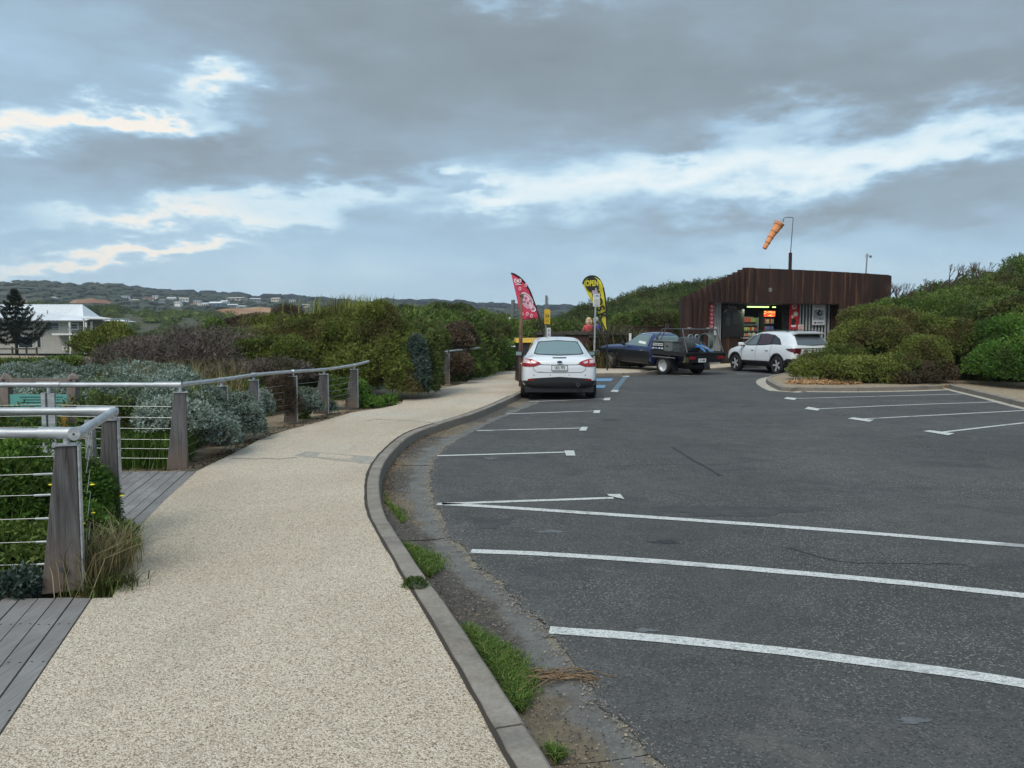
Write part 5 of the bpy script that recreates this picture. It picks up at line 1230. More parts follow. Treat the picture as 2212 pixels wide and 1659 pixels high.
def loft(name, stations, m, parent, sub=2, cut=None, flat=False):
    """stations: (y, half-width, z bottom, z shoulder, z top, roof half-width, belt-z)"""
    vs = []; N = 0; rows = []
    for (y, w, zb, zs, zr, wr, *_) in stations:
        top = max(zr, zs+.01)
        half = [(0, zb), (w*.86, zb), (w*.975, zb+.07), (w*1.0, zb+(zs-zb)*.40), (w*.995, zb+(zs-zb)*.72), (w*.955, zs), (w*.955+(wr-w*.955)*.12, zs+(top-zs)*.10), (w*.955+(wr-w*.955)*.62, zs+(top-zs)*.60), (wr, zs+(top-zs)*.90), (wr*.80, top-.004), (0, top+.008)]
        prof = [(-x, z) for x, z in half[1:-1]][::-1]; prof = half+prof
        rows.append([(x, y, z) for x, z in prof])
    k = len(rows[0]); vs = [p for r_ in rows for p in r_]; fs = []
    for i in range(len(rows)-1):
        for j in range(k): fs.append((i*k+j, i*k+(j+1) % k, (i+1)*k+(j+1) % k, (i+1)*k+j))
    # end caps as strips between left and right halves
    for i, flip in ((0, False), (len(rows)-1, True)):
        a = i*k
        for j in range(0, 10):
            q = (a+j, a+j+1, a+(k-j-1) % k, a+(k-j) % k); q = tuple(dict.fromkeys(q)); fs.append(q if not flip else q[::-1])
    me = bpy.data.meshes.new(name); me.from_pydata(vs, [], fs); bm = bmesh.new(); bm.from_mesh(me); bmesh.ops.recalc_face_normals(bm, faces=bm.faces); bm.to_mesh(me); bm.free()
    me.materials.append(m); o = bpy.data.objects.new(name, me); link(o, parent)
    md = o.modifiers.new('s', 'SUBSURF'); md.levels = md.render_levels = sub
    tmp = []
    if cut:
        for (y, z, r_, w) in cut:
            for s in (-1, 1):
                c = MB().lathe([(r_, -.30), (r_, .30)], 'x', (s*w, y, z), 36).build('cutter', None); tmp.append(c)
                c.parent = parent
                b = o.modifiers.new('b', 'BOOLEAN'); b.operation = 'DIFFERENCE'; b.object = c; b.solver = 'EXACT'
    bpy.context.view_layer.update(); dg = bpy.context.evaluated_depsgraph_get()
    ne = bpy.data.meshes.new_from_object(o.evaluated_get(dg)); o.modifiers.clear(); o.data = ne; ne.name = name
    for c in tmp: bpy.data.objects.remove(c)
    ne.polygons.foreach_set('use_smooth', [True]*len(ne.polygons))
    try: ne.set_sharp_from_angle(angle=R(38))
    except Exception: pass
    if not ne.materials: ne.materials.append(m)
    bm = bmesh.new(); bm.from_mesh(ne); tree = BVHTree.FromBMesh(bm); bm.free()
    return o, tree
def decal(name, tree, poly, axis, m, parent, off=.004, cuts=4, sign=1, far=4, thick=0):
    """a panel shaped by an outline and laid on the body by projecting it along an axis ('x' or 'y')"""
    bm = bmesh.new(); vs = [bm.verts.new((p[0], p[1], 0)) for p in poly]; f = bm.faces.new(vs); bmesh.ops.triangulate(bm, faces=[f])
    for _ in range(cuts): 
        ed = [e for e in bm.edges if e.calc_length() > .07]
        if ed: bmesh.ops.subdivide_edges(bm, edges=ed, cuts=1); bmesh.ops.triangulate(bm, faces=bm.faces)
    bad = []
    for v in bm.verts:
        a, b_ = v.co.x, v.co.y
        if axis == 'y': o_, d_ = Vector((a, -far*sign, b_)), Vector((0, sign, 0))
        elif axis == 'x': o_, d_ = Vector((far*sign, a, b_)), Vector((-sign, 0, 0))
        else: o_, d_ = Vector((a, b_, far)), Vector((0, 0, -1))
        hit, nrm, _, _ = tree.ray_cast(o_, d_)
        if hit is None: bad.append(v); continue
        if nrm.dot(d_) > 0: nrm = -nrm
        v.co = hit+nrm*off
    if bad: bmesh.ops.delete(bm, geom=bad, context='VERTS')
    me = bpy.data.meshes.new(name); bm.to_mesh(me); bm.free(); me.polygons.foreach_set('use_smooth', [True]*len(me.polygons)); me.materials.append(m)
    return link(bpy.data.objects.new(name, me), parent)
def strip(pts, w):
    P = [Vector((p[0], p[1], 0)) for p in pts]; return [(p.x, p.y) for p in offset(P, -w/2)]+[(p.x, p.y) for p in reversed(offset(P, w/2))]
def wheel(parent, x, y, r, w, side, spokes=5, style='five', rimr=.66):
    root = empty('wheel', (x, y, r)); root.parent = parent; s = side
    MB().lathe([(r*rimr, -w/2), (r*.90, -w/2), (r*.985, -w*.36), (r, -w*.2), (r, w*.2), (r*.985, w*.36), (r*.90, w/2), (r*rimr, w/2), (r*rimr, -w/2)], 'x', (0, 0, 0), 36, False).build('tyre', RUB, root, smooth=True, auto=True)
    b = MB(); rr_ = r*rimr
    b.lathe([(rr_*1.01, s*w*.48), (rr_*.93, s*w*.46), (rr_*.90, s*w*.1), (rr_*.3, s*w*.05), (0, s*w*.05)], 'x', (0, 0, 0), 36, False); b.build('rim', RIM if style != 'suv' else BLK, root, smooth=True, auto=True)
    sp = MB()
    for k in range(spokes):
        a = 6.283*k/spokes; dy, dz = math.cos(a), math.sin(a); n_ = Vector((0, -dz, dy)); u_ = Vector((0, dy, dz)); X = Vector((s*w*.40, 0, 0))
        w0, w1 = (.24*rr_, .42*rr_) if style != 'suv' else (.20*rr_, .34*rr_)
        pts = [X+n_*w0/2+u_*rr_*.12, X-n_*w0/2+u_*rr_*.12, X-n_*w1/2+u_*rr_*.95, X+n_*w1/2+u_*rr_*.95]
        pts = pts+[p_-Vector((s*.03, 0, 0)) for p_ in pts]
        sp.add(pts, [(0, 1, 2, 3), (7, 6, 5, 4), (0, 4, 5, 1), (1, 5, 6, 2), (2, 6, 7, 3), (3, 7, 4, 0)])
    sp.lathe([(0, s*w*.44), (rr_*.2, s*w*.42), (rr_*.22, s*w*.3)], 'x', (0, 0, 0), 16, False)
    if style != 'dish': o = sp.build('spokes', RIM, root)
    else: MB().lathe([(0, s*w*.1), (rr_*.5, s*w*.12), (rr_*.88, s*w*.2), (rr_*.97, s*w*.46)], 'x', (0, 0, 0), 30, False).build('dished_face', RIM, root, smooth=True)
    MB().lathe([(rr_*.88, s*w*.02), (rr_*.2, s*w*.0), (0, s*w*.0)], 'x', (0, 0, 0), 24, False).build('wheel_shade_disc', BLK, root)  # black disc, its colour standing in for shade behind the spokes
    return root

def sedan():
    # rear at y=0, nose at +y ; local x to the right
    rt = empty('parked_car', (0, 0, 0), label='white sedan parked alone at the kerb, seen from behind beside the pink flag', cat='car')
    st = [(.00, .62, .42, .74, .76, .50), (.03, .76, .33, .86, .90, .58), (.10, .855, .29, .96, 1.015, .62), (.35, .895, .28, .965, 1.06, .60), (.62, .90, .28, .965, 1.11, .58), (1.05, .91, .27, .955, 1.36, .56), (1.45, .91, .26, .95, 1.455, .555),
          (2.1, .912, .26, .945, 1.485, .565), (2.7, .912, .26, .94, 1.465, .565), (3.1, .91, .26, .935, 1.36, .58), (3.6, .905, .26, .93, 1.06, .62), (3.95, .89, .26, .88, .955, .60), (4.3, .80, .27, .76, .80, .55), (4.50, .62, .32, .60, .64, .4)]
    body, tr = loft('body', st, WPAINT, rt, cut=[(.94, .31, .345, .93), (3.60, .31, .345, .93)])
    D = lambda n, poly, m, ax='y', off=.004, par=None, sign=1: decal(n, tr, poly, ax, m, par or rt, off, 4, sign)
    rw = D('rear_window', [(-.60, 1.085), (-.52, 1.30), (-.45, 1.375), (0, 1.40), (.45, 1.375), (.52, 1.30), (.60, 1.085), (.52, 1.065), (0, 1.045), (-.52, 1.065)], BLK)
    D('glass', [(-.57, 1.095), (-.495, 1.30), (-.43, 1.355), (0, 1.375), (.43, 1.355), (.495, 1.30), (.57, 1.095), (.50, 1.078), (0, 1.062), (-.50, 1.078)], GLASS2, off=.007, par=rw)
    D('rear_bumper', [(-.86, .27), (-.86, .46), (-.74, .475), (-.68, .52), (0, .56), (.68, .52), (.74, .475), (.86, .46), (.86, .27)], BLK, off=.012)
    for s in (-1, 1):
        q = [(s*.44, .875), (s*.50, .915), (s*.66, .965), (s*.845, .975), (s*.872, .90), (s*.865, .80), (s*.70, .79), (s*.56, .805), (s*.47, .845)]
        tl = D('tail_light', q, RED, off=.010)
        D('reversing_lamp', [(s*.55, .895), (s*.66, .935), (s*.66, .875), (s*.57, .865)], LCLEAR, off=.014, par=tl); D('indicator_lens', [(s*.70, .94), (s*.82, .955), (s*.84, .88), (s*.70, .87)], LCLEAR, off=.014, par=tl)
        D('reflector', [(s*.60, .475), (s*.60, .505), (s*.74, .515), (s*.74, .48)], RED, off=.016)
        D('boot_gap', strip([(s*.42, .855), (s*.62, .79), (s*.60, .72), (s*.52, .665), (0, .655)], .010), SEAM, off=.005)
        D('roof_strip', strip([(s*.52, 1.10), (s*.50, 1.30), (s*.475, 1.43)], .016), BLK, off=.006)
        D('side_window', [(1.0, 1.02), (1.35, 1.30), (2.1, 1.36), (2.8, 1.33), (3.3, 1.02), (2.2, .99)], GLASS, 'x', .005, sign=s)
        mr = empty('door_mirror', (s*.99, 3.0, 1.02)); mr.parent = rt
        MB().box((0, 0, 0), (.20, .10, .13)).build('mirror_shell', BLK if s < 0 else BLK, mr, bevel=.03, smooth=True); MB().box((0, -.056, 0), (.15, .008, .09)).build('mirror_glass', mat('mirror_glass', (.30, .40, .40), .1, .4, var=0), mr, bevel=.003)
        MB().box((-s*.1, .02, -.03), (.12, .05, .04)).build('mirror_arm', BLK, mr)
        MB().box((s*.905, 1.75, .80), (.03, .18, .03)).build('door_handle', WPAINT, rt, bevel=.008)
    D('boot_gap', strip([(-.62, .845), (-.3, .838), (.3, .838), (.62, .845)], .012), SEAM, off=.005)
    D('high_stop_lamp', [(-.17, 1.008), (-.15, .985), (.15, .985), (.17, 1.008)], BLK, off=.006)
    D('number_plate', [(-.19, .70), (-.19, .835), (.19, .835), (.19, .70)], BLK, off=.012)
    pl = MB().box((0, -.030, .767), (.355, .008, .112)).build('number_plate', PLATE, rt)
    text('1KS 7FS', .105, mat('plate_ink', (.03, .03, .05), .6, var=0), pl, (0, -.036, .765), name='lettering', sx=.72, bold=.002)
    text('Focus', .045, CHR, rt, (-.43, -.0, .675), name='lettering')
    bd = MB().lathe([(0, 0), (.058, -.002), (.064, .006)], 'y', (0, 0, 0), 20).build('badge', mat('badge_blue', (.03, .05, .14), .3, var=0), rt, loc=(0, -.022, .905)); bd.scale = (1, 1, .45); MB().lathe([(.058, -.004), (.066, -.004), (.066, .004)], 'y', (0, 0, 0), 20, False).build('badge_ring', CHR, bd)
    MB().lathe([(.040, -.03), (.036, -.03), (.036, .10)], 'y', (.43, .0, .375), 18, False).build('exhaust_pipe', CHR, rt, smooth=True, auto=True)
    tube('aerial', BLK, [(.0, 1.55, 1.47), (0, 1.48, 1.56)], .006, rt)
    MB().box((0, 2.15, .25), (1.62, 4.1, .14)).build('underbody', BLK, rt, bevel=.02); MB().box((0, .20, .26), (1.56, .16, .12)).build('bumper_skirt', BLK, rt, bevel=.03)
    for y in (.94, 3.60):
        for s in (-1, 1): wheel(rt, s*.80, y, .318, .235, s)
    MB().box((-.42, .62, 1.00), (.22, .1, .03)).build('tissue_box', PLATE, rt)
    for x in (-.60, -.22, .22, .6): MB().lathe([(0, -.003), (.012, -.003), (.012, .004)], 'y', (x, .004-.0*abs(x), .60), 8).build('parking_sensor', SEAM, rt)
    p = W(1211, 0, 18.15); rt.location = (p.x, 17.95, .005); rt.rotation_euler = (0, 0, R(-1.2)); return rt
sedan()

def suv():
    rt = empty('parked_car', (0, 0, 0), label='white SUV with black wheel arches parked nose-in to the kiosk, half behind the island shrubs', cat='car')
    st = [(.00, .66, .50, .95, .97, .50), (.03, .80, .42, 1.02, 1.10, .60), (.10, .89, .40, 1.08, 1.20, .66), (.28, .92, .39, 1.09, 1.42, .645), (.50, .93, .38, 1.09, 1.585, .63), (.9, .935, .36, 1.08, 1.635, .63), (1.6, .935, .35, 1.06, 1.665, .64),
          (2.3, .935, .35, 1.04, 1.655, .645), (2.8, .932, .35, 1.02, 1.58, .645), (3.2, .93, .35, 1.01, 1.33, .66), (3.55, .925, .35, 1.0, 1.125, .68), (4.0, .91, .36, .96, 1.04, .68), (4.35, .86, .38, .86, .93, .62), (4.52, .72, .42, .74, .77, .5)]
    body, tr = loft('body', st, WPAINT, rt, cut=[(.92, .37, .40, .95), (3.675, .37, .40, .95)])
    D = lambda n, poly, m, ax='y', off=.004, par=None, sign=1: decal(n, tr, poly, ax, m, par or rt, off, 4, sign)
    D('rear_window', [(-.66, 1.13), (-.62, 1.30), (-.56, 1.50), (-.40, 1.545), (0, 1.56), (.40, 1.545), (.56, 1.50), (.62, 1.30), (.66, 1.13), (0, 1.10)], mat('grey_glass', (.10, .115, .13), .08, var=0, spec=.8), off=.006)
    sp = MB().add([(-.60, .30, 1.60), (.60, .30, 1.60), (.54, .62, 1.645), (-.54, .62, 1.645), (-.58, .16, 1.575), (.58, .16, 1.575), (.58, .17, 1.545), (-.58, .17, 1.545), (-.6, .45, 1.50), (.6, .45, 1.50)], [(0, 1, 2, 3), (4, 5, 1, 0), (7, 6, 5, 4), (8, 9, 6, 7), (3, 2, 9, 8), (0, 3, 8, 7), (0, 7, 4), (1, 5, 6), (1, 6, 9, 2)]).build('spoiler', WPAINT, rt)
    D('light_bar', [(-.86, .99), (-.86, 1.015), (.86, 1.015), (.86, .99)], BLK, off=.010)
    D('rear_bumper', [(-.9, .40), (-.9, .60), (-.70, .62), (-.6, .60), (.6, .60), (.70, .62), (.9, .60), (.9, .40)], BLK, off=.012)
    for s in (-1, 1):
        tl = D('tail_light', [(s*.52, 1.0), (s*.88, 1.0), (s*.88, .93), (s*.80, .80), (s*.74, .84), (s*.70, .93), (s*.62, .78), (s*.57, .82), (s*.55, .93)], mat('dark_tail_red', (.10, .01, .015), .15, var=0, spec=.7), off=.012)
        D('tail_light', [(.06, 1.0), (.42, .99), (.33, .94), (.08, .86)], MATS['dark_tail_red'], 'x', .012, sign=s)
        D('reflector', [(s*.62, .53), (s*.62, .555), (s*.80, .565), (s*.80, .535)], RED, off=.018)
        # side glass with the rising rear quarter
        wn = [(.72, 1.13), (.98, 1.36), (1.35, 1.50), (1.9, 1.56), (2.4, 1.55), (2.78, 1.46), (3.28, 1.13), (2.9, 1.075), (1.9, 1.10), (1.2, 1.14)]
        gl = D('side_window', wn, BLK, 'x', .005, sign=s)
        D('front_door_glass', [(2.30, 1.115), (2.30, 1.52), (2.45, 1.515), (2.74, 1.43), (3.20, 1.13), (2.85, 1.10)], mat('light_glass', (.13, .165, .175), .07, var=0, spec=.9), 'x', .009, sign=s, par=gl)
        D('rear_door_glass', [(1.42, 1.155), (1.42, 1.49), (1.9, 1.535), (2.20, 1.53), (2.20, 1.12)], mat('maroon_glass', (.045, .018, .030), .08, var=0, spec=.8), 'x', .009, sign=s, par=gl)
        D('quarter_glass', [(.84, 1.155), (1.02, 1.34), (1.33, 1.465), (1.33, 1.165)], GLASS, 'x', .009, sign=s, par=gl)
        D('door_gap', strip([(1.30, 1.10), (1.36, .80), (1.30, .55)], .012), SEAM, 'x', .005, sign=s); D('door_gap', strip([(2.27, 1.08), (2.30, .75), (2.27, .48)], .012), SEAM, 'x', .005, sign=s); D('door_gap', strip([(3.30, 1.05), (3.22, .75), (3.25, .48)], .012), SEAM, 'x', .005, sign=s)
        D('sill_cladding', [(1.25, .35), (1.30, .50), (3.25, .50), (3.30, .35)], BLK, 'x', .014, sign=s)
        D('bumper_side', [(.02, .42), (.02, .62), (.32, .62), (.48, .55), (.50, .38)], BLK, 'x', .012, sign=s)
        for y in (.92, 3.675):
            pts = [(y+(.475 if k % 2 else .468)*math.cos(math.pi*k/14), .35+.47*math.sin(math.pi*k/14)) for k in range(15)]+[(y+.395*math.cos(math.pi*k/14), .36+.395*math.sin(math.pi*k/14)) for k in range(14, -1, -1)]
            MB().prism(pts, s*.86, s*.949, 'x').build('wheel_arch_cladding', BLK, rt)
            wheel(rt, s*.83, y, .355, .235, s, 5, 'suv', .70)
        for y in (1.55, 2.48): MB().box((s*.945, y, .93), (.03, .19, .028)).build('door_handle', WPAINT, rt, bevel=.008)
        tube('roof_rail', BLK, [(s*.56, .75, 1.63), (s*.57, .95, 1.675), (s*.58, 1.8, 1.70), (s*.58, 2.5, 1.67), (s*.58, 2.7, 1.63)], .016, rt, 8)
        mr = empty('door_mirror', (s*1.03, 3.12, 1.12)); mr.parent = rt
        MB().box((0, 0, .02), (.22, .13, .13)).build('mirror_shell', WPAINT, mr, bevel=.04, smooth=True); MB().box((-s*.10, .02, -.05), (.16, .10, .05)).build('mirror_arm', BLK, mr)
    pl = MB().box((0, -.02, .86), (.38, .012, .13)).build('number_plate', PLATE, rt)
    text('TUCSON', .05, CHR, rt, (-.5, -.0, .90), name='lettering')
    MB().box((0, 2.2, .33), (1.5, 4.0, .12)).build('underbody', BLK, rt, bevel=.02)
    hv = Vector((-.29, .957)); rear = Vector((10.04, 29.0)); side = Vector((hv.y, -hv.x))      # left rear wheel contact point
    o = rear-hv*.92+side*.83
    rt.location = (o.x+.05, o.y+.1, .0); rt.rotation_euler = (0, 0, math.atan2(-hv.x, hv.y)); return rt
suv()

def ute():
    rt = empty('flatbed_ute', (0, 0, 0), label='old dark blue flatbed ute with black tray and signwritten toolbox outside the kiosk', cat='ute')
    # cab and bonnet: y=0 at the rear axle, nose toward +y
    st = [(.62, .80, .34, .86, .88, .66), (.66, .86, .30, .87, 1.22, .62), (.76, .875, .29, .87, 1.41, .58), (1.05, .88, .28, .88, 1.45, .58), (1.45, .885, .28, .88, 1.44, .585), (1.72, .885, .28, .88, 1.365, .60), (2.15, .885, .28, .88, .985, .66),
          (2.5, .88, .28, .86, .965, .68), (3.0, .87, .29, .84, .93, .68), (3.4, .85, .31, .81, .875, .66), (3.62, .80, .34, .77, .82, .62), (3.68, .74, .40, .72, .74, .58)]
    body, tr = loft('body', st, NAVY, rt, cut=[(2.86, .33, .345, .86)])
    D = lambda n, poly, m, ax='y', off=.004, par=None, sign=1: decal(n, tr, poly, ax, m, par or rt, off, 4, sign)
    for s in (-1, 1):
        D('lower_side_panel', [(.64, .30), (.64, .76), (2.4, .765), (3.64, .72), (3.64, .42), (3.24, .36), (3.20, .48), (3.06, .64), (2.86, .70), (2.66, .64), (2.52, .48), (2.48, .30)], BLACKP, 'x', .004, sign=s)
        gl = D('side_window', [(.98, .93), (.98, 1.33), (1.40, 1.345), (1.66, 1.30), (2.06, .955)], GLASS2, 'x', .006, sign=s)
        D('window_frame', strip([(.94, .92), (.94, 1.36), (1.42, 1.375), (1.69, 1.325), (2.14, .94)], .03), BLK if s > 0 else CHR, 'x', .007, sign=s)
        D('door_gap', strip([(.90, 1.30), (.90, .32)], .012), SEAM, 'x', .007, sign=s); D('door_gap', strip([(2.06, .93), (2.06, .32)], .012), SEAM, 'x', .007, sign=s)
        MB().box((s*.885, 1.12, .80), (.03, .16, .03)).build('door_handle', CHR, rt, bevel=.008)
        D('body_crease', strip([(.66, .775), (2.3, .78), (3.6, .735)], .012), SEAM, 'x', .007, sign=s)
        wheel(rt, s*.78, 2.86, .315, .20, s, 5, 'five', .66); wheel(rt, s*.80, 0, .325, .26, s, 5, 'dish', .64)
        mr = empty('door_mirror', (s*.98, 2.0, 1.0)); mr.parent = rt; MB().box((0, 0, 0), (.14, .08, .11)).build('mirror_shell', BLK, mr, bevel=.025, smooth=True); MB().box((-s*.07, .02, -.06), (.10, .03, .03)).build('mirror_arm', BLK, mr)
        D('pillar_sticker', [(1.04, 1.01), (1.04, 1.09), (1.42, 1.13), (1.42, 1.04)], PLATE, 'x', .009, sign=s)
        MB().box((s*.79, 3.66, .56), (.12, .10, .18)).build('bumper_overrider', CHR, rt, bevel=.02)
    D('rear_window', [(-.54, .95), (-.49, 1.33), (.49, 1.33), (.54, .95)], GLASS2, 'y', .006)
    D('windscreen', [(-.56, .985), (-.50, 1.26), (.50, 1.26), (.56, .985)], GLASS2, 'y', .006, sign=-1)
    MB().box((0, 3.70, .48), (1.62, .10, .12)).build('front_bumper', CHR, rt, bevel=.03)
    MB().box((0, 1.5, .30), (.9, 4.2, .14)).build('chassis', BLK, rt)
    # tray
    ty0, ty1 = -1.15, .56; tz = .80
    b = MB().box((0, (ty0+ty1)/2, tz), (1.95, ty1-ty0, .06))
    tray = b.build('tray', BLACKP, rt, bevel=.008)
    for s in (-1, 1): box('side_rave', BLK, (s*.985, (ty0+ty1)/2, tz-.02), (.03, ty1-ty0, .14), tray); box('tie_rail', STEEL, (s*.99, (ty0+ty1)/2+.2, tz-.17), (.02, 1.1, .02), tray)
    for y in (-1.0, -.5, 0, .45): box('cross_member', BLK, (0, y, tz-.08), (1.7, .06, .10), tray)
    box('rear_valance', BLACKP, (0, ty0+.02, .62), (1.7, .03, .26), tray)
    for s in (-1, 1):
        box('mudguard', BLACKP, (s*.80, -.45, .40), (.30, .02, .48), tray, Matrix.Rotation(-.25, 3, 'X')); box('mudguard', BLACKP, (s*.82, 0, .70), (.30, .75, .02), tray)
        box('tail_light', RED, (s*.70, ty0-.005, .66), (.26, .03, .09), tray)
    pl = box('number_plate', PLATE, (-.22, ty0-.02, .57), (.37, .01, .125), rt); text('CX 1 MRS', .09, MATS['plate_ink'], pl, (-.22, ty0-.027, .57), sx=.7, bold=.002)
    # toolbox and signs along the left edge
    TBX = mat('grey_toolbox', (.17, .19, .185), .5, .3, var=.1)
    tb = box('toolbox', TBX, (-.72, .02, 1.00), (.46, .94, .34), rt, bevel=.01); box('lid', TBX, (-.72, .02, 1.185), (.50, 1.0, .03), tb, bevel=.006); box('latch', BLK, (-.96, -.2, 1.02), (.015, .08, .04), tb)
    sg = box('sign_board', mat('sign_black', (.008, .009, .011), .4, var=0), (-.965, .22, 1.00), (.012, .56, .27), rt)
    SW = mat('sign_white', (.62, .64, .66), .6, var=0); SB = mat('sign_blue', (.25, .32, .62), .6, var=0)
    for (y, w) in ((.36, .22), (.10, .26)): box('sign_band', SW, (-.974, y, 1.055), (.003, w, .09), sg)
    text('TORQUAY', .062, MATS['plate_ink'], sg, (-.978, .36, 1.055), rz=-math.pi/2, sx=.72, bold=.001); text('CLEANING', .064, MATS['plate_ink'], sg, (-.978, .10, 1.055), rz=-math.pi/2, sx=.78, bold=.001)
    for (y, w, mm) in ((.44, .09, SW), (.30, .13, SB), (.14, .09, SW), (.01, .10, SW)): box('sign_band', mm, (-.974, y, .925), (.003, w, .05), sg)
    box('side_box', TBX, (.2, .25, .99), (1.1, .45, .32), rt, bevel=.01)
    # ladder racks
    RK_ = mat('rack_steel', (.13, .125, .12), .5, .5, var=.2)
    def bar(n, pts, r=.022): return tube(n, RK_, pts, r, rt, 8)
    bar('rack_bar', [(-.90, .52, .84), (-.90, .42, 1.2), (-.80, .18, 1.60)]); bar('rack_bar', [(.90, .52, .84), (.90, .42, 1.2), (.80, .18, 1.60)]); bar('rack_bar', [(-.80, .18, 1.60), (.80, .18, 1.60)])
    bar('rack_bar', [(-.90, .18, 1.2), (-.82, .02, 1.60), (-.82, .02, 1.78), (-.72, .02, 1.78), (-.72, .02, 1.64)], .018)
    bar('rack_bar', [(-.90, -1.10, .84), (-.84, -.78, 1.62)], .026); bar('rack_bar', [(.90, -1.10, .84), (.84, -.78, 1.62)], .026); bar('rack_bar', [(-.84, -.78, 1.62), (.84, -.78, 1.62)], .026)
    bar('rack_bar', [(-.96, -.30, .60), (-.98, -.42, .86), (-.90, -.80, 1.02), (-.90, -1.0, 1.08)], .02)
    for x in (-.5, .45): MB().box((x, -.78, 1.65), (.14, .08, .06)).build('rack_pad', mat('grey_foam', (.25, .25, .24), .9), rt, bevel=.015)
    # load: tank, hose reel, spray unit
    MB().lathe([(0, -.34), (.26, -.34), (.30, -.28), (.30, .28), (.26, .34), (0, .34)], 'x', (-.25, -.55, 1.06), 24).build('spray_tank', mat('dark_grey_tank', (.06, .065, .07), .5, var=.2), rt, smooth=True, auto=True)
    q = MB()
    for k in range(6):
        q.tube([(.45+.03*k, -.62+.27*math.cos(a), 1.16+.30*math.sin(a)) for a in np.linspace(0, 6.283, 24)], .018, 6, False)
    q.build('hose_coil', mat('green_hose', (.09, .12, .10), .6, var=.2), rt, smooth=True)['kind'] = 'stuff'
    bar('hose_reel_frame', [(.40, -.90, .84), (.40, -.62, 1.16), (.40, -.34, .84)], .018)
    rear = Vector((5.85, 29.2)); hv = Vector((-.56, .83)).normalized(); side = Vector((hv.y, -hv.x)); o = rear+side*.80
    rt.location = (o.x, o.y, 0); rt.scale = (1.08,)*3; tilt = .04
    rt.rotation_mode = 'XYZ'; rt.rotation_euler = (Matrix.Rotation(math.atan2(-hv.x, hv.y), 3, 'Z') @ Matrix.Rotation(tilt, 3, 'X')).to_euler()
    # folding blue step lying on the load: its own thing
    LB = mat('blue_frame', (.03, .20, .50), .4, var=.1); LA = mat('alloy_tube', (.50, .55, .58), .35, .6, var=.1)
    ls = empty('step_ladder', (0, 0, 0), label='small blue and silver folding steps lying on the back of the ute', cat='ladder')
    ls.matrix_world = Matrix.Translation(rt.location) @ rt.rotation_euler.to_matrix().to_4x4() @ Matrix.Scale(1.08, 4)
    for x in (-.15, .12): tube('side_rail', LB, [(x-.15, -.52, 1.28), (x+.02, -1.0, .98), (x+.06, -1.18, .86)], .028, ls, 8)
    tube('side_rail', LA, [(-.50, -.60, 1.24), (-.1, -.95, 1.06), (.35, -1.12, .86)], .016, ls, 8); tube('side_rail', LA, [(-.30, -.45, 1.26), (.1, -.80, 1.08), (.55, -1.0, .88)], .016, ls, 8)
    for x in (-.35, -.02):
        tube('hand_loop', LA, [(x-.10, -.70, 1.20), (x-.10, -.70, 1.38), (x-.04, -.70, 1.43), (x+.06, -.70, 1.43), (x+.10, -.70, 1.38), (x+.10, -.70, 1.20)], .020, ls, 8)
    for k, (y, z) in enumerate(((-.62, 1.22), (-.78, 1.15), (-.95, 1.02))): box('tread', LB if k != 1 else LA, (-.12, y, z), (.42, .08, .025), ls)
    return rt
ute()
# ------------------------------------------------------------------ kiosk of rusted sheet piles
m, t, p = new_mat('rusted_steel'); gpos = t.node('ShaderNodeNewGeometry').outputs['Position']; oi = t.node('ShaderNodeObjectInfo').outputs['Random']
n = t.noise(t.scale(gpos, .9, .9, .30), 1, 7, .6, .4); f = t.noise(gpos, 14, 6, .7); st = t.noise(t.scale(gpos, 5, 5, .22), 1, 5, .6)
col = t.ramp(t.m('ADD', t.m('MULTIPLY', n, .55), t.m('MULTIPLY', f, .45)), [(.33, (.014, .006, .004)), (.47, (.031, .012, .007)), (.58, (.050, .019, .010)), (.72, (.11, .042, .018))])
col = t.mix(t.m('MULTIPLY', t.smooth(st, .56, .68), .75), col, (.19, .08, .03)); col = t.mix(t.m('MULTIPLY', oi, .14), col, (.03, .013, .009))
t.put(p.inputs['Base Color'], col); p.inputs['Roughness'].default_value = .78
b = t.node('ShaderNodeBump'); b.inputs['Strength'].default_value = .4; b.inputs['Distance'].default_value = .01; t.put(b.inputs['Height'], f); t.l.new(b.outputs[0], p.inputs['Normal'])
RUST = m
K = empty('kiosk', (11, 37, ZP), label='beach kiosk clad in dark rusted sheet piles with a lit servery under the fascia', cat='kiosk')
def kl(v): return Vector((v[0]-11, v[1]-37, (v[2] if len(v) > 2 else 0)-ZP))
W0, W1, W2 = Vector((7.55, 33.9, 0)), Vector((11.0, 37.0, 0)), Vector((19.3, 39.6, 0))
HEAD = 3.0
def pile(a, b, zb, zt, depth, edge, slope=0.0):
    """one trapezoid pan between a and b (plan), standing from zb to zt"""
    d = (b-a); L = d.length; d.normalize(); nrm = Vector((d.y, -d.x, 0))      # towards the viewer
    prof = [(0, 0), (.10*L, 0), (.26*L, depth), (.74*L, depth), (.90*L, 0), (L-.004, 0)]; th = -.02
    pts = [a+d*s_+nrm*h for s_, h in prof]+[a+d*s_+nrm*(h+th) for s_, h in reversed(prof)]
    n_ = len(pts); q = MB(); q.add([(*kl((p_.x, p_.y, zb)),) for p_ in pts]+[(*kl((p_.x, p_.y, zt+slope*(i if i < 6 else 11-i)/5)),) for i, p_ in enumerate(pts)],
        [tuple(range(n_-1, -1, -1)), tuple(range(n_, 2*n_))]+[(i, (i+1) % n_, n_+(i+1) % n_, n_+i) for i in range(n_)])
    return q.build('sheet_pile', RUST, K)
NL = 11
for i in range(NL):
    a = W0.lerp(W1, i/NL); b_ = W0.lerp(W1, (i+1)/NL); zt = 3.17+(4.66-3.17)*(i+.2)/NL
    pile(a, b_, ZP if i < 4 else HEAD, zt, .20, None, .03)
NR = 13
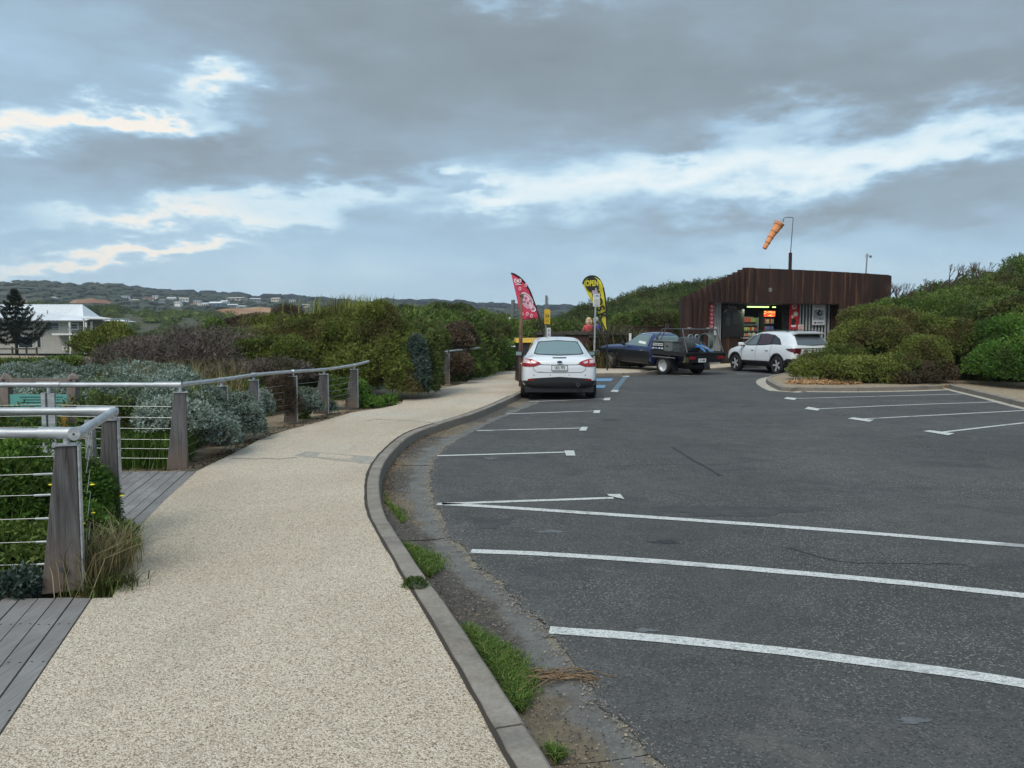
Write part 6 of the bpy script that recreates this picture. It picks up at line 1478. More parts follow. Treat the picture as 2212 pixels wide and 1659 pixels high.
for i in range(NR):
    a = W1.lerp(W2, i/NR); b_ = W1.lerp(W2, (i+1)/NR)
    # gentle bow as in the real wall
    bow = lambda q_: Vector((.2, -.65, 0)).normalized()*(.35*math.sin(math.pi*q_))
    pile(a+bow(i/NR), b_+bow((i+1)/NR), ZP if i >= 8 else HEAD, 4.68-.012*i, (.035, .012, .05, .02)[i % 4] if i else .16, None, -.012)
W3 = Vector((20.6, 44, 0)); 
for i in range(7): pile(W2.lerp(W3, i/7), W2.lerp(W3, (i+1)/7), ZP, 4.5, .12, None)
WB = Vector((9.2, 42, 0))
for i in range(8): pile(WB.lerp(W0, i/8), WB.lerp(W0, (i+1)/8), ZP, 3.1+.0*i, .12, None)
MB().add([(*kl((*q_[:2], q_[2])),) for q_ in [(7.6, 34.1, 2.98), (11.05, 37.2, 2.98), (19.2, 39.8, 2.98), (20.3, 44, 2.98), (9.3, 42, 2.98), (7.6, 34.1, 3.1), (11.05, 37.2, 3.1), (19.2, 39.8, 3.1), (20.3, 44, 3.1), (9.3, 42, 3.1)]],
   [(0, 4, 3, 2, 1), (5, 6, 7, 8, 9), (0, 1, 6, 5), (1, 2, 7, 6), (2, 3, 8, 7), (3, 4, 9, 8), (4, 0, 5, 9)]).build('roof', GUT, K)
# the recessed shopfront, .45 behind the fascia
dL = (W1-W0).normalized(); nL = Vector((dL.y, -dL.x, 0)); dR = (W2-W1).normalized(); nR = Vector((dR.y, -dR.x, 0)); aL = math.atan2(dL.y, dL.x); aR = math.atan2(dR.y, dR.x)
def hitwall(u, back, seg):
    """plan point on the shopfront line sighted at bearing u"""
    k = (u-1106)/1662; o_, d_, n_ = (W0, dL, nL) if seg == 'L' else (W1, dR, nR); o_ = o_-n_*back
    s_ = (k*o_.y-o_.x)/(d_.x-k*d_.y); return o_+d_*s_, s_
def zat(v, y): return 1.6+(718-v)/1662*y
BLKW = mat('black_cladding', (.012, .012, .013), .7, var=.3, vscale=8); WSTR = mat('pale_corrugated', (.45, .46, .45), .5, var=.12)
def front_box(name, m_, u0, u1, v0, v1, seg, back, th, parent=K, lc=None):
    a, _ = hitwall(u0, back, seg); b2, _ = hitwall(u1, back, seg); c_ = (a+b2)/2; z1, z0 = zat(v0, c_.y), zat(v1, c_.y)
    return box(name, m_, kl((c_.x, c_.y, (z0+z1)/2)), ((b2-a).length, th, z1-z0), parent, Matrix.Rotation(aL if seg == 'L' else aR, 3, 'Z'))
# back wall strips and corrugated panels
def corr(u0, u1, seg, v0, v1, n_, back=.38):
    front_box('wall_panel', BLKW, u0, u1, v0, v1, seg, back+.08, .04)
    for k in range(n_): 
        f0 = u0+(u1-u0)*(k+.12)/n_; f1 = u0+(u1-u0)*(k+(.40 if seg == 'L' else .52))/n_; front_box('corrugation', WSTR, f0, f1, v0, v1, seg, back, .05)
corr(1529, 1557, 'L', 655, 798, 8)
corr(1703, 1792, 'R', 656, 800, 13)
front_box('wall_panel', RUST, 1792.5, 1830, 650, 800, 'R', .30, .05)
front_box('wall_panel', BLKW, 1557, 1605, 655, 798, 'L', .45, .05)
# servery: counter, dark side walls, back wall, ceiling
INT = mat('kiosk_interior', (.05, .045, .04), .8, var=.3)
for k in range(12): front_box('shutter_slat', BLKW, 1688, 1702, 657+k*6.2, 661.6+k*6.2, 'R', .38+.02*(k % 2), .05)
front_box('counter_front', RUST, 1602, 1703, 726, 800, 'R', .42, .10); front_box('counter_front', RUST, 1557, 1602, 728, 800, 'L', .40, .06)
a, _ = hitwall(1600, .5, 'R'); b_, _ = hitwall(1704, .5, 'R'); mid = (a+b_)/2; Lw = (b_-a).length
RR = Matrix.Rotation(aR, 3, 'Z')
def inr(x, y, z): q_ = mid+dR*x-nR*y; return kl((q_.x, q_.y, z))
box('back_wall', INT, inr(0, 2.4, 1.55), (Lw+1, .06, 2.9), K, RR); box('side_wall', INT, inr(-Lw/2-.3, 1.2, 1.55), (.06, 2.4, 2.9), K, RR); box('side_wall', INT, inr(Lw/2+.3, 1.2, 1.55), (.06, 2.4, 2.9), K, RR)
box('counter_top', WSTR, inr(0, .12, 1.33), (Lw, .55, .05), K, RR)
SHF = mat('shelf_grey', (.20, .21, .20), .6)
# things inside, each on its own
def thing(name, label, cat, x, y, z, group=None, rz=aR):
    q_ = mid+dR*x-nR*y; return empty(name, (q_.x, q_.y, z), rz, label=label, cat=cat, group=group)
tl = thing('fluorescent_light', 'glowing greenish-white fluorescent tube under the kiosk fascia', 'light', -.50, -.05, 2.84)
box('batten', WSTR, (0, 0, .05), (1.30, .07, .05), tl)
MB().lathe([(.026, -.61), (.026, .61)], 'x', (0, 0, 0), 12).build('tube', mat('lit_tube', (.8, .9, .6), .4, var=0, emit=(.60, 1.0, .30), estr=1.5), tl, smooth=True)
t2 = thing('fluorescent_light', 'short stub of lit tube right of the long fluorescent tube', 'light', .42, -.05, 2.84); MB().lathe([(.026, -.09), (.026, .09)], 'x', (0, 0, 0), 12).build('tube', MATS['lit_tube'], t2)
lmp = bpy.data.lights.new('kiosk_tube_light', 'AREA'); lmp.shape = 'RECTANGLE'; lmp.size = 1.2; lmp.size_y = .08; lmp.energy = 14; lmp.color = (.85, 1, .75)
lo = bpy.data.objects.new('kiosk_tube_light', lmp); link(lo, tl); lo.location = (0, .25, -.10)
fr_ = thing('drinks_fridge', 'glass-fronted drinks fridge with a glowing red-orange header inside the servery', 'fridge', .62, .55, 1.2)
box('cabinet', BLKW, (0, .3, .65), (.62, .5, 1.62), fr_); m, t, p = new_mat('header_print'); tc = t.node('ShaderNodeTexCoord').outputs['Object']
c_ = t.mix(t.smooth(t.noise(t.scale(tc, 3, 1, 9), 1, 2, .5, 1.5), .5, .56), (.85, .05, .02), (1, .42, .12)); t.put(p.inputs['Base Color'], c_); t.put(p.inputs['Emission Color'], c_); p.inputs['Emission Strength'].default_value = .8
box('lit_header', m, (0, .02, 1.33), (.64, .05, .28), fr_, bevel=.02)
for k in range(3): box('shelf', SHF, (0, .03, .12+.36*k), (.56, .06, .02), fr_)
cc = [mat('can_blue', (.06, .20, .55), .4, var=0), mat('can_green', (.30, .38, .06), .4, var=0), mat('can_cream', (.5, .42, .3), .4, var=0), mat('can_red', (.55, .06, .03), .4, var=0)]
for k in range(3):
    for j in range(6): MB().lathe([(.034, 0), (.034, .13), (.02, .19), (.02, .22)], 'z', (-.22+.088*j, .03, .14+.36*k), 8).build('bottle', cc[[1, 0, 2][k] if j % 3 else 3], fr_)
br = thing('bread_rack', 'shelf unit with red-lettered header and snack bags behind the counter', 'shelf', -.28, 1.1, 1.15)
box('rack_frame', SHF, (0, .2, .62), (1.0, .04, 1.25), br); box('header', mat('rack_header_red', (.34, .05, .03), .5, var=.3, vscale=18), (-.12, -.02, 1.08), (.52, .04, .22), br); box('header', mat('rack_header_olive', (.20, .22, .08), .5, var=.4, vscale=18), (.32, -.02, 1.08), (.34, .04, .22), br)
for k in range(3): box('shelf', SHF, (0, 0, .22+.3*k), (1.0, .35, .025), br)
MB().box((-.5, 0, .6), (.03, .36, 1.2)).build('side', SHF, br); MB().box((.5, 0, .6), (.03, .36, 1.2)).build('side', SHF, br)
r5 = random.Random(9)
for k in range(2):
    for j in range(7): box('snack_bag', cc[r5.choice([1, 2, 2, 3])], (-.4+.13*j, -.08, .33+.3*k), (.10, .06, .16), br, bevel=.015)
items = [('jar', 'orange-labelled jar at the left end of the servery counter', -1.06, .10, .10, .22, (.60, .12, .04)), ('coffee_tin', 'cream tin left of the paired tins on the counter', -.84, .15, .13, .26, (.38, .33, .24)), ('coffee_tin', 'cream tin right of the other on the counter', -.58, .15, .13, .26, (.42, .37, .28)), ('sauce_bottle', 'white sauce bottle near the fridge', .30, .12, .05, .24, (.6, .6, .6))]
for nm, lb, x, y, w, h, c_ in items:
    q_ = thing(nm, lb, nm.replace('_', ' '), x, y, 1.36); MB().lathe([(w/2, 0), (w/2, h*.8), (w*.42, h*.86)], 'z', (0, 0, 0), 12).build('body', mat(nm+str(x), c_, .5), q_, smooth=True, auto=True); MB().lathe([(w*.43, h*.86), (w*.43, h)], 'z', (0, 0, 0), 12).build('lid', BLKW, q_)
q_ = thing('display_case', 'pale grey glass display case hung on the counter front', 'display case', -.62, -.28, .98); box('case', mat('case_glass', (.19, .23, .23), .2, var=.1), (0, 0, .22), (.86, .28, .50), q_, bevel=.02); box('top_edge', WSTR, (0, 0, .475), (.88, .30, .025), q_)
q_ = thing('paper_sign', 'small white card sign standing on a dark box in front of the counter', 'sign', -.92, -.42, .92); box('box', BLKW, (0, .05, .0), (.34, .2, .22), q_); box('card', PLATE, (0, -.06, .02), (.20, .01, .14), q_)
for x, lb in ((-1.28, 'left of two brown condiment pots on the counter ledge'), (-1.12, 'right of two brown condiment pots on the counter ledge')):
    q_ = thing('condiment_pot', lb, 'pot', x, -.40, .92); MB().lathe([(.05, 0), (.06, .14), (.045, .18)], 'z', (0, 0, 0), 12).build('body', mat('pot_brown', (.16, .09, .06), .5), q_, smooth=True); MB().lathe([(.045, .18), (.04, .21), (0, .22)], 'z', (0, 0, 0), 12).build('lid', PLATE, q_)
# a figure behind the counter is only a hint of face in the photo; menu board and banners
def banner(name, label, cat, u0, u1, v0, v1, seg, back, m_, th=.015):
    a, _ = hitwall(u0, back, seg); b2, _ = hitwall(u1, back, seg); c_ = (a+b2)/2; z1, z0 = zat(v0, c_.y), zat(v1, c_.y)
    r_ = empty(name, (c_.x, c_.y, z0), aL if seg == 'L' else aR, label=label, cat=cat); w, h = (b2-a).length, z1-z0
    box('panel', m_, (0, 0, h/2), (w, th, h), r_); return r_, w, h
REDB = mat('banner_red', (.52, .018, .030), .6, var=.06); WP = mat('print_white', (.72, .70, .70), .6, var=0); BP = mat('print_black', (.02, .018, .02), .6, var=0); CRM = mat('print_cream', (.72, .60, .38), .6, var=.2, vscale=25)
def pr(parent, m_, x, z, w, h, y=-.012, kind='circle', name='print', roll=0):
    if kind == 'box': return box(name, m_, (x, y, z), (w, .003, h), parent, Matrix.Rotation(roll, 3, 'Y'))
    o_ = MB().lathe([(0, -.0015), (.5, -.0015), (.5, .0015)], 'y', (0, 0, 0), 20).build(name, m_, parent, loc=(x, y, z)); o_.scale = (w, 1, h); return o_
bn, w, h = banner('banner', 'tall red banner with white swirl print at the left end of the kiosk front', 'banner', 1530, 1541, 656, 712, 'L', .28, REDB)
for k, z in enumerate(np.linspace(.15, h-.12, 6)): pr(bn, WP, (.02 if k % 2 else -.02), z, w*.55, .12); pr(bn, REDB, (.04 if k % 2 else -.04), z+.01, w*.28, .07, -.014)
bn, w, h = banner('banner', 'tall red banner with ice cream pictures beside the servery', 'banner', 1703, 1723, 653, 711, 'R', .26, REDB)
pr(bn, WP, .0, h-.20, w*.55, .16); pr(bn, REDB, .0, h-.20, w*.38, .09, -.014); pr(bn, WP, 0, h-.32, w*.5, .03, kind='box'); pr(bn, CRM, .08, h*.56, w*.5, .24); pr(bn, WP, .10, h*.56, w*.30, .14, -.014); pr(bn, BP, -.02, h*.30, w*.5, .26); pr(bn, CRM, -.10, h*.46, w*.25, .16); pr(bn, WP, -.02, h*.12, w*.6, .12); pr(bn, BP, -.06, h*.2, w*.4, .14, -.014)
bn, w, h = banner('poster', 'white framed poster of a black and white beach photograph on the corrugated wall', 'poster', 1752, 1779, 657, 702, 'R', .26, WP, .03)
box('frame_edge', SHF, (0, .004, h/2), (w+.03, .02, h+.03), bn); m, t, p = new_mat('photo_print'); tc = t.node('ShaderNodeTexCoord').outputs['Object']; nn = t.noise(t.scale(tc, 9, 9, 14), 1, 5, .7); t.put(p.inputs['Base Color'], t.ramp(nn, [(.40, .02), (.47, .16), (.53, .42), (.62, .62)])); p.inputs['Roughness'].default_value = .5
box('photo_print', m, (0, -.018, h*.47), (w*.82, .004, h*.46), bn); pr(bn, BP, 0, h*.86, w*.6, .02, -.02, 'box'); pr(bn, BP, -.2, h*.10, .10, .08, -.02, 'box'); pr(bn, BP, .08, h*.10, w*.5, .04, -.02, 'box'); pr(bn, BP, 0, h*.6, .10, .3, -.024, 'box', roll=.6)
bn, w, h = banner('notice', 'small cream notice with a round red symbol on the corrugated wall', 'sign', 1722, 1734, 701, 717, 'R', .26, mat('notice_cream', (.68, .55, .50), .6)); pr(bn, REDB, 0, h*.55, .16, .16); pr(bn, MATS['notice_cream'], 0, h*.55, .11, .11, -.014)
bn, w, h = banner('notice', 'narrow white notice below the left red banner', 'sign', 1541, 1547, 706, 724, 'L', .28, WP)
bn, w, h = banner('menu_board', 'black chalk menu board headed with white script, left of the servery', 'menu board', 1559, 1600, 658, 728, 'L', .34, BLKW)
text('Third Wave', .20, SHF, bn, (-.02, -.012, h-.14), sx=.75, bold=.004); box('underline', SHF, (-.1, -.011, h-.27), (w*.6, .003, .012), bn)
r6 = random.Random(4)
for k in range(15): box('text_line', mat('chalk_blue', (.05, .13, .20), .7) if k < 6 else SHF, (-w*.22+.02*r6.random(), -.0105, h-.36-.045*k), (w*(.16+.08*r6.random()), .003, .010), bn); 
for k in range(12): box('text_line', SHF, (w*.18, -.0105, h-.40-.045*k), (w*(.20+.1*r6.random()), .003, .006), bn)
for s_ in (-1, 1): box('print', SHF, (s_*w*.36, -.011, h-.33), (.28, .003, .05), bn, Matrix.Rotation(s_*.5, 3, 'Y'))
q_ = empty('wall_lamp', (*W(1665, 655, 36.9)[:2], 3.9), aR, label='small grey lamp fixed high on the rusted fascia', cat='lamp'); q_.location = W(1664, 626, 36.75); box('body', SHF, (0, 0, 0), (.10, .10, .18), q_, bevel=.01); box('arm', SHF, (0, .08, .06), (.04, .16, .04), q_)
# windsock
ws = empty('windsock', (W(1706, 583, 40).x, 40, 4.2), label='orange windsock hanging from a cranked pole above the kiosk roof', cat='windsock')
wl = lambda u, v, y=40: W(u, v, y)-ws.location
MB().tube([wl(1706, 600), wl(1707.5, 546)], .085, 12).build('mast_sleeve', RUST, ws, smooth=True, auto=True)
MB().tube([wl(1707.5, 548), wl(1713.5, 471), wl(1712, 469.5), wl(1697, 469.5), wl(1693, 472), wl(1692.5, 480)], .022, 8).build('pole', SHF, ws, smooth=True)
tube('stay', SHF, [wl(1692.5, 474), wl(1682, 482)], .012, ws, 6)
OR = mat('windsock_orange', (.86, .33, .13), .7, var=.15, vscale=3); ORB = mat('windsock_band', (.25, .13, .07), .7)
c_ = [wl(1684, 482), wl(1677, 494), wl(1669, 505), wl(1662, 517), wl(1656, 528), wl(1651, 537)]; rad = [.27, .215, .17, .14, .12, .11]
C2 = smoothline(c_, 2); Rr = [float(np.interp(i/(len(C2)-1), np.linspace(0, 1, 6), rad))*(1+.05*math.sin(i*2.1)) for i in range(len(C2))]
MB().tube(C2, Rr, 18, False).build('sock', OR, ws, smooth=True)
for i in (3, 8, 12, 16): 
    i = min(i, len(C2)-2); MB().tube([C2[i], C2[i].lerp(C2[i+1], .5)], [Rr[i]*1.05]*2, 18, False).build('band', ORB, ws, smooth=True)
cp_ = empty('camera_pole', W(1871, 590, 41), label='thin pole with a small dome camera above the right end of the kiosk', cat='pole'); cq = lambda u, v: W(u, v, 41)-cp_.location
tube('pole', SHF, [cq(1870, 596), cq(1873.5, 548)], .035, cp_, 8); box('bracket', WSTR, cq(1872.5, 553), (.12, .06, .16), cp_); tube('arm', WSTR, [cq(1874, 552), cq(1880, 552.5)], .014, cp_, 6); MB().lathe([(0, -.07), (.05, -.05), (.07, 0), (.06, .05), (0, .06)], 'z', cq(1880.5, 554), 14).build('dome_camera', GUT, cp_, smooth=True)
an = empty('aerial', W(1663, 586, 39.5), label='short thin aerial on the kiosk roof left of the windsock mast', cat='aerial'); tube('rod', SHF, [(0, 0, -.3), (0, 0, .32)], .012, an, 6)
tbl = empty('picnic_table', (10.6, 34.2, ZP), .5, label='dark table seen between the ute and the white SUV', cat='table'); box('top', SHF, (0, 0, .72), (1.2, .6, .04), tbl); 
for x in (-.5, .5): box('leg', BLKW, (x, 0, .35), (.06, .5, .7), tbl)

# ------------------------------------------------------------------ flags, posts, signs
def flag_cloth(root, outline, y, m_, name='cloth', thick=.012, ripple=.05):
    pts = [W(u, v, y)-root.location for u, v in outline]
    bm = bmesh.new(); vs = [bm.verts.new((p_.x, 0, p_.z)) for p_ in pts]; f_ = bm.faces.new(vs); bmesh.ops.triangulate(bm, faces=[f_])
    for _ in range(5):
        ed = [e_ for e_ in bm.edges if e_.calc_length() > .14]
        if ed: bmesh.ops.subdivide_edges(bm, edges=ed, cuts=1); bmesh.ops.triangulate(bm, faces=bm.faces)
    for v_ in bm.verts: v_.co.y = ripple*math.sin(v_.co.x*5+v_.co.z*3.2)*.6+ripple*.3*math.sin(v_.co.z*11+v_.co.x*4)
    me = bpy.data.meshes.new(name); bm.to_mesh(me); bm.free(); me.materials.append(m_); me.polygons.foreach_set('use_smooth', [True]*len(me.polygons))
    o_ = bpy.data.objects.new(name, me); link(o_, root); md = o_.modifiers.new('t', 'SOLIDIFY'); md.thickness = thick; md.offset = 0; return o_
PINK = mat('flag_pink', (.62, .055, .115), .7, var=.10, vscale=3); PW = mat('flag_print_pale', (.80, .50, .56), .7, var=0); PWH = mat('flag_print_white', (.82, .74, .76), .7, var=0); PMV = mat('flag_print_mauve', (.42, .14, .24), .7, var=.2, vscale=12); YEL = mat('flag_yellow', (.66, .58, .035), .7, var=.10, vscale=3); PBK = mat('flag_black', (.018, .018, .018), .7, var=.1)
fl = empty('feather_flag', (W(1170, 0, 25).x, 25, ZP), label='pink feather flag printed with a large ice lolly', cat='flag'); P_ = lambda u, v, y=25: W(u, v, y)-fl.location
edge = [(1104, 590), (1112, 592.5), (1124, 600), (1136, 613), (1145, 629), (1152, 648), (1159, 668), (1165, 688)]
flag_cloth(fl, edge+[(1150, 689), (1137, 690.5), (1126, 691), (1121, 668), (1115, 638), (1109, 612)], 25, PINK)
tube('pole', PBK, smoothline([P_(u, v) for u, v in edge+[(1169, 702), (1176, 735), (1184, 800)]], 1), .026, fl, 8)
def print_blob(root, outline, y, m_, dy, name='print'):
    pts = [W(u, v, y)-root.location for u, v in outline]; o_ = MB().prism([(p_.x, p_.z) for p_ in pts], -.002, .002, 'y').build(name, m_, root); o_.location.y = dy; return o_
loll = [(1124, 636), (1128, 632), (1135, 632), (1142, 637), (1149, 645), (1152, 653), (1151, 658), (1156, 664), (1158, 670), (1154, 674), (1149, 673), (1144, 666), (1138, 666), (1132, 660), (1125, 648), (1123, 641)]
cx_, cy_ = 1138, 650
for (k, m_, dy) in ((1.0, PWH, -.052), (.88, PMV, -.056), (.74, PW, -.060)): print_blob(fl, [(cx_+(u-cx_)*k, cy_+(v-cy_)*k) for u, v in loll], 25, m_, dy)
for (u, v, a_, b2) in [(1130, 642, 3, 4), (1136, 645, 3, 4), (1133, 652, 3.4, 3), (1140, 655, 3, 4), (1145, 650, 2.5, 3), (1151, 667, 1.4, 3)]: print_blob(fl, [(u+a_*math.cos(q), v+b2*math.sin(q)) for q in np.linspace(0, 5.9, 10)], 25, PMV, -.064)
for (k, m_, dy) in ((1, PWH, -.052), (.72, PINK, -.056), (.42, PWH, -.060)): print_blob(fl, [(1118.5+(u)*k, 607+(v)*k) for u, v in [(-8, -4), (-4, -5), (0, -3), (4, -5), (7, -4), (8, 1), (4, 5), (0, 6), (-5, 5), (-8, 1)]], 25, m_, dy)
print_blob(fl, [(1113, 614.5), (1126, 614), (1126, 615.5), (1113, 616)], 25, PWH, -.052)
for (u, v) in [(1136, 616), (1123, 624), (1128, 679), (1148, 682), (1139, 678)]: print_blob(fl, [(u+3*math.cos(q), v+4.4*math.sin(q)) for q in np.linspace(0, 5.6, 9)], 25, PW, -.052); print_blob(fl, [(u+1.6*math.cos(q), v+2.4*math.sin(q)) for q in np.linspace(0, 5.6, 9)], 25, PINK, -.055)
fy = empty('feather_flag', (W(1312, 0, 30).x, 30, ZP), label='yellow teardrop flag reading OPEN and KIOSK in black', cat='flag'); 
edge = [(1258.5, 613), (1262, 604), (1269, 598), (1279, 595.5), (1289, 598), (1297, 606), (1303, 620), (1307, 640), (1309.5, 665), (1310.5, 690), (1310.5, 714)]
flag_cloth(fy, edge+[(1301, 694), (1288, 668), (1272, 640)], 30, YEL)
tube('pole', PBK, smoothline([W(u, v, 30)-fy.location for u, v in edge+[(1311, 730), (1312, 800)]], 1), .030, fy, 8)
print_blob(fy, [(1278.5+14.5*math.cos(q), 614+15.5*math.sin(q)) for q in np.linspace(0, 6.1, 28)], 30, PBK, -.055)
fz = lambda u, v: W(u, v, 30)-fy.location
q = fz(1278.5, 612.5); text('OPEN', .30, YEL, fy, (q.x, -.062, q.z), sx=.62, roll=.03, bold=.012)
for (ch, u, v, ro) in [('K', 1285, 630, -1.25), ('I', 1288, 640, -1.25), ('O', 1291.5, 652, -1.25), ('S', 1296, 666.5, -1.22), ('K', 1300.5, 682, -1.2)]:
    q = fz(u, v); text(ch, .44, PBK, fy, (q.x, -.058, q.z), sx=.9, roll=ro, bold=.014)
WOODP = mat('brown_timber_post', (.17, .095, .06), .8, var=.3, vscale=9)
wp = empty('timber_post', (G(1124, 835, ZP).x, G(1124, 835, ZP).y, ZP), label='tall thin brown timber post at the kerb in front of the pink flag', cat='post')
b = MB().tube([(0, 0, 0), (.0, 0, 1.3), (.03, 0, 2.46)], [.045, .042, .038], 8); b.build('shaft', WOODP, wp, smooth=True); MB().lathe([(.035, 2.44), (.06, 2.47), (.06, 2.50), (.02, 2.53)], 'z', (.03, 0, 0), 10).build('cap', mat('dull_brass', (.16, .13, .09), .5, .5), wp)
MB().box((.052, 0, 1.1), (.02, .03, 1.7)).build('conduit', WOODP, wp)
gp = empty('light_pole', W(1107, 688, 35), label='short grey pole with a white fitting at its foot, left of the pink flag', cat='pole'); tube('shaft', GUT, [(-.03, 0, -.8), (.03, 0, .84)], .085, gp, 10); tube('bracket', GUT, [(.03, 0, .66), (.75, 0, .66)], .02, gp, 6); MB().lathe([(0, -.08), (.13, -.06), (.15, 0), (.08, .05)], 'z', (-.10, 0, .0), 14).build('fitting', WP, gp, smooth=True)
box('roof_glint', WP, (.5, 1.0, .14), (.5, .5, .12), gp) if False else None
sp_ = empty('sign_post', (W(1180, 0, 26).x, 26, ZP), label='grey post carrying a yellow notice over a small white notice, behind the white sedan', cat='sign'); sq = lambda u, v: W(u, v, 26)-sp_.location
tube('shaft', SHF, [(0, 0, 0), sq(1180, 638)], .035, sp_, 8); tube('shaft', SHF, [sq(1183.5, 700), sq(1183.5, 641)], .014, sp_, 6)
YS = mat('sign_yellow', (.72, .45, .02), .5, var=.04); a_ = sq(1182, 684.5); pb = box('yellow_plate', YS, (a_.x, -.05, a_.z), (.20, .02, .49), sp_, bevel=.008)
text('24', .12, PBK, pb, (a_.x, -.064, a_.z+.03), sx=.9, bold=.004); box('plate_border', PBK, (a_.x, -.0605, a_.z+.035), (.13, .0015, .15), pb); box('plate_ground', YS, (a_.x, -.062, a_.z+.035), (.115, .0015, .135), pb)
for k in range(3): box('text_line', PBK, (a_.x, -.061, a_.z-.10-.035*k), (.11, .002, .010), pb)
a_ = sq(1185, 718.5); wb = box('white_plate', WP, (a_.x, -.05, a_.z), (.14, .015, .33), sp_); 
for k in (-.07, .07): box('arrow_mark', PBK, (a_.x+.01, -.06, a_.z+k), (.03, .002, .07), wb)
ps_ = empty('parking_sign', (W(1289, 0, 29.6).x, 29.6, ZP), label='white parking sign with blue symbols on a galvanised post before the yellow flag', cat='sign'); sq = lambda u, v: W(u, v, 29.6)-ps_.location
tube('shaft', GALV, [(-.01, 0, .18), sq(1287.5, 622)], .036, ps_, 10); tube('foot', RUST, [(0, 0, 0), (0, 0, .30)], .045, ps_, 10)
a_ = sq(1288, 648.5); pb = box('plate', WP, (a_.x, -.05, a_.z), (.255, .012, .48), ps_, bevel=.006); box('panel', mat('plate_grey', (.45, .47, .46), .6), (a_.x, -.058, a_.z-.08), (.20, .003, .26), pb)
text('1P', .15, mat('sign_teal', (.02, .25, .30), .5, var=0), pb, (a_.x-.02, -.0605, a_.z+.15), bold=.003); text('&', .10, MATS['sign_blue'], pb, (a_.x+.075, -.0605, a_.z+.15), bold=.003); box('text_line', PBK, (a_.x+.03, -.060, a_.z-.195), (.09, .002, .012), pb)
a_ = sq(1284.5, 631); box('small_plate', mat('lilac_plate', (.40, .33, .42), .6), (a_.x, -.05, a_.z), (.20, .01, .12), ps_)
mk = empty('marker_post', W(1361, 745, 33), label='short white marker post standing in the reeds behind the ute', cat='post'); mk.location.z = ZP; box('post', WP, (0, 0, 1.25), (.10, .03, .38), mk); box('stake', WOODP, (0, .03, .6), (.05, .04, 1.2), mk)
# bins and bench wall
def bin_(label, u, y, lid):
    rt = empty('wheelie_bin', (W(u, 0, y).x, y, ZP), .1, label=label, cat='bin')
    MB().box((0, 0, .60), (.62, .68, 1.14)).build('body', BLK, rt, bevel=.03); b2 = MB().add([(-.37, -.42, 1.17), (.37, -.42, 1.17), (.37, .38, 1.20), (-.37, .38, 1.20), (-.35, -.38, 1.24), (.35, -.38, 1.24), (.33, .30, 1.31), (-.33, .30, 1.31)], [(3, 2, 1, 0), (4, 5, 6, 7), (0, 1, 5, 4), (1, 2, 6, 5), (2, 3, 7, 6), (3, 0, 4, 7)]); b2.build('lid', lid, rt, bevel=.015)
    tube('handle', BLK, [(-.28, .36, 1.12), (.28, .36, 1.12)], .016, rt, 8)
    for s_ in (-1, 1): MB().lathe([(.10, -.025), (.10, .025)], 'x', (s_*.28, .33, .10), 14).build('wheel', RUB, rt)
bin_('wheelie bin with a yellow lid behind the left side of the white sedan', 1138, 23.6, mat('bin_yellow', (.62, .36, .02), .5)); bin_('wheelie bin with a dull red lid next to the yellow-lidded one', 1163, 24.6, mat('bin_red', (.34, .16, .12), .5))
BRK = mat('wall_brick', (.075, .032, .026), .85, var=.4, vscale=9); SLP = mat('sleeper_timber', (.065, .055, .045), .85, var=.3, vscale=6)
wl_ = empty('brick_wall', (1.6, 33.8, ZP), label='low dark brick wall with timber sleeper coping behind the white sedan', cat='wall')
box('core', mat('mortar', (.05, .045, .04), .9), (1.35, .10, .70), (3.9, .18, 1.36), wl_)
b0 = MB().box((0, 0, 0), (.225, .03, .068)).build('brick', BRK, wl_, loc=(-.45, 0, .2)); first = True
for j in range(14):
    for i in range(16):
        x = -.48+.24*i+(.12 if j % 2 else 0); z = .28+.078*j
        if x > 3.25 or z < .55: continue
        c_ = b0 if first else b0.copy()
        if not first: link(c_, wl_)
        first = False; c_.location = (x, .0+.004*((i*7+j*3) % 3), z)
for i, x in enumerate((-.25, 1.55, 3.05)): box('sleeper', SLP, (x, .04, 1.44+.02*(i == 1)), (1.78 if i != 2 else 1.2, .30, .14), wl_); 
for i, x in enumerate((.3, 2.2)): box('sleeper', SLP, (x, -.0, 1.30), (.9, .24, .09), wl_)
box('wall_lamp', SHF, (-.1, -.05, 1.36), (.28, .05, .14), wl_)
tw = empty('timber_wall', (6.4, 37.5, ZP), .1, label='long low rusty wall behind the ute cab, between reeds and kiosk', cat='wall'); box('panel', RUST, (0, 0, .85), (3.0, .12, 1.75), tw); box('cap', RUST, (0, 0, 1.76), (3.1, .2, .06), tw)

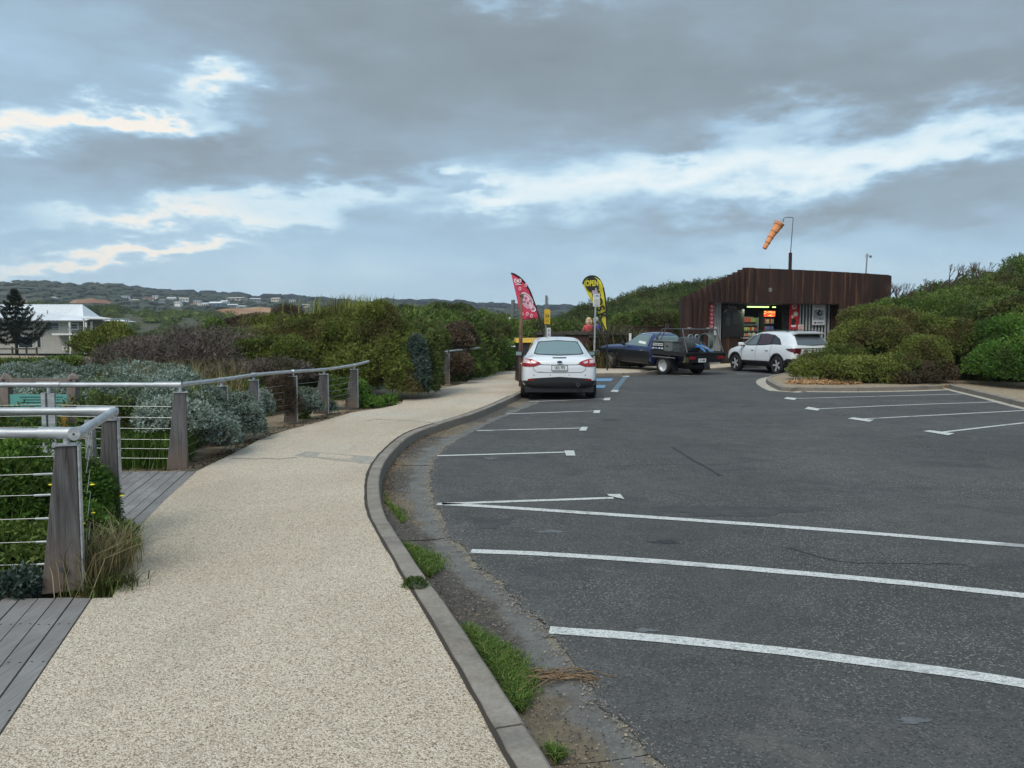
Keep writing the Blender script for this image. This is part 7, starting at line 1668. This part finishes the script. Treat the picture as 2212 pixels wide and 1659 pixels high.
# ------------------------------------------------------------------ two visitors behind the wall
def person(label, loc_, rz, coat, hair, hairlong, lean=0, bend=.0):
    rt = empty('person', loc_, rz, label=label, cat='person')
    SK = mat('skin', (.50, .30, .22), .6, var=.05); TR_ = mat('dark_trousers', (.03, .03, .04), .8)
    def skin(name, verts, edges, rad, m_, root=0):
        me = bpy.data.meshes.new(name); me.from_pydata(verts, edges, []); o_ = bpy.data.objects.new(name, me); link(o_, rt)
        md = o_.modifiers.new('sk', 'SKIN'); sv = me.skin_vertices[0].data
        for i, r_ in enumerate(rad): sv[i].radius = r_ if isinstance(r_, tuple) else (r_, r_)
        sv[root].use_root = True; o_.modifiers.new('ss', 'SUBSURF').levels = 2; o_.modifiers['ss'].render_levels = 2
        bpy.context.view_layer.update(); ne = bpy.data.meshes.new_from_object(o_.evaluated_get(bpy.context.evaluated_depsgraph_get())); o_.modifiers.clear(); o_.data = ne
        ne.materials.clear(); ne.materials.append(m_); ne.polygons.foreach_set('use_smooth', [True]*len(ne.polygons)); return o_
    b_ = bend
    V = [(0, 0, .92), (0, -b_*.3, 1.12), (0, -b_*.8, 1.36), (0, -b_, 1.46), (0, -b_*1.15, 1.56), (0, -b_*1.25-.02, 1.66),
         (.20, -b_*.8, 1.38), (.27, -b_*.7, 1.12), (.20, -b_*.7-.2, .98), (.12, -b_*.7-.27, .99), (-.20, -b_*.8, 1.38), (-.27, -b_*.7, 1.12), (-.20, -b_*.7-.2, .98), (-.12, -b_*.7-.27, .99),
         (.10, 0, .86), (.11, -.02, .48), (.11, 0, .09), (.11, -.14, .03), (-.10, 0, .86), (-.11, -.02, .48), (-.11, 0, .09), (-.11, -.14, .03)]
    E = [(0, 1), (1, 2), (2, 3), (3, 4), (4, 5), (2, 6), (6, 7), (7, 8), (8, 9), (2, 10), (10, 11), (11, 12), (12, 13), (0, 14), (14, 15), (15, 16), (16, 17), (0, 18), (18, 19), (19, 20), (20, 21)]
    Rd = [(.16, .11), (.15, .10), (.17, .11), .055, .085, .105, .07, .055, .04, .035, .07, .055, .04, .035, .09, .065, .045, .04, .09, .065, .045, .04]
    skin('body', V, E, Rd, SK)
    skin('coat', V[:4]+V[6:9]+V[10:13], [(0, 1), (1, 2), (2, 3), (2, 4), (4, 5), (5, 6), (2, 7), (7, 8), (8, 9)], [(.20, .14), (.19, .13), (.21, .15), .085, .095, .075, .06, .095, .075, .06], coat)
    skin('trousers', [V[0], V[14], V[15], V[16], V[18], V[19], V[20]], [(0, 1), (1, 2), (2, 3), (0, 4), (4, 5), (5, 6)], [(.17, .12), .105, .08, .06, .105, .08, .06], TR_)
    hx_, hy_, hz_ = V[5]
    h = MB(); h.lathe([(.10, -.10), (.125, -.04), (.135, .02), (.125, .08), (.07, .14), (0, .155)], 'z', (hx_, hy_+.090, hz_+.016), 18)
    if hairlong: h.lathe([(.12, -.24), (.15, -.12), (.14, 0)], 'z', (hx_, hy_+.10, hz_), 16); [h.lathe([(.03, -.20), (.045, -.1), (.04, .04)], 'z', (hx_+s9*.105, hy_+.02, hz_), 10) for s9 in (-1, 1)]
    o_ = h.build('hair', hair, rt, smooth=True)
    for s_ in (-1, 1): MB().lathe([(0, -.006), (.010, 0), (0, .006)], 'y', (hx_+s_*.033, hy_-.108, hz_+.005), 8).build('eye', PBK, rt)
    MB().add([(hx_-.014, hy_-.10, hz_-.02), (hx_+.014, hy_-.10, hz_-.02), (hx_, hy_-.130, hz_-.025), (hx_, hy_-.092, hz_+.015)], [(0, 2, 3), (2, 1, 3), (0, 1, 2), (0, 3, 1)]).build('nose', SK, rt)
    MB().box((hx_, hy_-.102, hz_-.05), (.045, .01, .009)).build('mouth', mat('lips', (.35, .10, .09), .6), rt); return rt
BLONDE = mat('blonde_hair', (.55, .40, .22), .7, var=.2, vscale=30); GREYH = mat('grey_hair', (.40, .38, .34), .7, var=.2, vscale=30)
pz = .38
person('person with blonde hair in a coral pink jacket standing behind the low wall', (W(1277, 0, 36).x, 36.0, pz+.10), .1, mat('coral_jacket', (.60, .075, .085), .7), BLONDE, True)
person('person in a bright blue jacket bending away behind the parking sign post', (W(1301, 0, 35.6).x, 35.6, pz+.10), -1.2, mat('blue_jacket', (.045, .05, .30), .7), GREYH, False, bend=.22)
sheet('raised_terrace', [(1.4, 34.2), (6.0, 34.2), (6.0, 39), (1.4, 39)], pz, MATS['sand'], thick=.5)
print('leaves', NLEAF[0])

# ------------------------------------------------------------------ sea air
m = bpy.data.materials.new('haze'); m.use_nodes = True; nt = m.node_tree; nt.nodes.remove(nt.nodes['Principled BSDF'])
pv = nt.nodes.new('ShaderNodeVolumePrincipled'); pv.inputs['Color'].default_value = (.80, .88, 1.0, 1); pv.inputs['Density'].default_value = .00024; pv.inputs['Anisotropy'].default_value = .2
nt.links.new(pv.outputs[0], nt.nodes['Material Output'].inputs['Volume'])
hz_ = MB().box((0, 0, 48), (3500, 3500, 110)).build('haze', m); hz_['kind'] = 'stuff'
